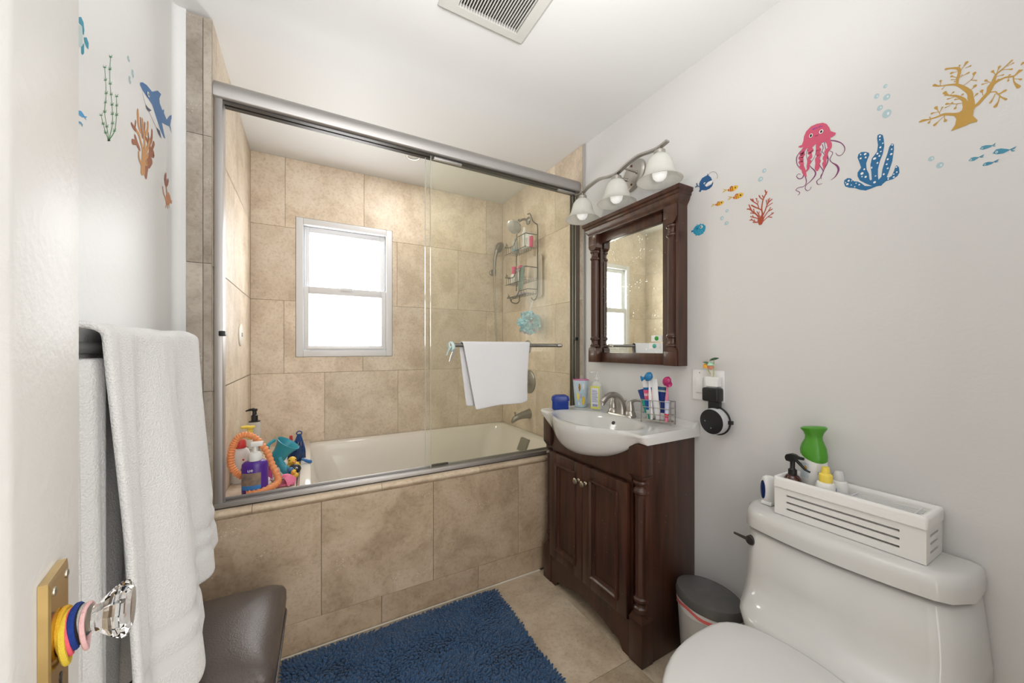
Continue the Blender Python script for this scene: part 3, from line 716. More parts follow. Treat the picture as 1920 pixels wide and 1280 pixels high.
def bowl(m):
    m.loft([egg(.382, 1, -.003), egg(.36, 1, -.006), egg(.30, .93, 0), egg(.22, .80, 0), egg(.12, .68, 0), egg(.03, .70, 0), egg(.0005, .72, 0)])
    m.box(.98, XR-.03, TC-.12, TC+.12, .0005, .385, r=.03)
part('bowl', PORC, toi, bowl, sharp=1.0)
LEV = mat('dark_lever', (.10, .09, .085), .33, .8)
part('flush_lever', LEV, toi, lambda m: (m.lathe([(.015, 0), (.015, .016), (.013, .019), (0, .020)], 20, (1.262, .664, .580), (-1, .12, 0)), m.loft([[(1.249, .664, .586), (1.249, .664, .575), (1.245, .664, .575), (1.245, .664, .586)], [(1.240, .712, .590), (1.240, .712, .584), (1.236, .712, .584), (1.236, .712, .590)]])))

# ------------------------------------------------------------ helpers for cloth and print
def cloth(name, m, parent, rows, thick, sub=1, matf=None):
    mb = MB(); n = len(rows[0])
    for r in rows: mb.v += [tuple(p) for p in r]
    for i in range(len(rows)-1):
        for k in range(n-1):
            mb.f.append((i*n+k, i*n+k+1, (i+1)*n+k+1, (i+1)*n+k)); mb.m.append(matf(i, k) if matf else 0)
    o = mb.build(name, m, parent, sharp=2.5)
    so = o.modifiers.new('thickness', 'SOLIDIFY'); so.thickness = thick; so.offset = 0
    if sub: sb = o.modifiers.new('smooth', 'SUBSURF'); sb.levels = sub; sb.render_levels = sub
    return o
def words(name, body, size, m, parent, M, ext=.0002):
    cu = bpy.data.curves.new(name, 'FONT'); cu.body = body; cu.size = size; cu.align_x = 'CENTER'; cu.align_y = 'CENTER'; cu.extrude = ext; cu.resolution_u = 3
    t = bpy.data.objects.new(name, cu); COL.objects.link(t); bpy.context.view_layer.update()
    me = bpy.data.meshes.new_from_object(t.evaluated_get(bpy.context.evaluated_depsgraph_get()))
    bpy.data.objects.remove(t); off = ROOTLOC.get(parent.name, Vector((0, 0, 0)))
    for v in me.vertices: v.co = (M @ v.co)-off
    me.materials.clear(); me.materials.append(m)
    o = bpy.data.objects.new(name, me); COL.objects.link(o); o.parent = parent
    return o
def facing(loc, xdir, zdir=(0, 0, 1)):
    X = Vector(xdir).normalized(); Z = Vector(zdir).normalized(); return Matrix.Translation(loc) @ Matrix((X, Z, X.cross(Z))).transposed().to_4x4()

# ------------------------------------------------------------ ceiling and alcove fittings
vent = thing('exhaust_vent', 'off white square exhaust vent grille with dark slots in the ceiling', 'vent', (.555, 1.06, ZC))
VX0, VX1, VY0, VY1 = .388, .722, .885, 1.221
VENTM = mat('aged_white_plastic', (.62, .615, .58), .45)
def vf(m):
    a = .055
    m.loft([[(VX0, VY0, ZC-.001), (VX1, VY0, ZC-.001), (VX1, VY1, ZC-.001), (VX0, VY1, ZC-.001)], [(VX0, VY0, ZC-.006), (VX1, VY0, ZC-.006), (VX1, VY1, ZC-.006), (VX0, VY1, ZC-.006)], [(VX0+.014, VY0+.014, ZC-.020), (VX1-.014, VY0+.014, ZC-.020), (VX1-.014, VY1-.014, ZC-.020), (VX0+.014, VY1-.014, ZC-.020)], [(VX0+a, VY0+.045, ZC-.022), (VX1-.052, VY0+.045, ZC-.022), (VX1-.052, VY1-.045, ZC-.022), (VX0+a, VY1-.045, ZC-.022)], [(VX0+a, VY0+.045, ZC-.006), (VX1-.052, VY0+.045, ZC-.006), (VX1-.052, VY1-.045, ZC-.006), (VX0+a, VY1-.045, ZC-.006)]], cap0=False, cap1=False)
part('frame', VENTM, vent, vf, sharp=.4)
part('backing', mat('vent_dark', (.01, .01, .01), .8), vent, lambda m: m.box(VX0+.05, VX1-.05, VY0+.04, VY1-.04, ZC-.0035, ZC-.0015))
sm = None; ns = 23
for i in range(ns):
    x = VX0+.060+(VX1-VX0-.118)*i/(ns-1)
    if sm is None:
        sl = part('slat', VENTM, vent, lambda m: m.box(x-.0017, x+.0017, VY0+.044, VY1-.044, ZC-.0215, ZC-.0165)); sm = sl.data; x0s = x
    else:
        sl = bpy.data.objects.new('slat', sm); COL.objects.link(sl); sl.parent = vent; sl.location.x = x-x0s
dl = thing('downlight', 'small round recessed downlight in the shower ceiling', 'ceiling light', (.563, 2.262, ZC))
part('trim_ring', VENTM, dl, lambda m: m.lathe([(.049, -.001), (.049, -.006), (.040, -.010), (.036, -.009), (.034, -.002)], 32, (.563, 2.262, ZC)))
part('lens', mat('downlight_lens', (.55, .55, .53), .2), dl, lambda m: m.lathe([(.035, -.002), (.033, -.004), (.012, -.007), (0, -.0075)], 32, (.563, 2.262, ZC)))
rc = thing('round_wall_cap', 'round white cover cap on the left shower tile wall', 'wall cap', (XL, 2.29, 1.266))
part('plate', mat('cream_plastic', (.78, .74, .66), .4), rc, lambda m: m.lathe([(.056, .0005), (.056, .005), (.050, .008), (0, .009)], 32, (XL, 2.29, 1.266), (1, 0, 0)))
part('slot', mat('grey_slot', (.35, .33, .30), .5), rc, lambda m: m.box(XL+.0085, XL+.010, 2.272, 2.308, 1.256, 1.276))

# ------------------------------------------------------------ shower fittings
TX = XR-TT
sh = thing('overhead_shower', 'round chrome shower head on an arm from the right tile wall', 'shower head', (TX, 2.27, 2.12))
part('arm', DNICKEL, sh, lambda m: m.tube(spline([(TX, 2.262, 2.115), (TX-.04, 2.262, 2.120), (TX-.075, 2.264, 2.100), (TX-.098, 2.266, 2.078)], 5), .0085, 10))
part('flange', DNICKEL, sh, lambda m: m.lathe([(.028, .0005), (.027, .006), (.012, .014), (.010, .016)], 24, (TX, 2.262, 2.115), (-1, 0, 0)))
hc = (TX-.098, 2.266, 2.078); hd = (-.62, -.35, -.70)
part('head', mat('chrome', (.72, .72, .70), .12, 1), sh, lambda m: m.lathe([(.012, -.012), (.016, 0), (.026, .018), (.044, .030), (.054, .036), (.055, .043), (.050, .046)], 32, hc, hd), sharp=.6)
part('spray_face', mat('spray_face', (.42, .42, .40), .35, .6), sh, lambda m: m.lathe([(.051, .0455), (.046, .047), (0, .047)], 32, hc, hd))
hh = thing('hand_shower', 'nickel handheld shower with long hose in the back corner', 'hand shower', (1.31, YB, 1.80))
part('wall_bracket', DNICKEL, hh, lambda m: (m.lathe([(.024, .0005), (.023, .010), (.014, .014), (.012, .030)], 20, (1.292, YB, 1.803), (0, -1, 0)), m.lathe([(.016, -.018), (.016, .018)], 16, (1.293, YB-.042, 1.803))))
part('handle', DNICKEL, hh, lambda m: m.tube(spline([(1.293, YB-.043, 1.770), (1.295, YB-.044, 1.85), (1.303, YB-.046, 1.93), (1.318, YB-.052, 1.985)], 6), [.0105]*7+[.0125]*7+[.016]*5, 12), sharp=1)
part('spray_head', DNICKEL, hh, lambda m: m.lathe([(.010, -.030), (.030, -.022), (.040, -.006), (.041, .006), (.036, .012), (0, .013)], 28, (1.335, YB-.060, 2.0), (.55, -.65, -.35)))
part('hose', mat('hose_metal', (.34, .32, .29), .4, .9), hh, lambda m: m.tube(spline([(1.293, YB-.043, 1.772), (1.297, YB-.042, 1.6), (1.312, YB-.04, 1.35), (1.325, YB-.045, 1.10), (1.340, YB-.10, .93), (1.362, YB-.24, .92), (1.372, YB-.35, 1.05), (TX-.010, YB-.40, 1.17)], 8), .0062, 8))
vv = thing('shower_valve', 'round nickel shower valve plate on the tile behind white towel', 'valve', (TX, 2.245, .96))
part('escutcheon', DNICKEL, vv, lambda m: m.lathe([(.084, .0005), (.083, .006), (.070, .012), (.030, .016), (.026, .040), (.022, .046), (0, .047)], 36, (TX, 2.250, .958), (-1, 0, 0)), sharp=.5)
part('lever', DNICKEL, vv, lambda m: m.tube([(TX-.040, 2.250, .955), (TX-.046, 2.225, .915), (TX-.050, 2.215, .895)], [.009, .008, .007], 10))
fl = thing('hose_outlet', 'round nickel hose outlet on tile above the shower valve', 'outlet', (TX, 2.27, 1.208))
part('flange', DNICKEL, fl, lambda m: m.lathe([(.048, .0005), (.047, .006), (.030, .012), (.012, .016), (.011, .022), (0, .022)], 30, (TX, 2.268, 1.208), (-1, 0, 0)))
sp = thing('tub_spout', 'dull nickel tub spout with diverter knob low on tile', 'spout', (TX, 2.25, .725))
part('spout', DNICKEL, sp, lambda m: m.loft([[(x, 2.25+a*math.cos(2*PI*k/18), z+b*math.sin(2*PI*k/18)) for k in range(18)] for x, z, a, b in ((TX-.0005, .728, .036, .036), (TX-.02, .727, .030, .031), (TX-.06, .722, .026, .026), (TX-.10, .711, .024, .022), (TX-.13, .697, .022, .020), (TX-.14, .684, .019, .012))]))
part('diverter', DNICKEL, sp, lambda m: m.tube([(TX-.118, 2.25, .715), (TX-.116, 2.25, .742), (TX-.122, 2.25, .746)], [.004, .005, .007], 8))

# ------------------------------------------------------------ shower caddy and what it holds
WIRE = mat('caddy_wire', (.10, .10, .095), .4, .8)
cad = thing('shower_caddy', 'bronze wire shower caddy hanging from the shower arm', 'caddy', (1.345, 2.22, 1.75))
CX = 1.352
part('rail', WIRE, cad, lambda m: m.tube(spline([(1.345, 2.20, 2.135), (1.346, 2.17, 2.128), (CX, 2.145, 2.075), (CX, 2.11, 2.045), (CX, 2.085, 2.02), (CX, 2.083, 1.90), (CX, 2.083, 1.60), (CX-.005, 2.083, 1.545), (CX-.03, 2.083, 1.52), (CX-.052, 2.083, 1.535)], 5), .0042, 8))
part('rail', WIRE, cad, lambda m: m.tube(spline([(1.345, 2.32, 2.135), (1.346, 2.34, 2.125), (CX, 2.36, 2.07), (CX, 2.37, 2.0), (CX, 2.372, 1.80), (CX, 2.372, 1.62)], 5), .0042, 8))
part('hook', WIRE, cad, lambda m: (m.tube(spline([(CX, 2.33, 1.60), (CX, 2.33, 1.545), (CX-.02, 2.335, 1.525), (CX-.05, 2.345, 1.53), (CX-.058, 2.35, 1.545)], 5), .0042, 8), m.ball((CX-.058, 2.35, 1.547), .008, 10)))
def basket_(z, h, xf_, wires):
    b = part('basket', WIRE, cad, lambda m: m.tube([(CX, 2.083, z+h), (xf_, 2.083, z+h), (xf_, 2.20, z+h), (xf_, 2.245, z+h-.045), (xf_, 2.325, z+h-.045), (xf_, 2.345, z+h-.015), (xf_, 2.372, z+h-.03), (CX, 2.372, z+h-.02)], .0035, 6))
    for i in range(wires):
        y = 2.083+.289*(i+.5)/wires
        hz = z+h-(.045 if 2.24 < y < 2.33 else 0)
        part('wire', WIRE, b, lambda m: m.tube([(xf_, y, hz), (xf_+.002, y, z), (CX, y, z), (CX, y, z+.02)], .0018, 5))
    part('wire', WIRE, b, lambda m: (m.tube([(xf_+.002, 2.083, z), (xf_+.002, 2.372, z)], .0025, 6)))
    return b
basket_(1.875, .085, 1.258, 9); basket_(1.655, .085, 1.258, 9); basket_(1.565, .028, 1.275, 8)
def bottle(name, label, cat, x, y, z, prof, m, capprof=None, capm=None, group=None, sx=1, sy=1, capname='cap', n=24, rotz=0):
    t = thing(name, label, cat, (x, y, z), group)
    part('body', m, t, lambda b: b.lathe([(r, zz+z) for r, zz in prof], n, (x, y, 0), sx=sx, sy=sy), sharp=.8)
    if capprof: part(capname, capm, t, lambda b: b.lathe([(r, zz+z) for r, zz in capprof], n, (x, y, 0)), sharp=.6)
    return t
WB = plastic('bottle_white', (.82, .82, .80), .3); CLR = mat('clear_bottle', (.80, .82, .80), .08, alpha=.38, spec=.6)
PNK = plastic('bottle_pink', (.68, .06, .20), .35)
t = bottle('pump_bottle', 'tall white bottle with white cap in top tier of wire caddy', 'bottle', 1.305, 2.175, 1.8785, [(.020, 0), (.022, .004), (.022, .10), (.016, .118), (.010, .125)], WB, [(.011, .124), (.011, .148), (.010, .150), (0, .151)], WB)
t = bottle('shampoo_bottle', 'flat white lotion bottle in top tier beside pink bottle', 'bottle', 1.310, 2.131, 1.8785, [(.016, 0), (.018, .004), (.018, .085), (.014, .094)], WB, [(.010, .093), (.010, .105), (0, .106)], WB)
part('label', plastic('pale_print', (.55, .57, .56), .5), t, lambda m: m.box(1.2912, 1.2922, 2.122, 2.140, 1.90, 1.945))
bottle('shampoo_bottle', 'small pink bottle with a white lid in top caddy tier', 'bottle', 1.315, 2.104, 1.8785, [(.012, 0), (.0135, .003), (.0135, .068), (.011, .074)], PNK, [(.0115, .073), (.0115, .092), (0, .093)], WB)
t = bottle('shampoo_bottle', 'clear bottle with blue stripe at left end of top caddy tier', 'bottle', 1.305, 2.305, 1.8785, [(.026, 0), (.028, .004), (.028, .070), (.018, .095), (.010, .10)], CLR, [(.011, .099), (.011, .115), (0, .116)], CLR)
part('label', plastic('blue_stripe', (.10, .38, .55), .4), t, lambda m: m.lathe([(.0285, 1.895), (.0285, 1.903)], 24, (1.305, 2.305, 0)))
bottle('conditioner_bottle', 'white bottle with pink squeeze cap, farther of two in middle tier', 'bottle', 1.300, 2.315, 1.6585, [(.020, 0), (.024, .005), (.024, .058), (.018, .072)], WB, [(.019, .071), (.014, .10), (.018, .125), (0, .126)], PNK)
bottle('conditioner_bottle', 'white bottle with pink flip cap, nearer of two in middle tier', 'bottle', 1.300, 2.215, 1.6585, [(.022, 0), (.026, .005), (.026, .070), (.018, .085)], WB, [(.018, .084), (.022, .104), (.012, .116), (0, .117)], PNK)
rz = thing('razor', 'clear disposable razor lying over the middle caddy tier', 'razor', (1.25, 2.19, 1.72))
part('handle', CLR, rz, lambda m: m.tube([(1.262, 2.235, 1.668), (1.252, 2.20, 1.70), (1.250, 2.17, 1.725)], .004, 8)); part('head', plastic('razor_head', (.35, .28, .33), .4), rz, lambda m: m.box(1.244, 1.254, 2.145, 2.185, 1.722, 1.735, r=.002))
bd = thing('back_scrubber', 'pale rounded board hanging behind the lower caddy tiers', 'scrubber', (1.37, 2.14, 1.68))
part('board', mat('pale_rubber', (.66, .58, .48), .6), bd, lambda m: m.prism([(p[0], p[1]) for p in rring(2.155, 1.685, .095, .145, .025, 0)], 1.366, 1.374, lambda u, v, w: (w, u, v)))
wc = thing('washcloth', 'grey green washcloth hanging over the lower caddy wires', 'washcloth', (1.29, 2.12, 1.68))
cloth('cloth', mat('sage_cloth', (.17, .24, .215), .95, bump=.3, bscale=300), wc, [[(1.262-.006*math.sin(6*t_)+(.0 if s_ < .9 else 0)-.004, 2.095+.075*t_+.02*s_, 1.748-.155*s_) for t_ in [i/8 for i in range(9)]] for s_ in [i/8 for i in range(9)]], .004)
so = thing('soap_bar', 'pale violet soap bar in the lowest caddy tray', 'soap', (1.31, 2.23, 1.572)); part('bar', plastic('soap_violet', (.48, .46, .56), .4), so, lambda m: m.box(1.288, 1.332, 2.19, 2.28, 1.568, 1.588, r=.008))
lo = thing('loofah', 'turquoise bath pouf hanging from the caddy hook', 'bath pouf', (1.305, 2.115, 1.385))
def loof(m):
    rnd = random.Random(3); C = Vector((1.302, 2.118, 1.372))
    for k in range(64):
        ax = Vector((rnd.gauss(0, 1), rnd.gauss(0, 1), rnd.gauss(0, 1))).normalized(); u = ax.orthogonal().normalized(); w = ax.cross(u)
        R0 = rnd.uniform(.052, .078); off = ax*rnd.uniform(-.035, .035); a0 = rnd.uniform(0, 6.3); ph = rnd.uniform(0, 6.3); L = []; 
        for i in range(17):
            a = a0+i*.16; d = (u*math.cos(a)+w*math.sin(a))
            rr = R0*(1+.13*math.sin(a*7+ph)); L.append((C+off+d*rr, C+off+d*(rr-.013)+ax*.011*math.sin(a*9+ph)))
        m.add([q for p in L for q in p], [(2*i, 2*i+1, 2*i+3, 2*i+2) for i in range(16)], 0 if rnd.random() < .86 else 1)
    m.ball(C, .050, 14)
pf = part('ruffles', [mat('pouf_blue', (.44, .80, .92), .6), mat('pouf_lilac', (.60, .48, .60), .6)], lo, loof); pf['kind'] = 'stuff'
part('loop', plastic('pouf_loop', (.72, .72, .74), .6), lo, lambda m: m.tube(spline([(1.30, 2.110, 1.43), (1.308, 2.095, 1.49), (1.318, 2.083, 1.522), (1.312, 2.09, 1.49), (1.302, 2.112, 1.43)], 4), .0025, 6))

# ------------------------------------------------------------ hand towel and loop on the glass door bar
ht = thing('hand_towel', 'small white towel hung over the bar on the glass shower door', 'towel', (.81, 1.625, 1.21))
def hrow(s):
    row = []
    for i in range(25):
        t = i/24; x = .618+.384*t
        if s < .46:      # front layer, going up
            q = 1-s/.46; xl = .632+.062*q; xr = 1.000-.012*q-.006*math.sin(3*q)
            z = 1.223-q*(.318-.012*t-.020*math.sin(PI*t)*.4-.01*max(0, (t-.85)*6))
            y = 1.625-.0125-.010*q*math.sin(PI*t)-.006*q*math.sin(9*t+1.0)
            row.append((xl+(xr-xl)*t, y, z))
        elif s > .54:
            q = (s-.54)/.46; xl = .620+.038*q; xr = 1.0-.01*q
            row.append((xl+(xr-xl)*t, 1.625+.0125+.004*q*math.sin(7*t), 1.223-q*(.30+.006*math.sin(5*t))))
        else:
            a = PI*(s-.46)/.08; xl = .632-.012*(s-.46)/.08
            row.append((xl+(1.0-xl)*t, 1.625-.0125*math.cos(a), 1.223+.0065*math.sin(a)))
    return row
SS = [i*.46/16 for i in range(17)]+[.48, .5, .52, .54]+[.54+.46*i/14 for i in range(1, 15)]
cloth('cloth', TERRY2, ht, [hrow(s) for s in SS], .004)
lp = thing('cloth_loop', 'mint green cloth loop with a silver clip at left end of door bar', 'cloth loop', (.575, 1.625, 1.213))
MINT = mat('mint_cloth', (.42, .66, .64), .8, var=.4, vscale=30, col2=(.75, .85, .84))
part('loop', MINT, lp, lambda m: (m.lathe([(.0115+.010*(.5+.5*math.cos(2*PI*k/10)), .009*math.sin(2*PI*k/10)) for k in range(11)], 24, (.581, 1.625, 1.206), (1, .15, 0), sx=1.25)))
part('tail', MINT, lp, lambda m: m.tube(spline([(.578, 1.618, 1.205), (.562, 1.612, 1.188), (.552, 1.608, 1.165)], 4), [.010, .010, .010, .009, .009, .009, .009, .009, .008], 8, sx=.4))
part('clip', NICKEL, lp, lambda m: m.loft([[(x-w, 1.604-.002, z), (x+w, 1.604-.002, z), (x+w, 1.604+.002, z), (x-w, 1.604+.002, z)] for x, w, z in ((.590, .007, 1.196), (.578, .008, 1.165), (.565, .003, 1.138))]))

# ------------------------------------------------------------ bottles and toys on the tub ledge
LZ = .6005
PURPLE = plastic('purple_plastic', (.085, .025, .27), .28)
pb = thing('pump_bottle', 'purple bath soap bottle with white pump, standing nearest on the tub ledge', 'bottle', (-.190, 1.83, LZ))
def oval(m, x, y, z0, prof, a, b, n=32):
    m.loft([[(x+a*s*math.cos(2*PI*k/n), y+b*s*math.sin(2*PI*k/n), z0+z) for k in range(n)] for s, z in prof])
part('body', PURPLE, pb, lambda m: oval(m, -.190, 1.83, LZ, [(.90, 0), (.97, .003), (1, .02), (1, .118), (.97, .128), (.80, .137), (.45, .141)], .0455, .030), sharp=.9)
part('collar', WB, pb, lambda m: m.lathe([(.0225, .740), (.0235, .744), (.0235, .762), (.019, .772), (.008, .775), (.0055, .800), (.0055, .803)], 24, (-.190, 1.83, 0)))
part('pump_head', WB, pb, lambda m: m.box(-.205, -.162, 1.818, 1.842, .797, .815, r=.004))
def curved_label(name, m, parent, x, y, a, b, z0, z1, a0, a1, off=.0006, n=12):
    part(name, m, parent, lambda q: q.add([(x+(a+off)*math.cos(a0+(a1-a0)*k/n), y+(b+off)*math.sin(a0+(a1-a0)*k/n), z) for z in (z0, z1) for k in range(n+1)], [(k, k+1, n+2+k, n+1+k) for k in range(n)]))
curved_label('label', mat('reef_print', (.05, .06, .10), .35, var=.9, vscale=60, col2=(.45, .30, .16)), pb, -.190, 1.83, .0455, .030, LZ+.045, LZ+.095, -2.75, -1.05)
curved_label('band', plastic('band_blue', (.05, .22, .55), .35), pb, -.190, 1.83, .0455, .030, LZ+.028, LZ+.045, -2.75, -1.05)
words('lettering', 'ue', .020, WB, pb, facing((-.203, 1.7995, LZ+.107), (1, 0, 0)))
# corrugated toy tube: a bent loop standing on the ledge
tp = spline([(-.216, 1.795, .617), (-.175, 1.80, .6165), (-.130, 1.83, .622), (-.112, 1.86, .630), (-.118, 1.885, .650), (-.138, 1.90, .70), (-.155, 1.905, .75), (-.178, 1.905, .79), (-.203, 1.905, .821), (-.231, 1.905, .834), (-.253, 1.905, .826), (-.268, 1.905, .805), (-.276, 1.905, .78), (-.281, 1.905, .746), (-.279, 1.905, .712), (-.266, 1.905, .682), (-.243, 1.90, .662), (-.215, 1.89, .652)], 12)
def corr(m):
    R = [.0125+.0024*math.cos(i*PI/2.0) for i in range(len(tp))]
    m.tube(tp, R, 14, cap=False); m.tube(tp, [.0105]*len(tp), 10, cap=True)
tt = thing('pop_tube', 'orange corrugated toy tube bent into a loop on the tub ledge', 'toy', (-.2, 1.88, LZ)); part('tube', plastic('orange_plastic', (.86, .33, .13), .35, sss=.1), tt, corr, sharp=2)
cp = thing('pump_bottle', 'clear bottle with a black pump in the back corner of the ledge', 'bottle', (-.245, 2.34, LZ))
part('body', CLR, cp, lambda m: m.lathe([(.026, LZ), (.029, LZ+.004), (.029, LZ+.205), (.026, LZ+.213), (.012, LZ+.215)], 24, (-.245, 2.34, 0)))
part('soap', mat('dark_soap', (.12, .08, .05), .25), cp, lambda m: m.lathe([(.025, LZ+.004), (.026, LZ+.008), (.026, LZ+.10), (0, LZ+.101)], 24, (-.245, 2.34, 0)))
part('dip_tube', plastic('tube_tan', (.70, .52, .30), .4), cp, lambda m: m.tube([(-.245, 2.34, LZ+.10), (-.245, 2.34, LZ+.214)], .006, 10))
part('pump', BLACKP, cp, lambda m: (m.lathe([(.026, LZ+.214), (.026, LZ+.217), (.015, LZ+.218), (.015, LZ+.246), (.010, LZ+.25), (.009, LZ+.268), (.013, LZ+.270), (.013, LZ+.280), (0, LZ+.281)], 20, (-.245, 2.34, 0)), m.tube(spline([(-.245, 2.34, LZ+.276), (-.262, 2.34, LZ+.277), (-.283, 2.34, LZ+.271)], 4), [.008]*3+[.006]*3+[.004]*3, 8)))
yp = thing('pump_bottle', 'cream squeeze bottle with yellow pump behind the orange tube', 'bottle', (-.240, 2.13, LZ))
CREAM = plastic('cream_bottle', (.74, .70, .62), .4)
part('body', CREAM, yp, lambda m: oval(m, -.240, 2.13, LZ, [(.9, 0), (1, .005), (1, .15), (.9, .165), (.4, .170)], .032, .022))
for i in range(7): part('label', plastic('olive_print', (.34, .33, .26), .5), yp, lambda m: m.box(-.262, -.262+(.034, .022, .03, .034, .02, .03, .018)[i], 2.1068, 2.1074, LZ+.05+.014*i, LZ+.0535+.014*i))
YELP = plastic('yellow_plastic', (.86, .66, .10), .35)
part('pump', YELP, yp, lambda m: (m.lathe([(.014, LZ+.170), (.014, LZ+.185), (.010, LZ+.20), (.012, LZ+.215), (.020, LZ+.222), (.019, LZ+.228), (0, LZ+.230)], 20, (-.240, 2.13, 0)), m.tube([(-.245, 2.13, LZ+.224), (-.275, 2.118, LZ+.228)], [.009, .006], 10)))
rp = thing('shampoo_bottle', 'white bottle with a red cap and red dots inside the orange loop', 'bottle', (-.262, 2.02, LZ))
part('body', WB, rp, lambda m: oval(m, -.262, 2.02, LZ, [(.9, 0), (1, .005), (1, .125), (.85, .145), (.55, .155)], .035, .022))
part('cap', plastic('red_cap', (.62, .05, .05), .35), rp, lambda m: m.lathe([(.020, LZ+.155), (.021, LZ+.157), (.018, LZ+.185), (.014, LZ+.190), (0, LZ+.191)], 24, (-.262, 2.02, 0)))
def dots(m):
    for x, z, r in ((-.250, .105, .004), (-.252, .062, .008)): m.lathe([(r, 0), (r, .0008), (0, .0009)], 16, (x, 1.9985, LZ+z), (0, -1, 0))
part('dots', plastic('red_print', (.50, .04, .04), .4), rp, dots)
part('stripes', plastic('ochre_print', (.62, .30, .06), .4), rp, lambda m: (m.box(-.286, -.270, 2.0015, 2.003, LZ+.118, LZ+.122), m.box(-.286, -.270, 2.0015, 2.003, LZ+.106, LZ+.110), m.box(-.288, -.272, 2.0015, 2.003, LZ+.07, LZ+.09)))
TEALP = plastic('teal_plastic', (.04, .33, .42), .3)
te = thing('rinse_cup', 'teal flared bath rinse cup among the toys on the ledge', 'toy', (-.125, 2.12, LZ))
def cupf(m):
    ax = Vector((.55, -.10, .83)).normalized(); c = Vector((-.155, 2.14, .625))
    pr = [(.020, 0), (.030, .01), (.034, .05), (.036, .075), (.042, .10), (.054, .125), (.056, .128)]
    m.lathe(pr+[(r-.0025, z+.001) for r, z in pr[::-1][:-1]]+[(0, .014)], 28, c, ax)
part('cup', TEALP, te, cupf, sharp=1)
part('handle', TEALP, te, lambda m: m.tube(spline([(-.150, 2.10, .66), (-.163, 2.07, .70), (-.165, 2.075, .74), (-.140, 2.10, .758)], 5), .008, 8))
tw = thing('bath_squirter', 'translucent teal squirt toy leaning below the teal cup', 'toy', (-.10, 1.99, LZ))
part('body', mat('teal_clear', (.04, .30, .40), .2, alpha=.85), tw, lambda m: m.tube(spline([(-.115, 2.0, .695), (-.105, 1.985, .665), (-.088, 1.975, .640), (-.068, 1.97, .625)], 5), [.010]*4+[.015]*4+[.019]*4+[.014]*4, 12))
part('cap', plastic('cap_blue', (.05, .16, .34), .4), tw, lambda m: m.ball((-.070, 1.955, .645), .012, 12, sx=1.2))
DUCKY = plastic('duck_yellow', (.82, .52, .06), .4)
def ducky(label, x, y, z, k, col):
    d = thing('rubber_duck', label, 'toy', (x, y, z))
    part('body', col, d, lambda m: m.ball((x, y, z+.022*k), .026*k, 16, sx=1.15, sz=.85)); part('head', col, d, lambda m: m.ball((x-.004*k, y-.010*k, z+.052*k), .019*k, 16))
    part('beak', plastic('beak_orange', (.75, .22, .05), .4), d, lambda m: m.loft([[(x+dx*k, y+dy*k, z+dz*k) for dx, dy, dz in ((-.002, -.027, .054), (.010, -.025, .054), (.010, -.025, .046), (-.002, -.027, .046))], [(x+.002*k, y-.038*k, z+.050*k), (x+.008*k, y-.037*k, z+.050*k), (x+.008*k, y-.037*k, z+.047*k), (x+.002*k, y-.038*k, z+.047*k)]]))
    part('eye', BLACKP, d, lambda m: (m.ball((x-.014*k, y-.025*k, z+.058*k), .003*k, 8), m.ball((x+.012*k, y-.023*k, z+.058*k), .003*k, 8)))
    return d
SB = thing('toy_basin', 'low white basin edge holding heaped bath toys on the ledge', 'toy basin', (-.09, 2.0, LZ))
part('basin', WB, SB, lambda m: m.loft([rring(-.092, 2.12, .050, .17, .02, LZ), rring(-.092, 2.12, .054, .18, .02, LZ+.014), rring(-.092, 2.12, .051, .177, .02, LZ+.014), rring(-.092, 2.12, .048, .168, .02, LZ+.002)]))
ducky('yellow rubber duck on the toy heap at the tub rim', -.062, 2.05, .612, 1.0, DUCKY)
ducky('small yellow duck below the black fish toy', -.055, 1.955, .603, .62, DUCKY)
bf = thing('bath_fish', 'black rubber fish toy with white eye in front of the duck', 'toy', (-.052, 2.0, .62))
FB = plastic('fish_black', (.02, .022, .035), .35)
part('body', FB, bf, lambda m: m.ball((-.055, 1.995, .635), .024, 16, sx=1.15, sy=.75, sz=.95)); part('tail', FB, bf, lambda m: m.prism([(-.078, .645), (-.096, .655), (-.092, .640), (-.096, .628)], 1.990, 1.999, lambda u, v, w: (u, w, v)))
part('eye', WB, bf, lambda m: m.ball((-.046, 1.977, .643), .005, 10)); part('pupil', BLACKP, bf, lambda m: m.ball((-.0455, 1.9728, .643), .0025, 8))
NETM = plastic('net_blue', (.015, .06, .22), .6)
nb = thing('mesh_toy_bag', 'navy blue mesh toy bag standing up behind the duck', 'toy bag', (-.035, 2.21, LZ))
def net(m):
    for k in range(10):
        a = 2*PI*k/10
        m.tube(spline([(-.040+.006*math.cos(a), 2.21+.006*math.sin(a), .752), (-.042+.016*math.cos(a), 2.21+.014*math.sin(a), .72), (-.048+.034*math.cos(a+.3), 2.21+.03*math.sin(a+.3), .67), (-.052+.04*math.cos(a+.5), 2.21+.035*math.sin(a+.5), .628)], 4), .0025, 5)
        m.tube(spline([(-.040+.006*math.cos(a), 2.21+.006*math.sin(a), .752), (-.042+.016*math.cos(a-.4), 2.21+.014*math.sin(a-.4), .72), (-.048+.034*math.cos(a-.7), 2.21+.03*math.sin(a-.7), .67), (-.052+.04*math.cos(a-.9), 2.21+.035*math.sin(a-.9), .628)], 4), .0025, 5)
part('mesh', NETM, nb, net); part('filling', plastic('bag_fill', (.03, .05, .10), .6), nb, lambda m: m.ball((-.046, 2.21, .648), .034, 14, sx=1.05, sz=1.1))
part('ring', NETM, nb, lambda m: m.tube([(-.040+.012*math.cos(2*PI*k/12), 2.21, .757+.010*math.sin(2*PI*k/12)) for k in range(12)], .003, 6, closed=True))
bt = thing('bath_whale', 'small bright blue rubber toy hanging over the tub rim', 'toy', (.0, 2.12, .624))
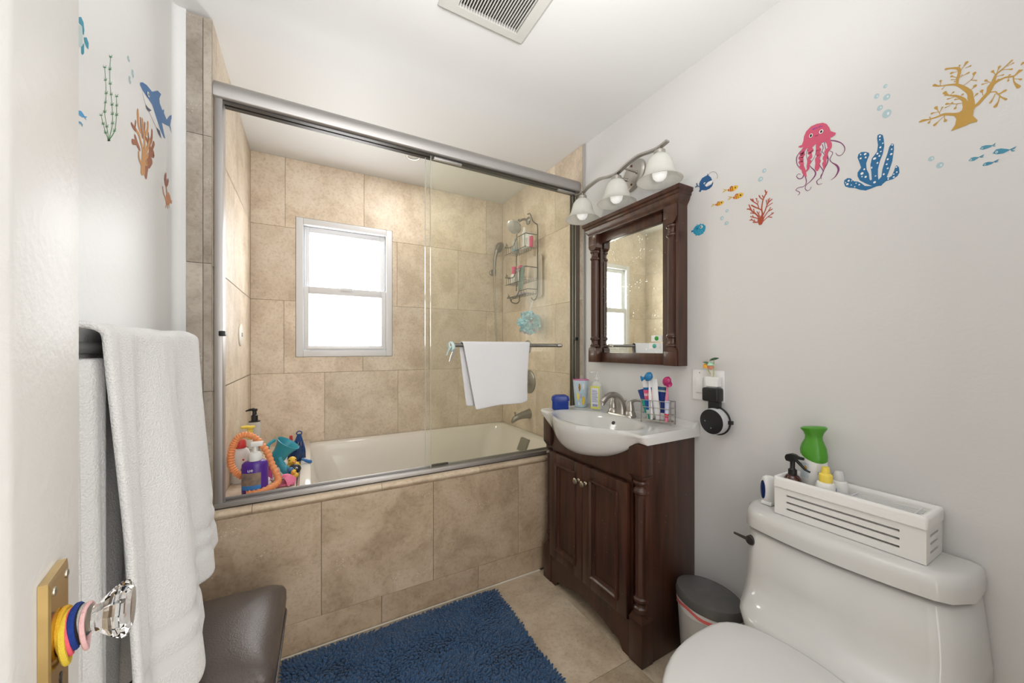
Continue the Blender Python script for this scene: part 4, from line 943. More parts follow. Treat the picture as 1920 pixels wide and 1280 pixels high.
part('body', plastic('toy_blue', (.03, .16, .42), .35), bt, lambda m: m.tube(spline([(-.028, 2.12, .645), (-.010, 2.115, .636), (.006, 2.11, .630), (.018, 2.108, .628)], 4), [.006]*4+[.008]*4+[.009]*3+[.006]*2, 10)); part('eye', BLACKP, bt, lambda m: m.ball((.010, 2.1015, .634), .0018, 6))
rd = thing('toy_shovel', 'red plastic toy handle poking up beside the teal cup', 'toy', (-.075, 2.24, LZ)); part('handle', plastic('toy_red', (.60, .05, .04), .4), rd, lambda m: m.loft([[(-.077-.008, 2.24, z), (-.077+w, 2.24, z), (-.077+w, 2.25, z), (-.077-.008, 2.25, z)] for z, w in ((LZ+.015, .008), (.70, .008), (.742, .006))]))
ps = thing('bath_shell', 'ribbed pink shell toy at front of the toy heap', 'toy', (-.095, 1.90, LZ))
def shell(m):
    n = 9; rows = []
    for i in range(9):
        s = i/8; row = []
        for k in range(4*n+1):
            t = -1+2*k/(4*n); a = t*1.15
            rr = .062*s; rib = .0035*math.cos(k*PI/2)*s
            row.append((-.128+.02+rr*math.cos(a*.9)*1.0, 1.90-.0+rr*math.sin(a), .612+.030*math.sin(PI*(.15+.80*s))-.010*abs(t)*s+rib))
        rows.append(row)
    m.loft(rows, cap0=False, cap1=False, closed=False)
    m.box(-.118, -.050, 1.865, 1.935, .602, .610, r=.004)
part('shell', plastic('toy_pink', (.80, .20, .35), .4), ps, shell, sharp=2)
mg = thing('bath_star', 'magenta toy tucked behind the purple bottle', 'toy', (-.155, 1.97, LZ)); part('body', plastic('toy_magenta', (.70, .12, .42), .4), mg, lambda m: [m.ball((-.150+.012*math.cos(a), 1.975, .655+.012*math.sin(a)), .0125, 10) for a in (0, 1.26, 2.5, 3.8, 5.0)]+[m.tube([(-.15, 1.975, .6012), (-.15, 1.975, .65)], .010, 8)])
wt = thing('bath_figure', 'small white rounded toy between orange tube and purple bottle', 'toy', (-.15, 1.865, LZ)); part('body', WB, wt, lambda m: (m.ball((-.152, 1.868, .622), .018, 14, sz=1.1), m.ball((-.150, 1.862, .644), .011, 12)))

# ------------------------------------------------------------ stool and rug
LEATH = mat('brown_leather', (.085, .067, .060), .34, bump=.12, bscale=260, bdetail=3, spec=.6)
st = thing('stool', 'dark brown leather topped stool under the hanging towel', 'stool', (-.235, 1.305, 0), rotz=-.03)
def cush(m):
    hx, hy = .162, .200
    R = [rring(0, 0, hx-.006, hy-.006, .025, .300, 8), rring(0, 0, hx, hy, .028, .306, 8), rring(0, 0, hx+.004, hy+.004, .030, .345, 8), rring(0, 0, hx+.003, hy+.003, .030, .372, 8), rring(0, 0, hx-.003, hy-.003, .030, .386, 8), rring(0, 0, hx-.014, hy-.014, .035, .397, 8), rring(0, 0, hx-.040, hy-.040, .045, .410, 8), rring(0, 0, hx-.075, hy-.085, .05, .418, 8), rring(0, 0, hx-.115, hy-.14, .03, .422, 8), rring(0, 0, .01, .02, .008, .423, 8)]
    m.loft(R)
part('cushion', LEATH, st, cush, local=True, sharp=2)
part('seam', LEATH, st, lambda m: m.tube(rring(0, 0, .1645, .2025, .030, .302, 8), .0035, 6, closed=True), local=True)
part('base_frame', BLACKP, st, lambda m: m.box(-.150, .150, -.188, .188, .265, .299, r=.004), local=True)
for (x, y) in ((-.128, -.166), (.114, -.166), (.114, .166), (-.128, .166)): part('leg', mat('black_wood', (.015, .013, .012), .35), st, lambda m: m.loft([[(x+a*s, y+b*s, z) for a, b in ((-1, -1), (1, -1), (1, 1), (-1, 1))] for z, s in ((.0005, .014), (.265, .020))]), local=True)
rug = thing('bath_rug', 'shaggy dark blue chenille bath rug on the tiled floor', 'rug', (.355, 1.30, 0), rotz=-.012)
RW, RH = .442, .325
RUGB = mat('rug_blue', (.026, .088, .205), .85, var=.35, vscale=10, sheen=.25)
part('backing', RUGB, rug, lambda m: m.box(-RW+.006, RW-.006, -RH+.006, RH-.006, .0005, .007), local=True)
def pile():
    import numpy as np
    rnd = random.Random(11); ns_, nr = 6, 4; V = []; F = []
    step = .0100; nx = int(2*RW/step); ny = int(2*RH/step)
    for j in range(ny):
        for i in range(nx):
            x = -RW+(i+.5+(j % 2)*.5)*step+rnd.uniform(-.002, .002); y = -RH+(j+.5)*step+rnd.uniform(-.002, .002)
            if abs(x) > RW: continue
            nv = noise.noise_vector(Vector((x*7, y*7, 2.0)))*1.0+noise.noise_vector(Vector((x*22, y*22, 5.0)))*.5
            edge = 1.0
            lx = nv.x*1.3+rnd.uniform(-.35, .35)+(.9*(x/RW)**9); ly = nv.y*1.3+rnd.uniform(-.35, .35)+(.9*(y/RH)**9)
            h = .021+rnd.uniform(-.003, .003); L = math.hypot(lx, ly); k = min(1, .95/L) if L > 1e-6 else 1
            lx *= k; ly *= k; o = len(V)
            for s in range(nr+1):
                t = s/nr; r = (.0040, .0049, .0053, .0053, .0036)[s]
                cx = x+lx*.014*t*t; cy = y+ly*.014*t*t; cz = .004+h*t*(1-.34*min(1, L)*t)
                for q in range(ns_):
                    a = 2*PI*q/ns_+i; V.append((cx+r*math.cos(a), cy+r*math.sin(a), cz))
            for s in range(nr):
                for q in range(ns_): F.append((o+s*ns_+q, o+s*ns_+(q+1) % ns_, o+(s+1)*ns_+(q+1) % ns_, o+(s+1)*ns_+q))
            F.append(tuple(o+nr*ns_+q for q in range(ns_)))
    me = bpy.data.meshes.new('pile'); me.from_pydata(V, [], F); me.materials.append(RUGB); me.polygons.foreach_set('use_smooth', [True]*len(me.polygons)); me.update()
    o = bpy.data.objects.new('pile', me); COL.objects.link(o); o.parent = rug; o['kind'] = 'stuff'
pile()

# ------------------------------------------------------------ left wall: towel bar and bath towel
BX, BZ = -.328, 1.200
tb = thing('towel_bar', 'grey metal towel bar on the glossy left wall', 'towel bar', (XW, 1.2, BZ))
part('bar', mat('grey_metal', (.42, .42, .42), .45, .75), tb, lambda m: m.tube([(BX, .74, BZ), (BX, 1.545, BZ)], .0105, 14))
for y in (.752, 1.532): part('bracket', DNICKEL, tb, lambda m: (m.tube([(XW+.001, y, BZ), (BX, y, BZ)], .009, 12), m.lathe([(.026, .0005), (.025, .008), (.014, .013)], 20, (XW, y, BZ), (1, 0, 0)), m.ball((BX, y, BZ), .0155, 12)))
tw_ = thing('bath_towel', 'thick white bath towel draped over the left wall bar', 'towel', (BX, 1.17, BZ))
def hem(y):
    pts = [(.84, .425), (1.08, .425), (1.14, .455), (1.20, .505), (1.33, .535), (1.52, .585)]
    for (a, b), (c, d) in zip(pts[:-1], pts[1:]):
        if y <= c: return b+(d-b)*sst((y-a)/(c-a))
    return pts[-1][1]
def fold(y, s):
    f = .020*math.sin((y-.86)*24+.6+.5*s)+.012*math.sin((y-.86)*47+2.0+1.2*s)
    f += .012*math.exp(-((y-.885)/.03)**2)                  # thick roll at the near edge
    f -= .016*math.exp(-((y-1.245-.02*s)/.016)**2)*(1-.5*s)  # crease between the two lobes
    f += .016*s*math.sin((y-.86)*13+4.2)
    return f
def trow(u):
    row = []
    for i in range(72):
        t = i/71
        if u <= .5:
            q = 1-u/.5; y = .862+.628*t-.006*q
            zt = 1.222+.006*math.sin(y*30)*.3+.006*math.exp(-((y-1.40)/.1)**2)
            z = zt-q*(zt-hem(y)); x = BX+.022+.052*q**1.3+fold(y, q)*min(1, .35+q*1.4)
        else:
            q = (u-.5)/.5; y = .835+.642*t+.05*q*(1-t)
            zt = 1.222; z = zt-q*.80; x = BX-.018-.020*q+.014*math.sin(y*42+1.0)*min(1, q*2.5)+.026*q**.5*math.exp(-((y-.86)/.07)**2)
            x = max(x, XW+.012)
        if u <= .5 and (.052 < u < .072 or .092 < u < .112): x -= .004
        row.append((x, y, z))
    return row
U = [i/52*.5 for i in range(53)]
top = []
r0, r1 = trow(.5), trow(.5001)
for k in range(1, 6):
    a = PI*k/6
    top.append([((p[0]+q[0])/2+(p[0]-q[0])/2*math.cos(a), p[1]+(q[1]-p[1])*k/6, 1.222+.017*math.sin(a)+(.005*math.exp(-((p[1]-1.40)/.09)**2)-.006*math.exp(-((p[1]-1.245)/.014)**2))) for p, q in zip(r0, r1)])
rows = [trow(u) for u in U]+top+[trow(.5001+.4999*i/26) for i in range(27)]
TB = mat('towel_border', (.73, .735, .735), .8, bump=.15, bscale=200)
cloth('cloth', [TERRY, TB], tw_, rows, .012, 1, lambda i, k: 1 if i in (5, 6, 9, 10) else 0)

inner = []
for i in range(25):
    q = i/24; row = []
    for k in range(22):
        t = k/21; y = .792+.125*t
        row.append((BX+.006+.012*math.sin(t*9.5+.5+.6*q)+.004*math.sin(t*23)+.006*q, y, 1.184-q*.76))
    inner.append(row)
cloth('inner_fold', TERRY, tw_, inner, .010, 1)

# ------------------------------------------------------------ open door with its brass plate and glass knob
DE = Vector((-.2341, .6214)); DD = Vector((-.165, .986)).normalized(); DN = Vector((DD.y, -DD.x))
def dp(a, b, z): p = DE-DD*a+DN*b; return (p.x, p.y, z)
def dbox(m, a0, a1, b0, b1, z0, z1):
    m.add([dp(a, b, z) for z in (z0, z1) for a, b in ((a0, b0), (a1, b0), (a1, b1), (a0, b1))], [(0, 3, 2, 1), (4, 5, 6, 7), (0, 1, 5, 4), (1, 2, 6, 5), (2, 3, 7, 6), (3, 0, 4, 7)])
door = part('door_1', DOORP, None, lambda m: dbox(m, .0, .74, -.035, -.012, .012, 2.03)); struct(door)
part('stile', DOORP, door, lambda m: m.loft([[dp(.0, -.012, z), dp(.001, 0, z), dp(.172, 0, z), dp(.178, -.002, z), dp(.190, -.012, z)] for z in (.012, 2.03)]))
part('stile', DOORP, door, lambda m: m.loft([[dp(.565, -.012, z), dp(.580, 0, z), dp(.74, 0, z), dp(.74, -.012, z)] for z in (.012, 2.03)]))
for z0, z1 in ((.012, .22), (1.90, 2.03)): part('rail', DOORP, door, lambda m: dbox(m, .17, .58, -.0125, -.0005, z0, z1))
PZ0, PZ1 = .790, .985
pl = part('lock_plate', BRASS, door, lambda m: m.loft([[dp(a, .0003, z) for a, z in ((.073, PZ0), (.127, PZ0), (.127, PZ1), (.073, PZ1))], [dp(a, .0065, z) for a, z in ((.073, PZ0), (.127, PZ0), (.127, PZ1), (.073, PZ1))], [dp(a, .008, z) for a, z in ((.077, PZ0+.004), (.1255, PZ0+.004), (.1255, PZ1-.006), (.077, PZ1-.006))]]), sharp=.3)
def axis(): return (DN.x, DN.y, 0)
for a in (.082, .117): part('screw', mat('steel_screw', (.45, .43, .38), .35, 1), pl, lambda m: m.lathe([(.0042, 0), (.004, .001), (.001, .0018), (0, .0018)], 14, dp(a, .0079, .973), axis()))
part('keyhole', BLACKP, pl, lambda m: (m.lathe([(.0045, 0), (.0045, .0006), (0, .0007)], 14, dp(.100, .0078, .882), axis()), m.add([dp(.098, .0086, .882), dp(.102, .0086, .882), dp(.1035, .0086, .862), dp(.0965, .0086, .862)], [(0, 1, 2, 3)])))
KZ = .929; KA = .100
kb = part('door_knob', NICKEL, door, lambda m: m.lathe([(.016, .0078), (.015, .010), (.009, .011), (.009, .0225), (.014, .0235), (.0145, .0265), (.011, .029)], 20, dp(KA, 0, KZ), axis()))
part('glass_grip', mat('crystal', (.96, .97, .98), .0, trans=1, ior=1.5), kb, lambda m: m.lathe([(0, .0275), (.010, .0275), (.013, .032), (.018, .038), (.0245, .0455), (.0275, .0515), (.0262, .0545), (.0185, .0575), (0, .0575)], 12, dp(KA, 0, KZ), axis()), smooth=False)
ties = [('hair_tie', 'mustard yellow hair tie, nearest to the brass plate on the knob shank', (.62, .36, .02), .0100, .0205, .0024, .004), ('hair_tie', 'lemon yellow hair tie hanging lowest on the knob shank', (.70, .52, .05), .0128, .0235, .0026, .0105),
        ('hair_tie', 'coral pink hair tie between yellow and navy ones', (.80, .12, .17), .0150, .0200, .0022, .0065), ('hair_tie', 'royal blue hair tie on the door knob shank', (.008, .035, .22), .0180, .0190, .0026, .003),
        ('hair_tie', 'black hair tie just behind the glass knob', (.012, .010, .010), .0205, .0165, .0022, .0025), ('hair_tie', 'grey hair tie next to the pale pink one', (.40, .40, .39), .0223, .0160, .0020, .002), ('hair_tie', 'pale pink hair tie closest to the glass knob', (.72, .45, .45), .0252, .0205, .0020, .006)]
AX = Vector((DN.x, DN.y, 0)); UX = Vector((-DN.y, DN.x, 0))
for nm, lb, c, b, r, w, drop in ties:
    P0 = Vector(dp(KA, b, KZ-drop)); t = thing(nm, lb, 'hair tie', P0, 'hair ties on the door knob')
    part('band', mat('tie_'+lb.split()[0], c, .85, bump=.3, bscale=500), t, lambda m: m.tube([P0+UX*math.cos(2*PI*k/28)*r*.86+Vector((0, 0, 1))*math.sin(2*PI*k/28)*r+AX*.0012*math.sin(4*PI*k/28) for k in range(28)], w, 8, closed=True))

# ------------------------------------------------------------ rubbish bin
bn = thing('trash_can', 'oval grey bin with dark lid between vanity and toilet', 'bin', (1.285, .832, 0))
def ell(x, y, a, b, z, n=40, dz=0): return [(x+a*math.cos(2*PI*k/n), y+b*math.sin(2*PI*k/n), z+dz*math.sin(2*PI*k/n)) for k in range(n)]
part('body', mat('bin_grey', (.60, .60, .59), .4), bn, lambda m: m.loft([ell(1.285, .832, .070, .092, .0005), ell(1.285, .832, .074, .096, .006), ell(1.285, .832, .086, .114, .262)]), sharp=.8)
part('bag', mat('bag_white', (.78, .76, .76), .4), bn, lambda m: m.loft([[(p[0]+.001*math.sin(k*1.7), p[1], p[2]+.004*math.sin(k*.9)) for k, p in enumerate(ell(1.285, .832, .0872, .1152, .236))], ell(1.285, .832, .0885, .1165, .266)], cap0=False, cap1=False), sharp=2)
part('bag_drawstring', mat('bag_red', (.80, .16, .15), .45), bn, lambda m: m.loft([[(p[0], p[1], p[2]+.006*math.sin(k*.33+2)+.003*math.sin(k*1.1)) for k, p in enumerate(ell(1.285, .832, .0885, .1166, z))] for z in (.244, .256)], cap0=False, cap1=False), sharp=2)
LIDM = mat('bin_lid', (.13, .127, .123), .26, var=.3, vscale=25)
part('lid', LIDM, bn, lambda m: m.loft([ell(1.285, .832, .088, .117, .266), ell(1.285, .832, .091, .120, .270), ell(1.285, .832, .090, .119, .294), ell(1.285, .832, .086, .115, .302), ell(1.285, .832, .080, .108, .3045), ell(1.285, .832, .05, .07, .309), ell(1.285, .832, .01, .015, .311)]), sharp=.5)

# ------------------------------------------------------------ things on the sink
SZ = .8745
bc_ = thing('dental_case', 'blue plastic lidded case at the left end of the sink', 'case', (1.178, 1.594, SZ), rotz=-.55)
BLU = plastic('case_blue', (.010, .045, .30), .25)
part('body', BLU, bc_, lambda m: m.loft([rring(0, 0, .040, .026, .012, 0), rring(0, 0, .043, .028, .012, .004), rring(0, 0, .043, .028, .012, .046), rring(0, 0, .047, .031, .013, .047), rring(0, 0, .047, .031, .013, .053)]), local=True, sharp=.6)
part('lid', BLU, bc_, lambda m: m.loft([rring(0, 0, .046, .030, .013, .0535), [(x, y, .066+.008*math.sin((x+.046)/.092*PI)-.0*y) for x, y, z in rring(0, 0, .044, .028, .013, 0)], [(x, y, .069+.009*math.sin((x+.046)/.092*PI)) for x, y, z in rring(0, 0, .036, .020, .012, 0)]]), local=True, sharp=.6)
cu = thing('tumbler', 'light blue plastic tumbler with yellow patches and pink rim by the wall', 'cup', (1.326, 1.603, SZ))
CUP = mat('cup_print', (.32, .60, .72), .3, var=.9, vscale=38, col2=(.80, .80, .85))
part('body', CUP, cu, lambda m: m.lathe([(.031, SZ), (.033, SZ+.002), (.0435, SZ+.148), (.0415, SZ+.148), (.031, SZ+.004), (0, SZ+.004)], 32, (1.326, 1.603, 0)), sharp=.8)
part('rim', plastic('rim_pink', (.72, .10, .30), .35), cu, lambda m: m.tube([(1.326+.0428*math.cos(2*PI*k/32), 1.603+.0428*math.sin(2*PI*k/32), SZ+.149) for k in range(32)], .0022, 6, closed=True))
for nm, cc, az0, az1, z0, z1 in (('yellow_patch', (.80, .58, .08), 4.15, 4.60, .012, .062), ('ochre_patch', (.34, .20, .04), 3.72, 3.98, .088, .132), ('white_patch', (.80, .80, .84), 4.20, 4.50, .098, .134), ('yellow_patch', (.85, .72, .20), 3.42, 3.80, .040, .082), ('violet_patch', (.42, .40, .62), 3.95, 4.14, .044, .080), ('white_patch', (.78, .82, .86), 3.60, 3.85, .010, .030)):
    part(nm, plastic(nm+'_%d' % int(az0*100+z0*1000), cc, .35), cu, lambda m: m.prism([((az0+az1)/2+(az1-az0)/2*math.cos(2*PI*k/14)*(1+.2*math.sin(3*k)), (z0+z1)/2+(z1-z0)/2*math.sin(2*PI*k/14)) for k in range(14)], 0, .0008, lambda u, v, w: (1.326+(.0334+.0105*v/.148+.0004+w+0)*math.cos(u), 1.603+(.0334+.0105*v/.148+.0004+w+0)*math.sin(u), SZ+v)))
hs = thing('soap_dispenser', 'clear hand soap pump bottle with yellow edged label behind the faucet', 'bottle', (1.333, 1.483, SZ))
part('body', mat('soap_clear', (.86, .86, .80), .08, alpha=.5), hs, lambda m: oval(m, 1.333, 1.483, SZ, [(.9, 0), (1, .005), (1, .125), (.85, .140), (.4, .150), (.4, .158)], .021, .031))
part('pump', mat('pump_clear', (.80, .80, .78), .15, alpha=.7), hs, lambda m: (m.lathe([(.013, SZ+.158), (.013, SZ+.170), (.006, SZ+.174), (.005, SZ+.192), (.009, SZ+.194), (.009, SZ+.200), (0, SZ+.201)], 16, (1.333, 1.483, 0)), m.tube([(1.333, 1.483, SZ+.197), (1.312, 1.49, SZ+.197), (1.300, 1.494, SZ+.193)], .005, 8)))
LM = plastic('label_yellow', (.72, .72, .12), .4); LW = plastic('label_white', (.74, .75, .82), .4); LB = plastic('label_ink', (.14, .14, .38), .5)
fm = facing((1.333-.0225, 1.470, SZ), (.45, -.89, 0))
def lab(m, u0, u1, z0, z1, d, M):
    m.add([M @ Vector(p) for p in ((u0, z0, d), (u1, z0, d), (u1, z1, d), (u0, z1, d))], [(0, 1, 2, 3)])
lb1 = part('label', LM, hs, lambda m: m.add([fm @ Vector(p) for p in ((-.024, .008, .0), (.024, .008, 0), (.024, .125, 0), (-.024, .125, 0), (-.024, .008, -.002), (.024, .008, -.002), (.024, .125, -.002), (-.024, .125, -.002))], [(0, 1, 2, 3), (0, 4, 5, 1), (1, 5, 6, 2), (2, 6, 7, 3), (3, 7, 4, 0)]))
part('print_field', LW, lb1, lambda m: lab(m, -.019, .018, .018, .116, .0006, fm))
part('barcode', LB, lb1, lambda m: [lab(m, -.013+.0035*i, -.0112+.0035*i+.0006*(i % 2), .020, .032, .0012, fm) for i in range(8)])
part('small_print', LB, lb1, lambda m: [lab(m, -.016, .015-.003*(i % 3), .044+.0072*i, .0462+.0072*i, .0012, fm) for i in range(9)])
# wire rack with tooth care things
RM = Matrix.Translation((1.3255, 1.0875, SZ)) @ Matrix.Rotation(math.radians(14.7), 4, 'Z')   # local y along the rack
rk = thing('toothbrush_rack', 'rectangular silver wire rack on right side of the sink', 'rack', RM.translation)
RL, RD = .064, .024
def rp_(x, y, z): return tuple(RM @ Vector((x, y, z)))
for (x, y) in ((-RD, -RL), (RD, -RL), (RD, RL), (-RD, RL)): part('post', NICKEL, rk, lambda m: m.tube([rp_(x, y, 0.001), rp_(x, y, .100)], .0022, 8))
for z in (.012, .040, .068, .098): part('ring_wire', NICKEL, rk, lambda m: m.tube([rp_(-RD, -RL, z), rp_(RD, -RL, z), rp_(RD, RL, z), rp_(-RD, RL, z)], .0017, 6, closed=True))
for y in (-.02, .024): part('divider', NICKEL, rk, lambda m: m.tube([rp_(-RD, y, .098), rp_(-RD, y, .012), rp_(RD, y, .012), rp_(RD, y, .098)], .0016, 6))
part('floor_mesh', NICKEL, rk, lambda m: [m.tube([rp_(-RD+.008*i, -RL, .012), rp_(-RD+.008*i, RL, .012)], .0012, 5) for i in range(1, 6)])
def paste(label, y, lean, cols, h, w, x=0, th=.011):
    """a squeezed tube: round at the cap end (bottom), flat crimp on top"""
    base = RM @ Vector((x, y, .0145)); t = thing('toothpaste_tube', label, 'toothpaste', base)
    fwd = RM.to_3x3() @ Vector((0, 1, 0)); nrm = RM.to_3x3() @ Vector((-1, 0, 0)); up = (Vector((0, 0, 1))+fwd*lean).normalized(); side = fwd-up*fwd.dot(up)
    side.normalize()
    def P(u, v, wv): return base+side*u+up*v+nrm*wv
    for k, (nm, c, v0, v1) in enumerate(cols):
        def f(m):
            R = []
            for v in [v0+(v1-v0)*i/6 for i in range(7)]:
                q = v/h; ww = w*(.62+.38*q); d = max(.0012, th*(1-q)**.6)
                if v < .02: ww *= .75; d *= .9
                R.append([P(ww*math.cos(2*PI*a/20), v, d*math.sin(2*PI*a/20)) for a in range(20)])
            m.loft(R)
        part(nm, plastic('paste_%02d%02d%02d' % tuple(int(99*q) for q in c), c, .3), t, f)
    return t, P
t, P = paste('pink and blue toothpaste tube leaning at the left of the wire rack', .034, .10, [('cap', (.05, .42, .32), 0, .022), ('lower_body', (.55, .70, .66), .022, .040), ('blue_band', (.012, .09, .38), .040, .085), ('pink_field', (.70, .10, .22), .085, .126), ('top_stripe', (.01, .13, .38), .126, .137), ('crimp', (.84, .83, .84), .137, .165)], .165, .022)
part('lettering', WB, t, lambda m: [m.add([P(u, v, .0098-.0003*i) for u, v in ((.012-.0055*i, .100), (.0085-.0055*i, .100), (.0085-.0055*i, .112-.002*(i % 2)), (.012-.0055*i, .112-.002*(i % 2)))], [(0, 1, 2, 3)]) for i in range(5)])
paste('green and white toothpaste tube behind the pink one in the rack', .044, .30, [('cap', (.80, .80, .80), 0, .02), ('body', (.02, .30, .24), .02, .085), ('crimp', (.02, .05, .20), .085, .13)], .13, .018, x=.010)
paste('plain white tube in the middle of the wire rack', .002, .14, [('cap', (.80, .80, .79), 0, .024), ('body', (.83, .83, .82), .024, .150), ('crimp', (.84, .84, .83), .150, .175)], .175, .020, x=.004)
paste('navy toothpaste tube with green print, behind the pink toothbrush', -.012, -.02, [('cap', (.78, .78, .80), 0, .03), ('body', (.010, .035, .20), .03, .120), ('print_field', (.45, .55, .50), .120, .128), ('crimp', (.03, .10, .20), .128, .142)], .142, .023, x=.016, th=.006)
def tbrush(label, y, x, lean, c, hcol, h, hname):
    b = RM @ Vector((x, y, .0145)); t = thing('toothbrush', label, 'toothbrush', b); fwd = RM.to_3x3() @ Vector((0, 1, 0)); nrm = RM.to_3x3() @ Vector((-1, 0, 0)); up = (Vector((0, 0, 1))+fwd*lean).normalized()
    part('handle', plastic('brush_'+hname, c, .3), t, lambda m: m.tube([b+up*.0, b+up*.03, b+up*h*.6, b+up*h*.8, b+up*h], [.0062, .0085, .0072, .0045, .0035], 10))
    cm = mat('cover_'+hname, hcol, .12, alpha=.9, spec=.6); hcn = b+up*(h+.010)
    part('head_cover', cm, t, lambda m: m.lathe([(.004, -.014), (.011, -.012), (.0195, -.003), (.0215, .004), (.017, .012), (.007, .018), (0, .019)], 20, hcn, (-.75, .25, .35)))
    part('suction_cup', cm, t, lambda m: m.lathe([(.006, 0), (.007, .006), (.012, .012), (.013, .014), (.011, .015), (0, .010)], 18, hcn+Vector((-.010, .016 if fwd.dot(Vector((0, 1, 0))) > 0 and hname == 'blue' else -.012, -.006)), (-.55, .80 if hname == 'blue' else -.75, -.25)))
    return t
tbrush('white toothbrush with translucent blue suction cup head cover', .022, -.015, .06, (.83, .83, .83), (.01, .20, .46), .175, 'blue')
tbrush('pink toothbrush with translucent magenta suction cup head cover', -.034, .004, -.03, (.75, .25, .38), (.50, .02, .16), .158, 'magenta')
t, P = paste('pale striped tube with red base at the front right of the rack', -.044, -.03, [('cap', (.72, .20, .30), 0, .018), ('red_band', (.62, .03, .05), .018, .034), ('body', (.55, .60, .78), .034, .088)], .092, .011, x=-.014)

# ------------------------------------------------------------ outlet, night light, speaker
ol = thing('outlet_plate', 'white two gang switch and outlet plate right of the mirror', 'wall plate', (XR, .906, 1.05))
part('plate', WHITEP, ol, lambda m: m.box(XR-.006, XR-.0003, .839, .973, .989, 1.111, r=.002)); part('rocker', WHITEP, ol, lambda m: m.box(XR-.009, XR-.005, .925, .957, 1.018, 1.083, r=.002))
part('socket', WHITEP, ol, lambda m: m.box(XR-.0085, XR-.005, .857, .890, 1.018, 1.083, r=.002)); part('indicator', plastic('grey_mark', (.2, .2, .2), .5), ol, lambda m: m.box(XR-.0065, XR-.0055, .939, .942, 1.097, 1.102))
nl = thing('night_light', 'mushroom shaped plug in night light with green leaves above the speaker plug', 'night light', (XR-.02, .872, 1.068))
part('plug_body', WHITEP, nl, lambda m: m.loft([rring(XR-.0245, .872, .0155, .026, .006, 1.052), rring(XR-.0245, .872, .0155, .026, .006, 1.070), rring(XR-.0245, .872, .0155, .028, .006, 1.074), rring(XR-.0245, .872, .015, .028, .006, 1.088)]) or m.loft([rring(XR-.0245, .872, .011, .017, .005, 1.046), rring(XR-.0245, .872, .0155, .022, .006, 1.053)]), sharp=.5)
GL = mat('leaf_green', (.02, .12, .03), .4)
part('leaf', GL, nl, lambda m: m.lathe([(0, .004), (.010, .003), (.019, -.001), (.020, -.002), (.010, .001), (0, .002)], 20, (XR-.035, .862, 1.158), (-.15, .35, .9), sy=.8)); part('leaf', GL, nl, lambda m: m.lathe([(0, .003), (.009, .002), (.016, -.001), (.008, .0), (0, .001)], 18, (XR-.038, .890, 1.143), (-.1, -.1, .95), sy=.9))
part('mushroom_cap', mat('cap_mint', (.45, .72, .52), .3, sss=.2), nl, lambda m: m.lathe([(.0, .014), (.008, .012), (.0135, .004), (.014, 0), (.006, .0005), (0, .001)], 18, (XR-.035, .875, 1.132))); part('mushroom_cap', mat('cap_orange', (.85, .42, .04), .35), nl, lambda m: m.lathe([(.0, .010), (.008, .008), (.012, 0), (.010, -.009), (0, -.010)], 16, (XR-.036, .893, 1.130)))
part('mushroom_cap', mat('cap_coral', (.80, .32, .22), .4), nl, lambda m: m.lathe([(.013, 1.131), (.010, 1.122), (.004, 1.116), (0, 1.116)], 16, (XR-.035, .875, 0)))
part('stem', mat('stem_green', (.35, .45, .06), .4), nl, lambda m: m.tube(spline([(XR-.028, .868, 1.087), (XR-.030, .866, 1.11), (XR-.035, .862, 1.157)], 4), .0013, 6)); part('stem', mat('stem_green', (.35, .45, .06), .4), nl, lambda m: m.tube(spline([(XR-.026, .874, 1.087), (XR-.034, .884, 1.11), (XR-.038, .890, 1.142)], 4), .0013, 6)); part('stem', mat('stem_pale', (.75, .70, .60), .4), nl, lambda m: m.tube([(XR-.028, .875, 1.087), (XR-.035, .875, 1.118)], .0028, 8))
spk = thing('smart_speaker', 'round black and grey smart speaker hanging below the outlet', 'speaker', (XR-.04, .858, .925))
part('plug', BLACKP, spk, lambda m: m.box(XR-.052, XR-.0088, .838, .903, .993, 1.046, r=.008, seg=3)); part('strap', BLACKP, spk, lambda m: m.box(XR-.040, XR-.010, .846, .884, .955, .994, r=.003))
sc_ = (XR-.016, .858, .920); sa = (-1, .05, -.04)
part('ring_holder', BLACKP, spk, lambda m: (m.tube([Vector(sc_)+Vector((-.008, .0525*math.cos(2*PI*k/36), .0525*math.sin(2*PI*k/36))) for k in range(36)], .0032, 8, closed=True), m.box(XR-.034, XR-.018, .796, .810, .914, .928, r=.002)))
part('body', mat('speaker_grey', (.52, .53, .54), .8, bump=.2, bscale=400), spk, lambda m: m.lathe([(.046, .0), (.0495, .004), (.050, .012), (.0495, .034), (.047, .039)], 40, sc_, sa), sharp=.8)
part('face', mat('speaker_face', (.012, .012, .013), .35), spk, lambda m: m.lathe([(.0472, .0385), (.0468, .0405), (.043, .0412), (0, .0412)], 40, sc_, sa))
part('button', mat('button_mark', (.22, .23, .23), .4), spk, lambda m: [m.lathe([(.0028, .0), (.0026, .0006), (0, .0007)], 10, Vector(sc_)+Vector(sa).normalized()*.0413+Vector((0, dy, dz)), sa) for dy, dz in ((.024, 0), (-.024, 0), (0, .024), (0, -.024))])

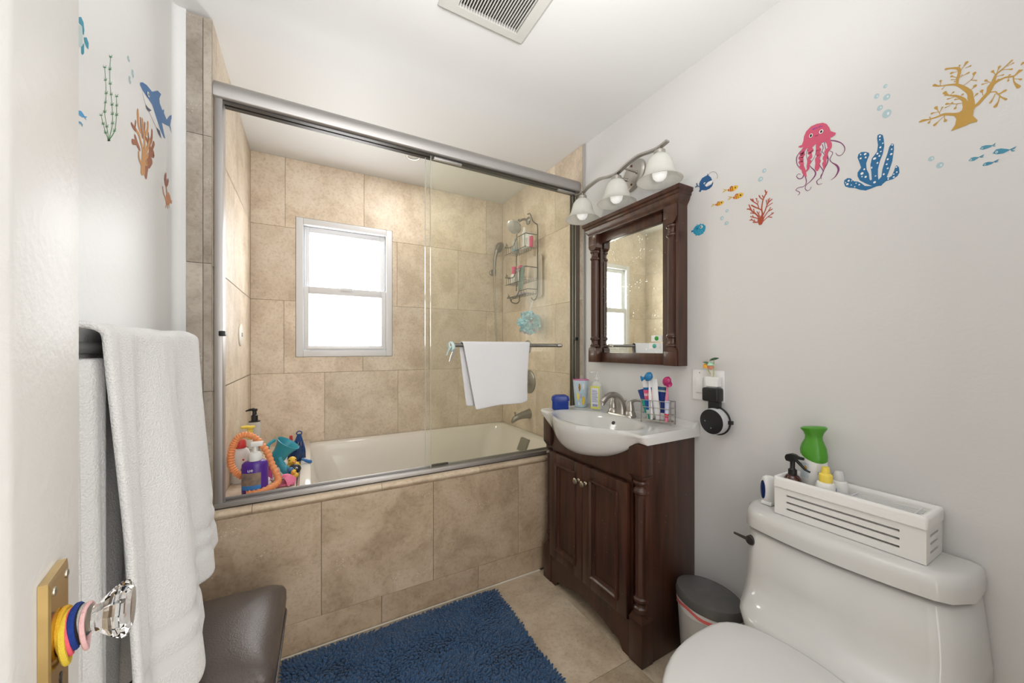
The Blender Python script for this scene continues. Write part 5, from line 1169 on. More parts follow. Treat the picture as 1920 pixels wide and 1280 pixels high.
# ------------------------------------------------------------ on top of the toilet tank
TZ = .6875
bk = thing('storage_basket', 'white slatted wooden box with cloth liner on the toilet tank', 'basket', (1.332, .445, TZ))
KX0, KX1, KY0, KY1, KZ1 = 1.270, 1.393, .284, .606, .795
WBX = mat('white_lacquer', (.80, .79, .765), .4)
zs_ = [(TZ+.001, .708), (.714, .728), (.734, .748), (.754, KZ1)]
def slotboard(pt, L, s0, s1):
    def f(m):
        for (z0, z1) in zs_: m.add([pt(u, d, z) for z in (z0, z1) for u, d in ((.002, 0), (L-.002, 0), (L-.002, .007), (.002, .007))], [(0, 3, 2, 1), (4, 5, 6, 7), (0, 1, 5, 4), (1, 2, 6, 5), (2, 3, 7, 6), (3, 0, 4, 7)])
        for (a, b) in ((0, s0), (s1, L)): m.add([pt(u, d, z) for z in (TZ+.001, KZ1) for u, d in ((a, .0002), (b, .0002), (b, .0072), (a, .0072))], [(0, 3, 2, 1), (4, 5, 6, 7), (0, 1, 5, 4), (1, 2, 6, 5), (2, 3, 7, 6), (3, 0, 4, 7)])
    return f
part('front_board', WBX, bk, slotboard(lambda u, d, z: (KX0+d, KY1-u, z), KY1-KY0, .032, KY1-KY0-.045)); part('end_board', WBX, bk, slotboard(lambda u, d, z: (KX0+.0075+u, KY0+d, z), KX1-KX0-.0152, .022, KX1-KX0-.042))
part('end_board', WBX, bk, slotboard(lambda u, d, z: (KX0+.0075+u, KY1-d, z), KX1-KX0-.0152, .022, KX1-KX0-.042)); part('back_board', WBX, bk, lambda m: m.box(KX1-.007, KX1, KY0, KY1, TZ+.001, KZ1)); part('bottom_board', WBX, bk, lambda m: m.box(KX0+.007, KX1-.007, KY0+.007, KY1-.007, TZ+.001, TZ+.006))
LIN = mat('liner_cloth', (.83, .82, .80), .9, bump=.12, bscale=120)
def liner(m):
    cx, cy = (KX0+KX1)/2, (KY0+KY1)/2; hx, hy = (KX1-KX0)/2, (KY1-KY0)/2
    wob = lambda R, a: [(x+a*math.sin(y*60), y+a*math.sin(x*70), z+a*1.2*math.sin(y*45+x*30)) for x, y, z in R]
    m.loft([wob(rring(cx, cy, hx+.003, hy+.003, .008, .772), .001), rring(cx, cy, hx+.0035, hy+.0035, .008, .795), wob(rring(cx, cy, hx+.001, hy+.001, .008, .802), .0008), wob(rring(cx, cy, hx-.008, hy-.008, .008, .801), .001), rring(cx, cy, hx-.011, hy-.011, .008, .79), rring(cx, cy, hx-.012, hy-.012, .008, .698), rring(cx, cy, .01, .03, .005, .697)], cap0=False)
part('liner', LIN, bk, liner, sharp=2)
BZ0 = .7005
gb = thing('spray_can', 'white bottle with a flared green cap in the toilet basket', 'bottle', (1.3525, .537, BZ0))
gx, gy = 1.3525, .537
part('body', mat('spray_white', (.80, .80, .79), .35), gb, lambda m: oval(m, gx, gy, BZ0, [(.93, 0), (1, .004), (1.0, .145), (.96, .176), (.7, .18)], .028, .0335))
GRN = plastic('cap_green', (.075, .30, .025), .3)
part('cap', GRN, gb, lambda m: m.loft([[(gx+a*math.cos(q), gy+b*math.sin(q), BZ0+z+tl*math.sin(q)*.6-dz*math.cos(q)) for q in [2*PI*k/32 for k in range(32)]] for a, b, z, tl, dz in ((.0285, .034, .172, .02, -.012), (.029, .0345, .182, .014, -.006), (.026, .031, .200, .004, 0), (.0195, .0225, .220, 0, 0), (.019, .0215, .231, 0, 0), (.022, .026, .243, -.003, 0), (.026, .0325, .251, -.006, 0), (.027, .0335, .2555, -.006, 0), (.022, .028, .259, -.006, 0), (.004, .005, .260, -.001, 0))]), sharp=1)
curved_label('label', mat('soft_print', (.62, .70, .76), .4), gb, gx, gy, .028, .0335, BZ0+.105, BZ0+.150, 2.2, 3.1); part('emblem', plastic('emblem_orange', (.78, .42, .10), .4), gb, lambda m: m.lathe([(.006, 0), (.006, .0006), (0, .0007)], 14, (gx-.0275, gy+.010, BZ0+.135), (-.9, .4, 0)))
words('lettering', 'LI', .014, plastic('ink_blue', (.12, .22, .42), .5), gb, facing((gx-.0225, gy-.0235, BZ0+.125), (.62, -.78, 0)))
AMB = mat('amber_plastic', (.055, .012, .006), .15, spec=.7, coat=.3)
sb_ = thing('spray_bottle', 'amber bottle with black trigger sprayer at left front of basket', 'bottle', (1.302, .566, BZ0))
part('body', AMB, sb_, lambda m: m.lathe([(.021, BZ0), (.0235, BZ0+.004), (.0235, BZ0+.084), (.022, BZ0+.097), (.016, BZ0+.107), (.010, BZ0+.111)], 28, (1.3065, .573, 0)))
BZT = BZ0+.017
def trig(m):
    x, y = 1.3065, .573; dv = Vector((.10, -1, 0)).normalized()
    m.lathe([(.0115, BZT+.093), (.0115, BZT+.108), (.0085, BZT+.110), (.0065, BZT+.113), (.0065, BZT+.135)], 18, (x, y, 0))
    c = Vector((x, y, 0)); sd = Vector((-dv.y, dv.x, 0))
    def R(t, z0, z1, w): return [c+dv*t+sd*w+Vector((0, 0, z0)), c+dv*t-sd*w+Vector((0, 0, z0)), c+dv*t-sd*w+Vector((0, 0, z1)), c+dv*t+sd*w+Vector((0, 0, z1))]
    m.loft([R(-.019, BZT+.139, BZT+.145, .004), R(-.015, BZT+.133, BZT+.152, .0065), R(-.002, BZT+.132, BZT+.157, .008), R(.008, BZT+.138, BZT+.155, .008), R(.016, BZT+.143, BZT+.151, .005), R(.029, BZT+.1435, BZT+.150, .0045)])
    m.tube(spline([c+dv*.008+Vector((0, 0, BZT+.140)), c+dv*.020+Vector((0, 0, BZT+.128)), c+dv*.032+Vector((0, 0, BZT+.116)), c+dv*.044+Vector((0, 0, BZT+.111))], 4), [.0048]*5+[.004]*4+[.003]*4, 8)
part('trigger_head', BLACKP, sb_, trig)
def smallbottle(label, x, y, h, r, capm, cap, blue=False):
    h += .017
    t = thing('pill_bottle', label, 'bottle', (x, y, BZ0))
    part('body', WB, t, lambda m: m.lathe([(r*.94, BZ0), (r, BZ0+.004), (r, BZ0+h-.012), (r*.85, BZ0+h-.003), (r*.5, BZ0+h)], 28, (x, y, 0)))
    part('cap', capm, t, lambda m: m.lathe([(q, BZ0+h+z) for q, z in cap], 20, (x, y, 0)), sharp=.5)
    return t
t = smallbottle('white bottle with a tall yellow nozzle cap in the basket', 1.312, .492, .096, .0235, YELP, [(.0155, -.001), (.0162, .018), (.0155, .020), (.0105, .024), (.0085, .041), (.0075, .042), (0, .042)])
curved_label('label', plastic('label_blue', (.01, .10, .36), .35), t, 1.312, .492, .0235, .0235, BZ0+.055, BZ0+.100, 4.75, 5.15); curved_label('small_print', plastic('grey_print', (.52, .50, .46), .5), t, 1.312, .492, .0235, .0235, BZ0+.060, BZ0+.092, 3.7, 4.5); part('dot', YELP, t, lambda m: m.lathe([(.005, 0), (.005, .0006), (0, .0007)], 12, (1.312-.0215, .492+.0098, BZ0+.092), (-.9, .42, 0)))
smallbottle('white bottle with a clear cap behind the yellow capped one', 1.352, .476, .098, .0215, mat('cap_clear', (.76, .76, .78), .2, alpha=.8), [(.0125, -.001), (.013, .014), (.0095, .024), (.008, .026), (0, .027)])
wrk = thing('folding_wire_rack', 'folded white wire rack lying inside the right part of basket', 'rack', (1.345, .385, .752))
for i in range(6): part('rod', mat('coated_wire', (.70, .70, .70), .35), wrk, lambda m: m.tube([(1.318+.009*i, .452, .783), (1.318+.0085*i, .305, .784+.001*i)], .0018, 6))
part('cross_rod', mat('coated_wire', (.70, .70, .70), .35), wrk, lambda m: (m.tube([(1.314, .440, .7865), (1.374, .440, .7865)], .002, 6), m.tube([(1.314, .315, .7865), (1.374, .315, .790)], .002, 6)))
part('foot', mat('coated_wire', (.70, .70, .70), .35), wrk, lambda m: (m.tube([(1.33, .44, .786), (1.33, .44, .700)], .002, 6), m.tube([(1.33, .315, .786), (1.33, .315, .700)], .002, 6)))
af = thing('air_freshener', 'white oval air freshener with blue window left of the basket', 'air freshener', (1.325, .648, TZ))
ad = Vector((-.80, .60, 0)); au = Vector((.60, .80, 0))
def egg2(k, s, d):
    a = 2*PI*k/36; return Vector((1.325, .650, TZ+.047))+au*.0225*s*math.cos(a)+Vector((0, 0, 1))*(.046*s*math.sin(a))+ad*d
part('body', WHITEP, af, lambda m: m.loft([[egg2(k, s, d) for k in range(36)] for s, d in ((.80, -.018), (.95, -.014), (1, -.004), (1, .006), (.94, .013), (.80, .0165)) ]) or m.box(1.305, 1.345, .632, .664, TZ+.0005, TZ+.012, r=.003))
part('window', mat('window_blue', (.01, .035, .16), .12, coat=.5), af, lambda m: m.loft([[egg2(k, s, d) for k in range(36)] for s, d in ((.66, .0155), (.64, .0178), (.3, .019), (.02, .019))]))

# ------------------------------------------------------------ wall decals (flat vinyl stickers)
DECALS=[
('fish_decal','navy anglerfish decal with a lure and toothy white mouth','wall decal','sea life decals on the right wall','R',[('body','P',(.02,.1,.26),[[(946,1859),(947,1872),(943,1880),(934,1890),(922,1892),(912,1893),(910,1899),(905,1888),(898,1880),(893,1870),(892,1864),(909,1863),(921,1856),(914,1847),(894,1849),(888,1858),(887,1850),(892,1840),(902,1835),(917,1834),(936,1842),(942,1835),(948,1842),(944,1848)]]),('tail','P',(.12,.17,.25),[[(946,1859),(956,1862),(966,1862),(962,1869),(958,1868),(961,1878),(956,1880),(951,1867),(946,1862)]]),('lure','S',(.1,.14,.16),[([(907,1891),(898,1897),(884,1895),(873,1884),(869,1872),(870,1865)],[1.3,1.2,1.2,1.2,1.2,1.4])]),('lure_tip','E',(.45,.5,.1),[(870,1865,2,2)]),('mouth','P',(.85,.85,.83),[[(921,1855),(909,1863),(892,1864),(889,1857),(895,1852),(909,1852),(915,1848)]]),('eye','E',(.85,.85,.83),[(922,1864,4,3.5)]),('pupil','E',(.01,.01,.012),[(921,1863,1.5,2)])]),
('fish_decal','orange striped fish decal, topmost of the three','wall decal','orange striped fish decals','R',[('body','P',(.8,.48,.04),[[(832,1803),(823,1806),(811,1809),(800,1809),(792,1805),(790,1800),(794,1794),(804,1790),(815,1791),(824,1795)]]),('tail','P',(.62,.42,.05),[[(831,1803),(836,1802),(851,1798),(845,1804),(840,1806),(851,1815),(838,1808),(831,1804)]]),('stripe','P',(.5,.1,.02),[[(830,1802),(823,1805),(822,1794),(826,1796)],[(820,1807),(816,1808),(815,1791),(819,1792)],[(813,1809),(810,1809),(808,1791),(811,1791)]]),('fin','P',(.42,.06,.02),[[(824,1808),(815,1812),(810,1810),(813,1808)]]),('eye','E',(.01,.01,.012),[(800,1800,2,3)])]),
('fish_decal','orange striped fish decal, lowest on the right of the three','wall decal','orange striped fish decals','R',[('body','P',(.8,.48,.04),[[(812,1767),(803,1770),(791,1774),(780,1774),(773,1770),(771,1765),(775,1759),(785,1756),(796,1756),(804,1759)]]),('tail','P',(.62,.42,.05),[[(811,1767),(816,1767),(831,1762),(825,1768),(819,1770),(831,1779),(818,1773),(811,1769)]]),('stripe','P',(.5,.1,.02),[[(810,1766),(803,1770),(802,1759),(806,1760)],[(800,1771),(797,1773),(795,1756),(799,1757)],[(793,1774),(791,1774),(789,1756),(791,1756)]]),('fin','P',(.42,.06,.02),[[(804,1772),(796,1776),(790,1774),(793,1772)]]),('eye','E',(.01,.01,.012),[(781,1765,2.5,3)])]),
('fish_decal','orange striped fish decal, the smallest and leftmost of three','wall decal','orange striped fish decals','R',[('body','P',(.8,.48,.04),[[(881,1764),(873,1766),(862,1769),(852,1769),(846,1766),(844,1762),(848,1757),(856,1754),(866,1754),(874,1757)]]),('tail','P',(.62,.42,.05),[[(880,1763),(884,1763),(896,1759),(892,1764),(886,1766),(896,1773),(886,1768),(880,1765)]]),('stripe','P',(.5,.1,.02),[[(879,1763),(873,1766),(872,1757),(875,1758)],[(870,1767),(867,1768),(866,1754),(869,1755)],[(864,1769),(862,1769),(860,1754),(862,1754)]]),('fin','P',(.42,.06,.02),[[(874,1768),(866,1771),(861,1770),(864,1768)]]),('eye','E',(.01,.01,.012),[(853,1762,2,2.5)])]),
('fish_decal','round turquoise pufferfish decal beside the mirror frame','wall decal','sea life decals on the right wall','R',[('body','P',(.02,.33,.52),[[(975,1685),(971,1695),(962,1704),(947,1705),(931,1702),(919,1692),(919,1681),(924,1670),(934,1663),(947,1660),(960,1665),(971,1675)]]),('tail','P',(.01,.16,.3),[[(972,1684),(982,1681),(981,1690),(974,1689)]]),('spine','P',(.02,.33,.52),[[(956,1705),(958,1711),(952,1705)],[(943,1704),(941,1709),(938,1703)],[(931,1701),(927,1704),(927,1699)],[(962,1666),(963,1662),(957,1663)],[(932,1665),(929,1661),(928,1666)],[(924,1672),(921,1669),(922,1676)]]),('fin','E',(.01,.16,.3),[(955,1691,4,4.5)]),('spot','E',(.3,.62,.75),[(964,1686,1,1),(959,1679,1,1.5),(952,1675,1,1),(946,1671,1.5,1),(940,1674,1,1.5),(948,1681,1,1.5),(956,1671,1,1),(935,1678,1,1.5),(943,1664,1,1),(951,1666,1,1),(930,1671,1,1.5),(939,1668,1,1.5)]),('eye','E',(.85,.85,.83),[(936,1692,6.5,6)]),('pupil','E',(.01,.01,.012),[(938,1692,3,3)])]),
('coral_decal','branching red coral decal below the orange fish','wall decal','sea life decals on the right wall','R',[('branch','S',(.42,.07,.03),[([(713,1642),(712,1654),(707,1670),(709,1687),(708,1704),(705,1720),(700,1731),(692,1745)],[14.4,18.6,6.1,4.5,4.1,4.1,4.1,3.6]),([(705,1722),(714,1732),(718,1741)],[3.3,2.9,3.3]),([(714,1732),(716,1739)],[2.5,2.9]),([(703,1728),(707,1737)],[2.5,3.3]),([(694,1737),(698,1752)],[3.2,4.1]),([(708,1685),(719,1695),(731,1704),(743,1715)],[3.7,3.7,4.2,4.7]),([(719,1696),(723,1711),(738,1727),(746,1738)],[2.9,2.9,3.4,4.3]),([(736,1726),(739,1736)],[2.6,3.8]),([(723,1711),(720,1723)],[2.5,2.9]),([(725,1721),(726,1732),(729,1735)],[2.5,3,2.9]),([(726,1730),(724,1733)],[2.1,2.5]),([(706,1665),(698,1681),(692,1698),(685,1707),(676,1713)],[3.7,3.7,3.6,3.2,3.2]),([(692,1698),(694,1716)],[2.4,3.2]),([(689,1702),(688,1719)],[2.4,2.8]),([(686,1707),(683,1720)],[2.4,2.8]),([(694,1691),(685,1696),(674,1700)],[2.4,2.8,2.8]),([(704,1654),(696,1666),(688,1675),(674,1679)],[3.3,3.3,3.2,2.8]),([(688,1675),(681,1686)],[2.4,3.2]),([(703,1647),(690,1656),(679,1661),(670,1665)],[2.9,2.5,2.8,2.8]),([(688,1656),(677,1651)],[2.4,3.2]),([(677,1661),(676,1668)],[2,2.4]),([(719,1665),(731,1682),(742,1694),(752,1720)],[4.6,4.2,4.2,3.4]),([(742,1694),(750,1703),(758,1706)],[3,4.3,3.9]),([(734,1684),(736,1700)],[2.6,3]),([(734,1682),(748,1689)],[2.6,3]),([(716,1666),(721,1678),(725,1687)],[3.3,2.9,2.9]),([(719,1676),(717,1684)],[2.5,2.5]),([(717,1658),(734,1668),(748,1676)],[3.7,3.4,3]),([(736,1670),(740,1678)],[2.1,2.5]),([(716,1646),(731,1650),(738,1652)],[4.6,4.2,3.4]),([(731,1650),(734,1661)],[2.5,2.6]),([(734,1654),(742,1662),(750,1662)],[2.6,3.4,3]),([(742,1662),(744,1667)],[2.6,2.6])]),('base','P',(.42,.07,.03),[[(721,1663),(705,1660),(703,1645),(710,1638),(717,1642),(723,1653)]])]),
('bubble_decal','pale bubble decal, upper of the two above red coral','wall decal','bubble decals around the fish','R',[('disc','E',(.42,.56,.6),[(701,1822,7,7.5)]),('shine','E',(.72,.79,.8),[(699,1822,2,3)])]),
('bubble_decal','pale bubble decal, lower of the two above red coral','wall decal','bubble decals around the fish','R',[('disc','E',(.42,.56,.6),[(713,1797,8.5,8.5)]),('shine','E',(.72,.79,.8),[(711,1797,2.5,3)])]),
('bubble_decal','faint grey bubble decal, topmost of three under orange fish','wall decal','bubble decals around the fish','R',[('disc','E',(.42,.56,.6),[(832,1724,6.5,6)]),('shine','E',(.72,.79,.8),[(831,1724,1.5,2)])]),
('bubble_decal','pale bubble decal, leftmost of three under orange fish','wall decal','bubble decals around the fish','R',[('disc','E',(.42,.56,.6),[(852,1702,7.5,7.5)]),('shine','E',(.72,.79,.8),[(850,1701,2,3)])]),
('bubble_decal','pale bubble decal, lowest of three under orange fish','wall decal','bubble decals around the fish','R',[('disc','E',(.42,.56,.6),[(834,1677,8,7)]),('shine','E',(.72,.79,.8),[(832,1677,2,2.5)])]),
('jellyfish_decal','pink smiling jellyfish decal with long curling tentacles','wall decal','sea life decals on the right wall','R',[('thin_tentacle','S',(.22,.05,.16),[([(585,1845),(597,1834),(603,1822),(601,1799),(590,1780)],[2.3,2.6,3.1,2.3,1.5]),([(573,1839),(576,1820),(573,1803),(566,1780),(553,1758),(553,1744),(565,1731),(576,1724),(579,1713),(573,1704),(566,1706),(563,1713)],[1.5,1.4,1.5,1.8,3.3,4,2.6,2.2,1.9,1.8,1.4,1.1]),([(580,1756),(576,1734),(582,1722),(597,1723),(605,1718),(594,1706),(599,1699)],[2.6,2.3,2.2,2.3,1.9,1.9,1.5]),([(582,1762),(587,1751),(597,1752),(603,1763),(597,1768),(592,1764)],[3,3.4,2.6,1.9,1.5,1.2]),([(550,1840),(552,1809),(566,1787)],[1.4,1.4,1.4]),([(534,1834),(532,1820),(538,1805),(542,1777),(532,1750),(538,1737),(536,1727)],[1.8,1.8,1.4,1.8,2.4,1.8,1.1]),([(529,1841),(526,1817),(520,1787),(521,1772),(529,1754),(538,1733),(548,1725),(545,1713),(534,1712)],[1.8,1.8,2.8,3.1,2.1,2.1,2.2,1.8,1.1]),([(534,1811),(527,1796),(519,1782)],[1.4,1.8,3.5]),([(516,1837),(501,1828),(486,1813),(479,1794),(485,1780),(495,1781),(501,1792)],[2.8,3.4,2.3,2,1.7,1.7,1]),([(515,1804),(508,1795),(515,1779),(510,1767),(498,1752),(494,1737),(501,1721),(513,1714)],[1.4,1.7,2,2.1,4.4,5.1,3.1,1])]),('frilly_tentacle','S',(.62,.09,.17),[([(582,1842),(584,1834),(589,1832),(584,1824),(591,1819),(587,1809),(591,1805),(587,1795),(589,1788),(584,1777),(582,1767),(577,1751)],[13,8.4,13.1,9.3,14.1,7.5,13.2,9.3,13.1,9.3,10.2,3.7]),([(566,1833),(558,1825),(567,1824),(564,1815),(566,1808),(570,1801),(568,1793),(571,1784),(571,1774),(576,1768)],[14.6,3.6,11,6.4,12.8,7.3,11.9,8.3,7.3,4.6]),([(543,1837),(546,1828),(543,1819),(547,1813),(542,1803),(548,1796),(545,1784),(547,1776),(547,1765),(547,1756)],[14.2,8.9,13.3,8.9,12.5,8.9,14.3,10.8,12.5,2.7]),([(521,1843),(518,1832),(516,1824),(516,1814),(523,1807),(523,1800),(527,1790),(527,1780),(529,1773),(529,1764),(530,1753)],[15.6,10.4,12.1,10.4,12.2,7.8,12.2,7,10.5,7,2.1])]),('bell','P',(.62,.09,.17),[[(598,1855),(596,1858),(588,1858),(584,1868),(582,1883),(576,1896),(563,1905),(548,1905),(532,1900),(523,1891),(516,1876),(513,1864),(500,1852),(503,1846),(510,1844),(520,1847),(529,1839),(542,1839),(552,1842),(560,1837),(566,1837),(582,1843),(586,1850),(591,1850)]]),('bell_spot','E',(.3,.06,.3),[(555,1893,4.5,2.5),(540,1892,4,2),(548,1892,2.5,1.5),(534,1889,1.5,1.5)]),('smile','S',(.1,.01,.03),[([(553,1869),(548,1867),(544,1868)],[1.1,1.4,1.1])]),('eye','E',(.85,.85,.83),[(563,1875,5,6.5),(536,1874,5.5,6.5)]),('pupil','E',(.01,.01,.012),[(563,1875,3,4.5),(536,1874,3,4)])]),
('coral_decal','dark blue finger coral decal with white spots','wall decal','sea life decals on the right wall','R',[('finger','P',(.012,.14,.32),[[(481,1692),(480,1701),(473,1704),(465,1700),(462,1694),(457,1688),(450,1685),(442,1677),(434,1666),(418,1659),(432,1672),(445,1686),(450,1700),(450,1711),(442,1722),(447,1743),(450,1755),(448,1763),(442,1767),(432,1763),(425,1757),(424,1750),(428,1740),(431,1729),(430,1712),(425,1697),(424,1682),(422,1677),(419,1678),(420,1699),(422,1721),(419,1738),(408,1752),(406,1770),(408,1789),(407,1798),(402,1799),(396,1793),(394,1780),(393,1762),(396,1741),(402,1723),(406,1702),(406,1682),(405,1672),(399,1678),(397,1698),(392,1718),(386,1740),(383,1754),(378,1761),(374,1757),(374,1741),(377,1712),(383,1689),(388,1673),(385,1669),(378,1672),(373,1686),(371,1695),(368,1697),(364,1689),(363,1675),(367,1667),(376,1662),(389,1662),(396,1657),(399,1653),(408,1655),(420,1653),(432,1652),(445,1659),(456,1668),(469,1674),(478,1681)]]),('spot','E',(.85,.85,.83),[(402,1792,2,3),(402,1783,1.5,2),(396,1770,1.5,2),(401,1761,2,2.5),(400,1749,2,1.5),(407,1746,2,2.5),(403,1738,2,2.5),(413,1735,3.5,3),(407,1720,2,2.5),(419,1712,1.5,2.5),(411,1685,2,1.5),(413,1668,3,3),(443,1760,1.5,2),(433,1757,3,3),(443,1749,2.5,2.5),(432,1747,2,2.5),(435,1714,2,2.5),(440,1704,3.5,3.5),(440,1695,1.5,2),(432,1691,2.5,3),(377,1756,1.5,2),(378,1745,1.5,2),(379,1732,2.5,2.5),(386,1721,2,2.5),(388,1708,2,2),(386,1696,2,2),(394,1683,2,2.5),(369,1692,1.5,2),(368,1678,1.5,2),(374,1675,1.5,1.5),(374,1667,2,2),(385,1666,1.5,2),(470,1695,2.5,3),(463,1692,1,1.5),(473,1686,3,3),(477,1692,1,2),(464,1680,1.5,1.5),(453,1681,1.5,1.5),(446,1674,2,2),(456,1672,1.5,1.5)])]),
('bubble_decal','topmost small pale bubble decal above the blue coral','wall decal','bubble decals above the blue coral','R',[('disc','E',(.42,.56,.6),[(391,1926,4.5,5.5)]),('shine','E',(.72,.79,.8),[(389,1925,1.5,2)])]),
('bubble_decal','pale bubble decal above blue coral, leftmost of five','wall decal','bubble decals above the blue coral','R',[('disc','E',(.42,.56,.6),[(409,1909,5.5,7)]),('shine','E',(.72,.79,.8),[(407,1908,1.5,2.5)])]),
('bubble_decal','pale bubble decal above blue coral, middle right of five','wall decal','bubble decals above the blue coral','R',[('disc','E',(.42,.56,.6),[(388,1894,7.5,8.5)]),('shine','E',(.72,.79,.8),[(386,1894,2,3)])]),
('bubble_decal','pale bubble decal above blue coral, second lowest','wall decal','bubble decals above the blue coral','R',[('disc','E',(.42,.56,.6),[(402,1872,6.5,7.5)]),('shine','E',(.72,.79,.8),[(400,1872,2,2.5)])]),
('bubble_decal','largest and lowest bubble decal above the blue coral','wall decal','bubble decals above the blue coral','R',[('disc','E',(.42,.56,.6),[(388,1848,9.5,11.5)]),('shine','E',(.72,.79,.8),[(385,1847,2.5,4)])]),
('bubble_decal','faint bubble decal, upper of two left of blue fish','wall decal','bubble decals by the blue fish','R',[('disc','E',(.42,.56,.6),[(305,1686,5.5,6.5)]),('shine','E',(.72,.79,.8),[(303,1686,1.5,2)])]),
('bubble_decal','faint bubble decal, lower of two left of blue fish','wall decal','bubble decals by the blue fish','R',[('disc','E',(.42,.56,.6),[(290,1663,6.5,7.5)]),('shine','E',(.72,.79,.8),[(288,1662,1.5,2.5)])]),
('fish_decal','small pale blue fish decal, topmost of the four','wall decal','small blue fish decals','R',[('body','P',(.08,.3,.42),[[(227,1674),(224,1679),(218,1679),(211,1676),(208,1674),(210,1671),(216,1670),(222,1670)]]),('tail','P',(.08,.3,.42),[[(209,1674),(203,1678),(205,1674),(208,1673)],[(209,1674),(203,1670),(206,1670)]]),('eye','E',(.55,.7,.75),[(223,1674,1.5,2)]),('pupil','E',(.02,.12,.2),[(223,1674,.5,1)])]),
('fish_decal','largest blue fish decal, rightmost of the four','wall decal','small blue fish decals','R',[('body','P',(.05,.27,.4),[[(208,1655),(203,1662),(196,1661),(188,1656),(183,1652),(187,1650),(193,1648),(202,1650)]]),('tail','P',(.05,.27,.4),[[(184,1653),(174,1656),(178,1651),(182,1651)],[(184,1653),(176,1646),(181,1647)]]),('eye','E',(.55,.7,.75),[(202,1655,2,3)]),('pupil','E',(.02,.12,.2),[(202,1655,1,1)])]),
('fish_decal','small pale blue fish decal, leftmost of the four','wall decal','small blue fish decals','R',[('body','P',(.08,.3,.42),[[(244,1654),(240,1659),(235,1659),(227,1655),(230,1653),(235,1650),(240,1651)]]),('tail','P',(.08,.3,.42),[[(228,1656),(220,1659),(222,1654),(226,1654)],[(228,1656),(220,1652),(224,1652)]]),('eye','E',(.55,.7,.75),[(240,1654,1.5,2.5)]),('pupil','E',(.02,.12,.2),[(240,1654,.5,1)])]),
('fish_decal','small darker blue fish decal, lowest of the four','wall decal','small blue fish decals','R',[('body','P',(.04,.24,.38),[[(223,1633),(220,1638),(214,1638),(206,1634),(209,1631),(215,1630),(221,1631)]]),('tail','P',(.04,.24,.38),[[(207,1635),(199,1638),(201,1634),(204,1633)],[(207,1635),(199,1631),(204,1632)]]),('eye','E',(.55,.7,.75),[(219,1634,1.5,2.5)]),('pupil','E',(.02,.12,.2),[(219,1634,1,1)])]),
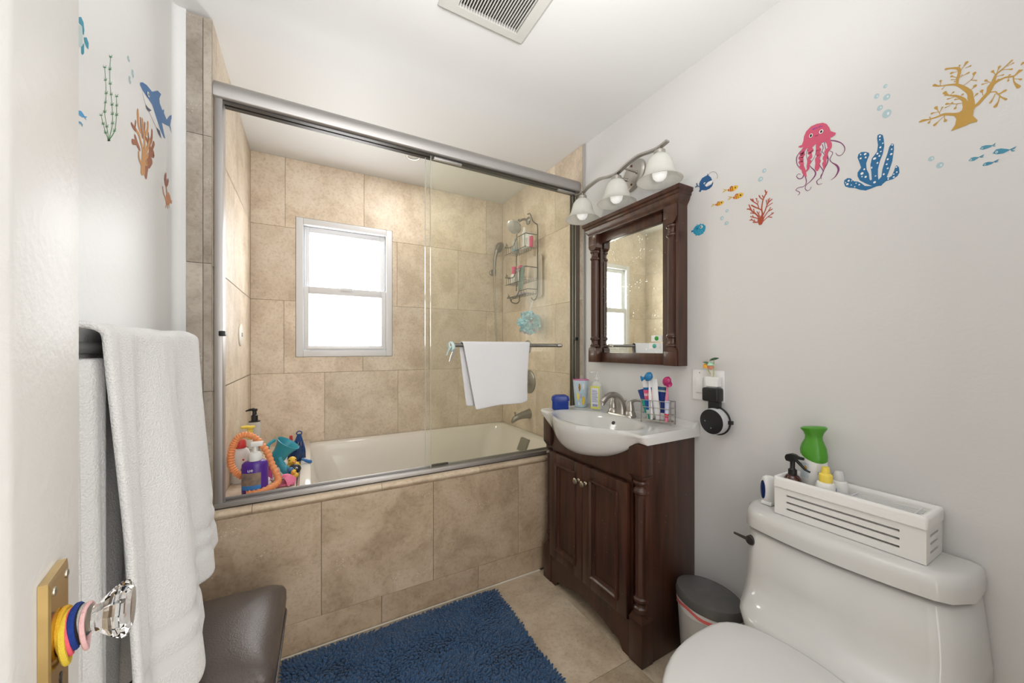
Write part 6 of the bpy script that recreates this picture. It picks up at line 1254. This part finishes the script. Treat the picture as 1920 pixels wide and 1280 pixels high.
('coral_decal','large golden branching coral tree decal near the ceiling','wall decal','sea life decals on the right wall','R',[('branch','S',(.52,.3,.05),[([(241,1806),(242,1817),(249,1831),(262,1849),(277,1858),(291,1864),(300,1872)],[9.8,8.8,8,5.1,3.3,2.7,5.8]),([(262,1849),(261,1863),(258,1879),(261,1889),(271,1896),(280,1900)],[4.7,5.1,5.8,5.5,3.6,4.9]),([(249,1793),(251,1805),(262,1821),(276,1832),(282,1842)],[9,7.1,4.7,3,6.8]),([(255,1773),(267,1779),(283,1788),(296,1788),(308,1789),(320,1792),(325,1792)],[10.8,6.6,5.6,3.9,2.8,5.9,4]),([(240,1781),(231,1782),(222,1792),(214,1802),(210,1815),(202,1819),(190,1821),(178,1817),(171,1824)],[8.8,6.9,6.9,7.4,10.1,5,3.6,3.2,4.8]),([(211,1814),(207,1822),(203,1836),(195,1842),(188,1848),(181,1854)],[8.5,6.7,3.7,3,2.3,3.5]),([(242,1820),(240,1796),(241,1779)],[5.3,10.6,14.2]),([(290,1865),(289,1872),(289,1876)],[1.3,1.7,4.5]),([(282,1859),(285,1855),(287,1853)],[1.3,1.7,2.7]),([(257,1879),(251,1888),(247,1894)],[1.3,1.6,6.1]),([(249,1882),(244,1882),(241,1882)],[1.3,1.6,3.2]),([(259,1888),(258,1892),(258,1894)],[1.3,1.6,3.6]),([(262,1882),(267,1883),(271,1884)],[1.3,1.6,5.5]),([(262,1867),(268,1873),(271,1876)],[1.3,1.7,4.4]),([(262,1862),(268,1866),(272,1868)],[1.3,1.7,2.6]),([(262,1856),(265,1859),(267,1860)],[1.3,1.7,3]),([(259,1864),(250,1866),(244,1867)],[1.3,1.6,4.3]),([(257,1867),(254,1868),(253,1869)],[1.3,1.6,2.5]),([(251,1841),(242,1846),(237,1850)],[1.3,1.5,2.1]),([(238,1848),(236,1855),(235,1860)],[1.2,1.5,6.3]),([(240,1847),(235,1843),(231,1840)],[1.2,1.6,2.8]),([(242,1822),(237,1826),(234,1829)],[1.2,1.6,6.3]),([(237,1802),(234,1805),(231,1808)],[1.2,1.5,4.5]),([(222,1799),(223,1806),(224,1811)],[1.2,1.5,5.8]),([(273,1830),(270,1833),(268,1834)],[1.3,1.6,4.4]),([(264,1822),(272,1822),(277,1823)],[1.3,1.6,3.3]),([(279,1833),(282,1834),(283,1834)],[1.3,1.7,2.6]),([(257,1818),(254,1819),(253,1820)],[1.3,1.6,4.3]),([(255,1810),(261,1813),(265,1815)],[1.3,1.6,3.6]),([(252,1799),(258,1801),(262,1802)],[1.3,1.6,2.6]),([(262,1802),(272,1808),(279,1812)],[1.3,1.6,4.8]),([(267,1805),(269,1808),(270,1809)],[1.3,1.6,4.1]),([(273,1805),(278,1804),(282,1804)],[1.3,1.6,3]),([(262,1802),(264,1796),(265,1793)],[1.3,1.6,5.2]),([(290,1792),(294,1805),(297,1813)],[1.3,1.7,6.5]),([(291,1796),(288,1803),(286,1807)],[1.3,1.7,3.7]),([(292,1799),(299,1801),(304,1802)],[1.3,1.7,4.6]),([(304,1790),(307,1785),(309,1781)],[1.3,1.7,5]),([(282,1784),(292,1776),(299,1770)],[1.3,1.7,6.2]),([(283,1785),(282,1776),(281,1771)],[1.3,1.6,6.3]),([(305,1789),(307,1792),(308,1795)],[1.3,1.7,2.8]),([(211,1822),(215,1828),(218,1832)],[1.2,1.5,4.8]),([(214,1824),(219,1825),(223,1826)],[1.2,1.5,3.1]),([(203,1834),(206,1842),(208,1847)],[1.2,1.5,5.1]),([(202,1838),(200,1846),(198,1851)],[1.2,1.5,4.9]),([(202,1831),(196,1830),(193,1829)],[1.2,1.5,3.3]),([(207,1820),(203,1821),(200,1822)],[1.2,1.5,4]),([(195,1842),(186,1837),(181,1834)],[1.2,1.5,3.5]),([(188,1845),(182,1846),(178,1847)],[1.2,1.5,2.9]),([(185,1819),(185,1822),(184,1823)],[1.1,1.4,3.6]),([(185,1818),(186,1814),(186,1811)],[1.1,1.4,3.6]),([(178,1817),(172,1820),(168,1823)],[1.1,1.4,3.5]),([(178,1810),(172,1806),(169,1803)],[1.1,1.4,3.8]),([(179,1816),(178,1803),(172,1788)],[2.3,2.2,6.4]),([(212,1800),(204,1797),(200,1789),(190,1791)],[2,2.4,2.3,4.9]),([(200,1789),(196,1780),(189,1770)],[2,2,3.9]),([(198,1782),(200,1771),(204,1763)],[2,2.3,6.1]),([(204,1792),(208,1782),(211,1776)],[1.7,2,4.4]),([(169,1835),(166,1838)],[1.9,4.7])]),('trunk','P',(.52,.3,.05),[[(252,1795),(244,1796),(237,1787),(232,1780),(236,1772),(237,1759),(230,1744),(231,1741),(240,1743),(248,1741),(261,1740),(272,1740),(265,1752),(263,1765),(267,1776),(261,1778),(254,1782)]])]),
('turtle_decal','teal sea turtle decal partly hidden by the door','wall decal','sea life decals on the left wall','L',[('flipper','P',(.03,.28,.4),[[(1061,1858),(1080,1873),(1089,1869),(1092,1855),(1090,1844),(1086,1842),(1084,1857),(1072,1854)],[(1090,1839),(1101,1847),(1109,1841),(1108,1827),(1100,1826),(1092,1831)],[(1080,1812),(1091,1828),(1091,1807),(1085,1799),(1080,1799)]]),('shell','P',(.5,.62,.62),[[(1061,1846),(1080,1854),(1085,1839),(1084,1821),(1076,1809),(1061,1802)]])]),
('fish_decal','small bright blue fish decal partly hidden by the door edge','wall decal','sea life decals on the left wall','L',[('body','P',(.03,.3,.62),[[(1067,1676),(1080,1682),(1090,1680),(1094,1677),(1084,1671),(1072,1669)]]),('tail','P',(.03,.3,.62),[[(1092,1678),(1103,1683),(1096,1677),(1100,1674),(1091,1675)]])]),
('fish_decal','tiny blue fish decal, lower of two by the door edge','wall decal','sea life decals on the left wall','L',[('body','P',(.05,.28,.48),[[(1069,1655),(1078,1659),(1083,1659),(1079,1655),(1072,1652)]]),('tail','P',(.05,.28,.48),[[(1080,1657),(1085,1658),(1084,1652),(1079,1655)]])]),
('seaweed_decal','green stringy seaweed decal on the glossy left wall','wall decal','sea life decals on the left wall','L',[('strand','S',(.03,.22,.07),[([(1199,1682),(1184,1691),(1172,1705),(1162,1719)],[2.8,2.4,2.3,2]),([(1199,1682),(1189,1708),(1179,1736),(1186,1783),(1179,1837)],[2.8,2.4,2.4,2.1,1.7]),([(1199,1682),(1217,1730),(1214,1773),(1205,1816),(1204,1849),(1208,1881)],[2.8,2.5,2.5,2.1,2.1,1.8]),([(1199,1682),(1228,1718),(1238,1762),(1238,1807)],[2.8,2.6,2.6,1.8]),([(1199,1679),(1192,1682)],[2.1,1]),([(1199,1682),(1191,1676)],[1.8,1]),([(1199,1679),(1206,1690)],[2.1,1]),([(1199,1682),(1207,1684)],[1.8,1.1]),([(1184,1688),(1177,1692)],[2,1]),([(1184,1691),(1176,1686)],[1.7,1]),([(1184,1688),(1191,1699)],[2,1]),([(1184,1691),(1192,1694)],[1.7,1]),([(1184,1688),(1177,1692)],[2,1]),([(1184,1691),(1176,1686)],[1.7,1]),([(1184,1688),(1191,1699)],[2,1]),([(1184,1691),(1192,1694)],[1.7,1]),([(1172,1702),(1165,1705)],[2,1]),([(1172,1705),(1164,1699)],[1.7,1]),([(1172,1702),(1178,1712)],[2,1]),([(1172,1705),(1179,1707)],[1.7,1]),([(1172,1702),(1165,1705)],[2,1]),([(1172,1705),(1164,1699)],[1.7,1]),([(1172,1702),(1178,1712)],[2,1]),([(1172,1705),(1179,1707)],[1.7,1]),([(1162,1717),(1156,1720)],[2,1]),([(1162,1719),(1154,1714)],[1.6,1]),([(1162,1717),(1169,1727)],[2,1]),([(1162,1719),(1170,1722)],[1.6,1]),([(1199,1679),(1192,1682)],[2.1,1]),([(1199,1682),(1191,1676)],[1.8,1]),([(1199,1679),(1206,1690)],[2.1,1]),([(1199,1682),(1207,1684)],[1.8,1.1]),([(1189,1705),(1182,1708)],[2.1,1]),([(1189,1708),(1181,1702)],[1.7,1]),([(1189,1705),(1196,1716)],[2.1,1]),([(1189,1708),(1197,1710)],[1.7,1]),([(1189,1705),(1182,1708)],[2.1,1]),([(1189,1708),(1181,1702)],[1.7,1]),([(1189,1705),(1196,1716)],[2.1,1]),([(1189,1708),(1197,1710)],[1.7,1]),([(1179,1733),(1172,1736)],[2,1]),([(1179,1736),(1171,1730)],[1.7,1]),([(1179,1733),(1186,1744)],[2,1]),([(1179,1736),(1187,1739)],[1.7,1]),([(1179,1733),(1172,1736)],[2,1]),([(1179,1736),(1171,1730)],[1.7,1]),([(1179,1733),(1186,1744)],[2,1]),([(1179,1736),(1187,1739)],[1.7,1]),([(1182,1757),(1176,1759)],[2.1,1]),([(1182,1759),(1175,1753)],[1.7,1]),([(1182,1757),(1189,1767)],[2.1,1]),([(1182,1759),(1190,1762)],[1.7,1]),([(1186,1780),(1179,1783)],[2.1,1]),([(1186,1783),(1178,1776)],[1.7,1]),([(1186,1780),(1193,1791)],[2.1,1]),([(1186,1783),(1194,1786)],[1.7,1]),([(1186,1780),(1179,1783)],[2.1,1]),([(1186,1783),(1178,1776)],[1.7,1]),([(1186,1780),(1193,1791)],[2.1,1]),([(1186,1783),(1194,1786)],[1.7,1]),([(1182,1808),(1176,1810)],[2.1,1]),([(1182,1810),(1175,1804)],[1.7,1]),([(1182,1808),(1190,1819)],[2.1,1]),([(1182,1810),(1190,1814)],[1.7,1]),([(1179,1835),(1172,1837)],[2,1]),([(1179,1837),(1171,1831)],[1.7,1]),([(1179,1835),(1186,1846)],[2,1]),([(1179,1837),(1187,1841)],[1.7,1]),([(1199,1679),(1192,1682)],[2.1,1]),([(1199,1682),(1191,1676)],[1.8,1]),([(1199,1679),(1206,1690)],[2.1,1]),([(1199,1682),(1207,1684)],[1.8,1.1]),([(1217,1728),(1210,1730)],[2.2,1.1]),([(1217,1730),(1208,1724)],[1.8,1]),([(1217,1728),(1224,1738)],[2.2,1.1]),([(1217,1730),(1226,1733)],[1.8,1.1]),([(1217,1728),(1210,1730)],[2.1,1.1]),([(1217,1730),(1209,1724)],[1.8,1]),([(1217,1728),(1224,1738)],[2.1,1.1]),([(1217,1730),(1226,1733)],[1.8,1.1]),([(1216,1749),(1208,1752)],[2.2,1.1]),([(1216,1751),(1207,1745)],[1.8,1]),([(1216,1749),(1223,1760)],[2.2,1.1]),([(1216,1751),(1224,1755)],[1.8,1.1]),([(1214,1770),(1207,1773)],[2.2,1.1]),([(1214,1773),(1206,1766)],[1.8,1]),([(1214,1770),(1222,1781)],[2.2,1.1]),([(1214,1773),(1223,1776)],[1.8,1.1]),([(1214,1770),(1207,1773)],[2.2,1.1]),([(1214,1773),(1206,1766)],[1.8,1]),([(1214,1770),(1222,1781)],[2.2,1.1]),([(1214,1773),(1223,1776)],[1.8,1.1]),([(1210,1792),(1203,1794)],[2.1,1]),([(1210,1794),(1202,1788)],[1.8,1.1]),([(1210,1792),(1217,1803)],[2.1,1.1]),([(1210,1794),(1218,1798)],[1.8,1.1]),([(1206,1814),(1198,1816)],[2.1,1]),([(1206,1816),(1197,1810)],[1.7,1]),([(1206,1814),(1213,1825)],[2.1,1]),([(1206,1816),(1214,1820)],[1.7,1.1]),([(1205,1814),(1198,1816)],[2.1,1]),([(1205,1816),(1197,1810)],[1.7,1]),([(1205,1814),(1213,1825)],[2.1,1.1]),([(1205,1816),(1214,1820)],[1.7,1.1]),([(1204,1847),(1197,1849)],[2.1,1]),([(1204,1849),(1196,1842)],[1.8,1]),([(1204,1847),(1211,1858)],[2.1,1]),([(1204,1849),(1212,1853)],[1.8,1.1]),([(1204,1847),(1197,1849)],[2.1,1]),([(1204,1849),(1196,1842)],[1.8,1]),([(1204,1847),(1211,1858)],[2.1,1]),([(1204,1849),(1212,1853)],[1.8,1.1]),([(1208,1878),(1200,1880)],[2.1,1.1]),([(1208,1881),(1199,1874)],[1.8,1.1]),([(1208,1878),(1215,1890)],[2.1,1.1]),([(1208,1881),(1216,1885)],[1.8,1.1]),([(1199,1679),(1192,1682)],[2.1,1]),([(1199,1682),(1191,1676)],[1.8,1]),([(1199,1679),(1206,1690)],[2.1,1]),([(1199,1682),(1207,1684)],[1.8,1.1]),([(1228,1716),(1220,1719)],[2.2,1.1]),([(1228,1718),(1219,1712)],[1.8,1.1]),([(1228,1716),(1235,1727)],[2.2,1.1]),([(1228,1718),(1236,1721)],[1.8,1.1]),([(1228,1716),(1220,1719)],[2.2,1.1]),([(1228,1718),(1219,1712)],[1.8,1.1]),([(1228,1716),(1235,1727)],[2.2,1.1]),([(1228,1718),(1236,1721)],[1.8,1.1]),([(1238,1759),(1231,1762)],[2.2,1.1]),([(1238,1762),(1230,1755)],[1.8,1.1]),([(1238,1759),(1246,1770)],[2.2,1.1]),([(1238,1762),(1247,1765)],[1.8,1.1]),([(1238,1759),(1231,1762)],[2.2,1.1]),([(1238,1762),(1230,1755)],[1.8,1.1]),([(1238,1759),(1246,1770)],[2.2,1.1]),([(1238,1762),(1247,1765)],[1.8,1.1]),([(1238,1782),(1231,1784)],[2.2,1.1]),([(1238,1784),(1230,1778)],[1.8,1.1]),([(1238,1782),(1246,1793)],[2.2,1.1]),([(1238,1784),(1247,1788)],[1.8,1.1]),([(1238,1804),(1231,1807)],[2.2,1.1]),([(1238,1807),(1230,1800)],[1.8,1.1]),([(1238,1804),(1246,1816)],[2.2,1.1]),([(1238,1807),(1247,1811)],[1.8,1.1])])]),
('bubble_decal','faint bubble decal, topmost above the shark','wall decal','bubble decals above the shark','L',[('disc','E',(.42,.56,.6),[(1306,1943,7.5,7)]),('shine','E',(.72,.79,.8),[(1308,1945,2,3)])]),
('bubble_decal','pale bubble decal, middle one above the shark','wall decal','bubble decals above the shark','L',[('disc','E',(.42,.56,.6),[(1332,1922,8,10.5)]),('shine','E',(.72,.79,.8),[(1334,1924,2,3.5)])]),
('bubble_decal','pale bubble decal, lowest and left above the shark','wall decal','bubble decals above the shark','L',[('disc','E',(.42,.56,.6),[(1314,1894,7.5,10)]),('shine','E',(.72,.79,.8),[(1317,1896,2.5,4)])]),
('shark_decal','blue shark decal with a white belly diving down','wall decal','sea life decals on the left wall','L',[('body','P',(.05,.17,.4),[[(1380,1929),(1398,1941),(1428,1952),(1469,1958),(1516,1990),(1546,1997),(1530,1974),(1534,1961),(1558,1953),(1572,1965),(1573,1952),(1597,1945),(1623,1971),(1664,1998),(1641,1967),(1633,1945),(1649,1925),(1623,1936),(1582,1921),(1553,1911),(1567,1894),(1585,1876),(1567,1872),(1530,1884),(1490,1907),(1469,1920),(1436,1919),(1398,1918),(1380,1922)]]),('belly','P',(.8,.8,.79),[[(1398,1911),(1436,1918),(1469,1918),(1490,1905),(1525,1885),(1544,1865),(1498,1871),(1452,1883),(1413,1894)]]),('mouth','P',(.06,.08,.13),[[(1419,1891),(1436,1892),(1462,1899),(1444,1885),(1425,1882)]]),('fin','P',(.04,.09,.18),[[(1503,1870),(1530,1874),(1546,1857),(1521,1860)]]),('eye','E',(.85,.85,.83),[(1435,1930,9,6.5)]),('pupil','E',(.01,.01,.012),[(1436,1930,4,3)])]),
('coral_decal','orange brown branching coral decal under the shark','wall decal','sea life decals on the left wall','L',[('back_branch','S',(.32,.1,.04),[([(1420,1689),(1430,1719),(1449,1756),(1455,1779),(1436,1794),(1420,1796)],[19.1,19.3,19.7,19.9,14.6,11.5]),([(1442,1732),(1462,1750)],[24.5,20.1]),([(1455,1769),(1478,1777),(1475,1783)],[19.9,20.5,15.3]),([(1465,1783),(1483,1812)],[12.1,14.4]),([(1442,1785),(1465,1818),(1468,1842)],[13.7,13.1,11.1]),([(1442,1806),(1439,1819)],[10.8,9.7]),([(1396,1788),(1388,1809),(1383,1832)],[10.1,11,8.2]),([(1411,1810),(1414,1835)],[7.6,8.5]),([(1376,1744),(1359,1752),(1347,1764)],[11.7,15.9,11.3]),([(1354,1751),(1331,1742)],[13.1,14.4]),([(1356,1784),(1338,1783),(1324,1786)],[8.8,12,8.4]),([(1346,1789),(1351,1807)],[7.8,7])]),('front_branch','S',(.6,.28,.09),[([(1392,1687),(1399,1722),(1399,1752),(1385,1768),(1373,1781),(1356,1784)],[16.5,16.7,13.9,11.8,10.8,9.7]),([(1382,1795),(1369,1806),(1365,1831),(1365,1845)],[10,10.7,13.3,7.1]),([(1408,1691),(1411,1727),(1412,1775),(1405,1807),(1396,1837)],[10.4,11.3,12.3,11.2,8.3]),([(1420,1807),(1433,1826),(1436,1849)],[10.5,9.7,8.7]),([(1414,1750),(1436,1779),(1449,1805)],[12.3,11.7,9.9]),([(1390,1709),(1373,1717),(1370,1733)],[11.9,9.9,6.3]),([(1411,1732),(1430,1748),(1437,1759)],[9.4,9.7,6.8]),([(1412,1721),(1430,1727),(1424,1732)],[12.3,10.6,7.7])])]),
('crab_decal','small orange crab decal with raised claws by the tiled pillar','wall decal','sea life decals on the left wall','L',[('body','P',(.62,.24,.1),[[(1586,1678),(1592,1697),(1613,1715),(1630,1710),(1641,1700),(1630,1682),(1609,1667),(1591,1669)]]),('leg','S',(.62,.3,.16),[([(1588,1682),(1569,1694),(1560,1709)],[8.1,8,10.1]),([(1596,1668),(1584,1652)],[4.7,2.9]),([(1609,1670),(1605,1656)],[4.7,3]),([(1621,1677),(1624,1666)],[4.8,3]),([(1601,1702),(1592,1724)],[9.4,9.3]),([(1638,1691),(1660,1696)],[11,13.8])]),('claw','P',(.34,.1,.05),[[(1580,1725),(1573,1740),(1580,1762),(1592,1771),(1592,1754),(1599,1741),(1609,1760),(1615,1752),(1609,1737),(1596,1724)],[(1649,1695),(1665,1712),(1658,1723),(1667,1734),(1682,1735),(1671,1719),(1685,1720),(1690,1731),(1693,1719),(1687,1705),(1669,1694)]])])]

NCOL = {}
def decal_mat(c):
    if c not in NCOL: NCOL[c] = mat('vinyl_%d' % len(NCOL), c, .45)
    return NCOL[c]
for name, label, cat, group, side, layers in DECALS:
    X, sg = (XR, -1) if side == 'R' else (XW, 1)
    allp = []
    for pn, kd, c, data in layers:
        for d in data:
            allp += [d[:2]] if kd == 'E' else (d[0] if kd == 'S' else d)
    cy = sum(p[0] for p in allp)/len(allp)/1000; cz = sum(p[1] for p in allp)/len(allp)/1000
    root = thing(name, label, cat, (X, cy, cz), group)
    ymax = 1.661
    for li, (pn, kd, c, data) in enumerate(layers):
        w0 = X+sg*(.0003+.0004*li); pnt = lambda y, z, w: (X+sg*w, min(y, ymax*1000)/1000, z/1000)
        m = MB(); w = .0004+.0004*li
        for k, d in enumerate(data):
            if kd == 'P':
                tri = tessellate_polygon([[Vector((a, b, 0)) for a, b in d]]); m.add([pnt(a, b, w) for a, b in d], tri)
            elif kd == 'E':
                y, z, ry, rz = d; m.add([pnt(y+ry*math.cos(2*PI*i/16), z+rz*math.sin(2*PI*i/16), w) for i in range(16)], [tuple(range(16))])
            else:
                pts, ws = d; ws = list(ws)
                if len(pts) > 2:
                    SP = spline([(a, b, q) for (a, b), q in zip(pts, ws)], 5); pts = [(p.x, p.y) for p in SP]; ws = [max(.6, p.z) for p in SP]
                V = []; ww = w+.00002*(k % 12)
                for i, (a, b) in enumerate(pts):
                    p0 = pts[max(i-1, 0)]; p1 = pts[min(i+1, len(pts)-1)]; dx, dz = p1[0]-p0[0], p1[1]-p0[1]; L = math.hypot(dx, dz) or 1
                    V += [pnt(a-dz/L*ws[i]/2, b+dx/L*ws[i]/2, ww), pnt(a+dz/L*ws[i]/2, b-dx/L*ws[i]/2, ww)]
                m.add(V, [(2*i, 2*i+1, 2*i+3, 2*i+2) for i in range(len(pts)-1)])
                for (a, b), q in ((pts[0], ws[0]), (pts[-1], ws[-1])):
                    if q > 3: m.add([pnt(a+q/2*math.cos(2*PI*i/10), b+q/2*math.sin(2*PI*i/10), ww+.00001) for i in range(10)], [tuple(range(10))])
        m.build(pn, decal_mat(c), root, smooth=False)
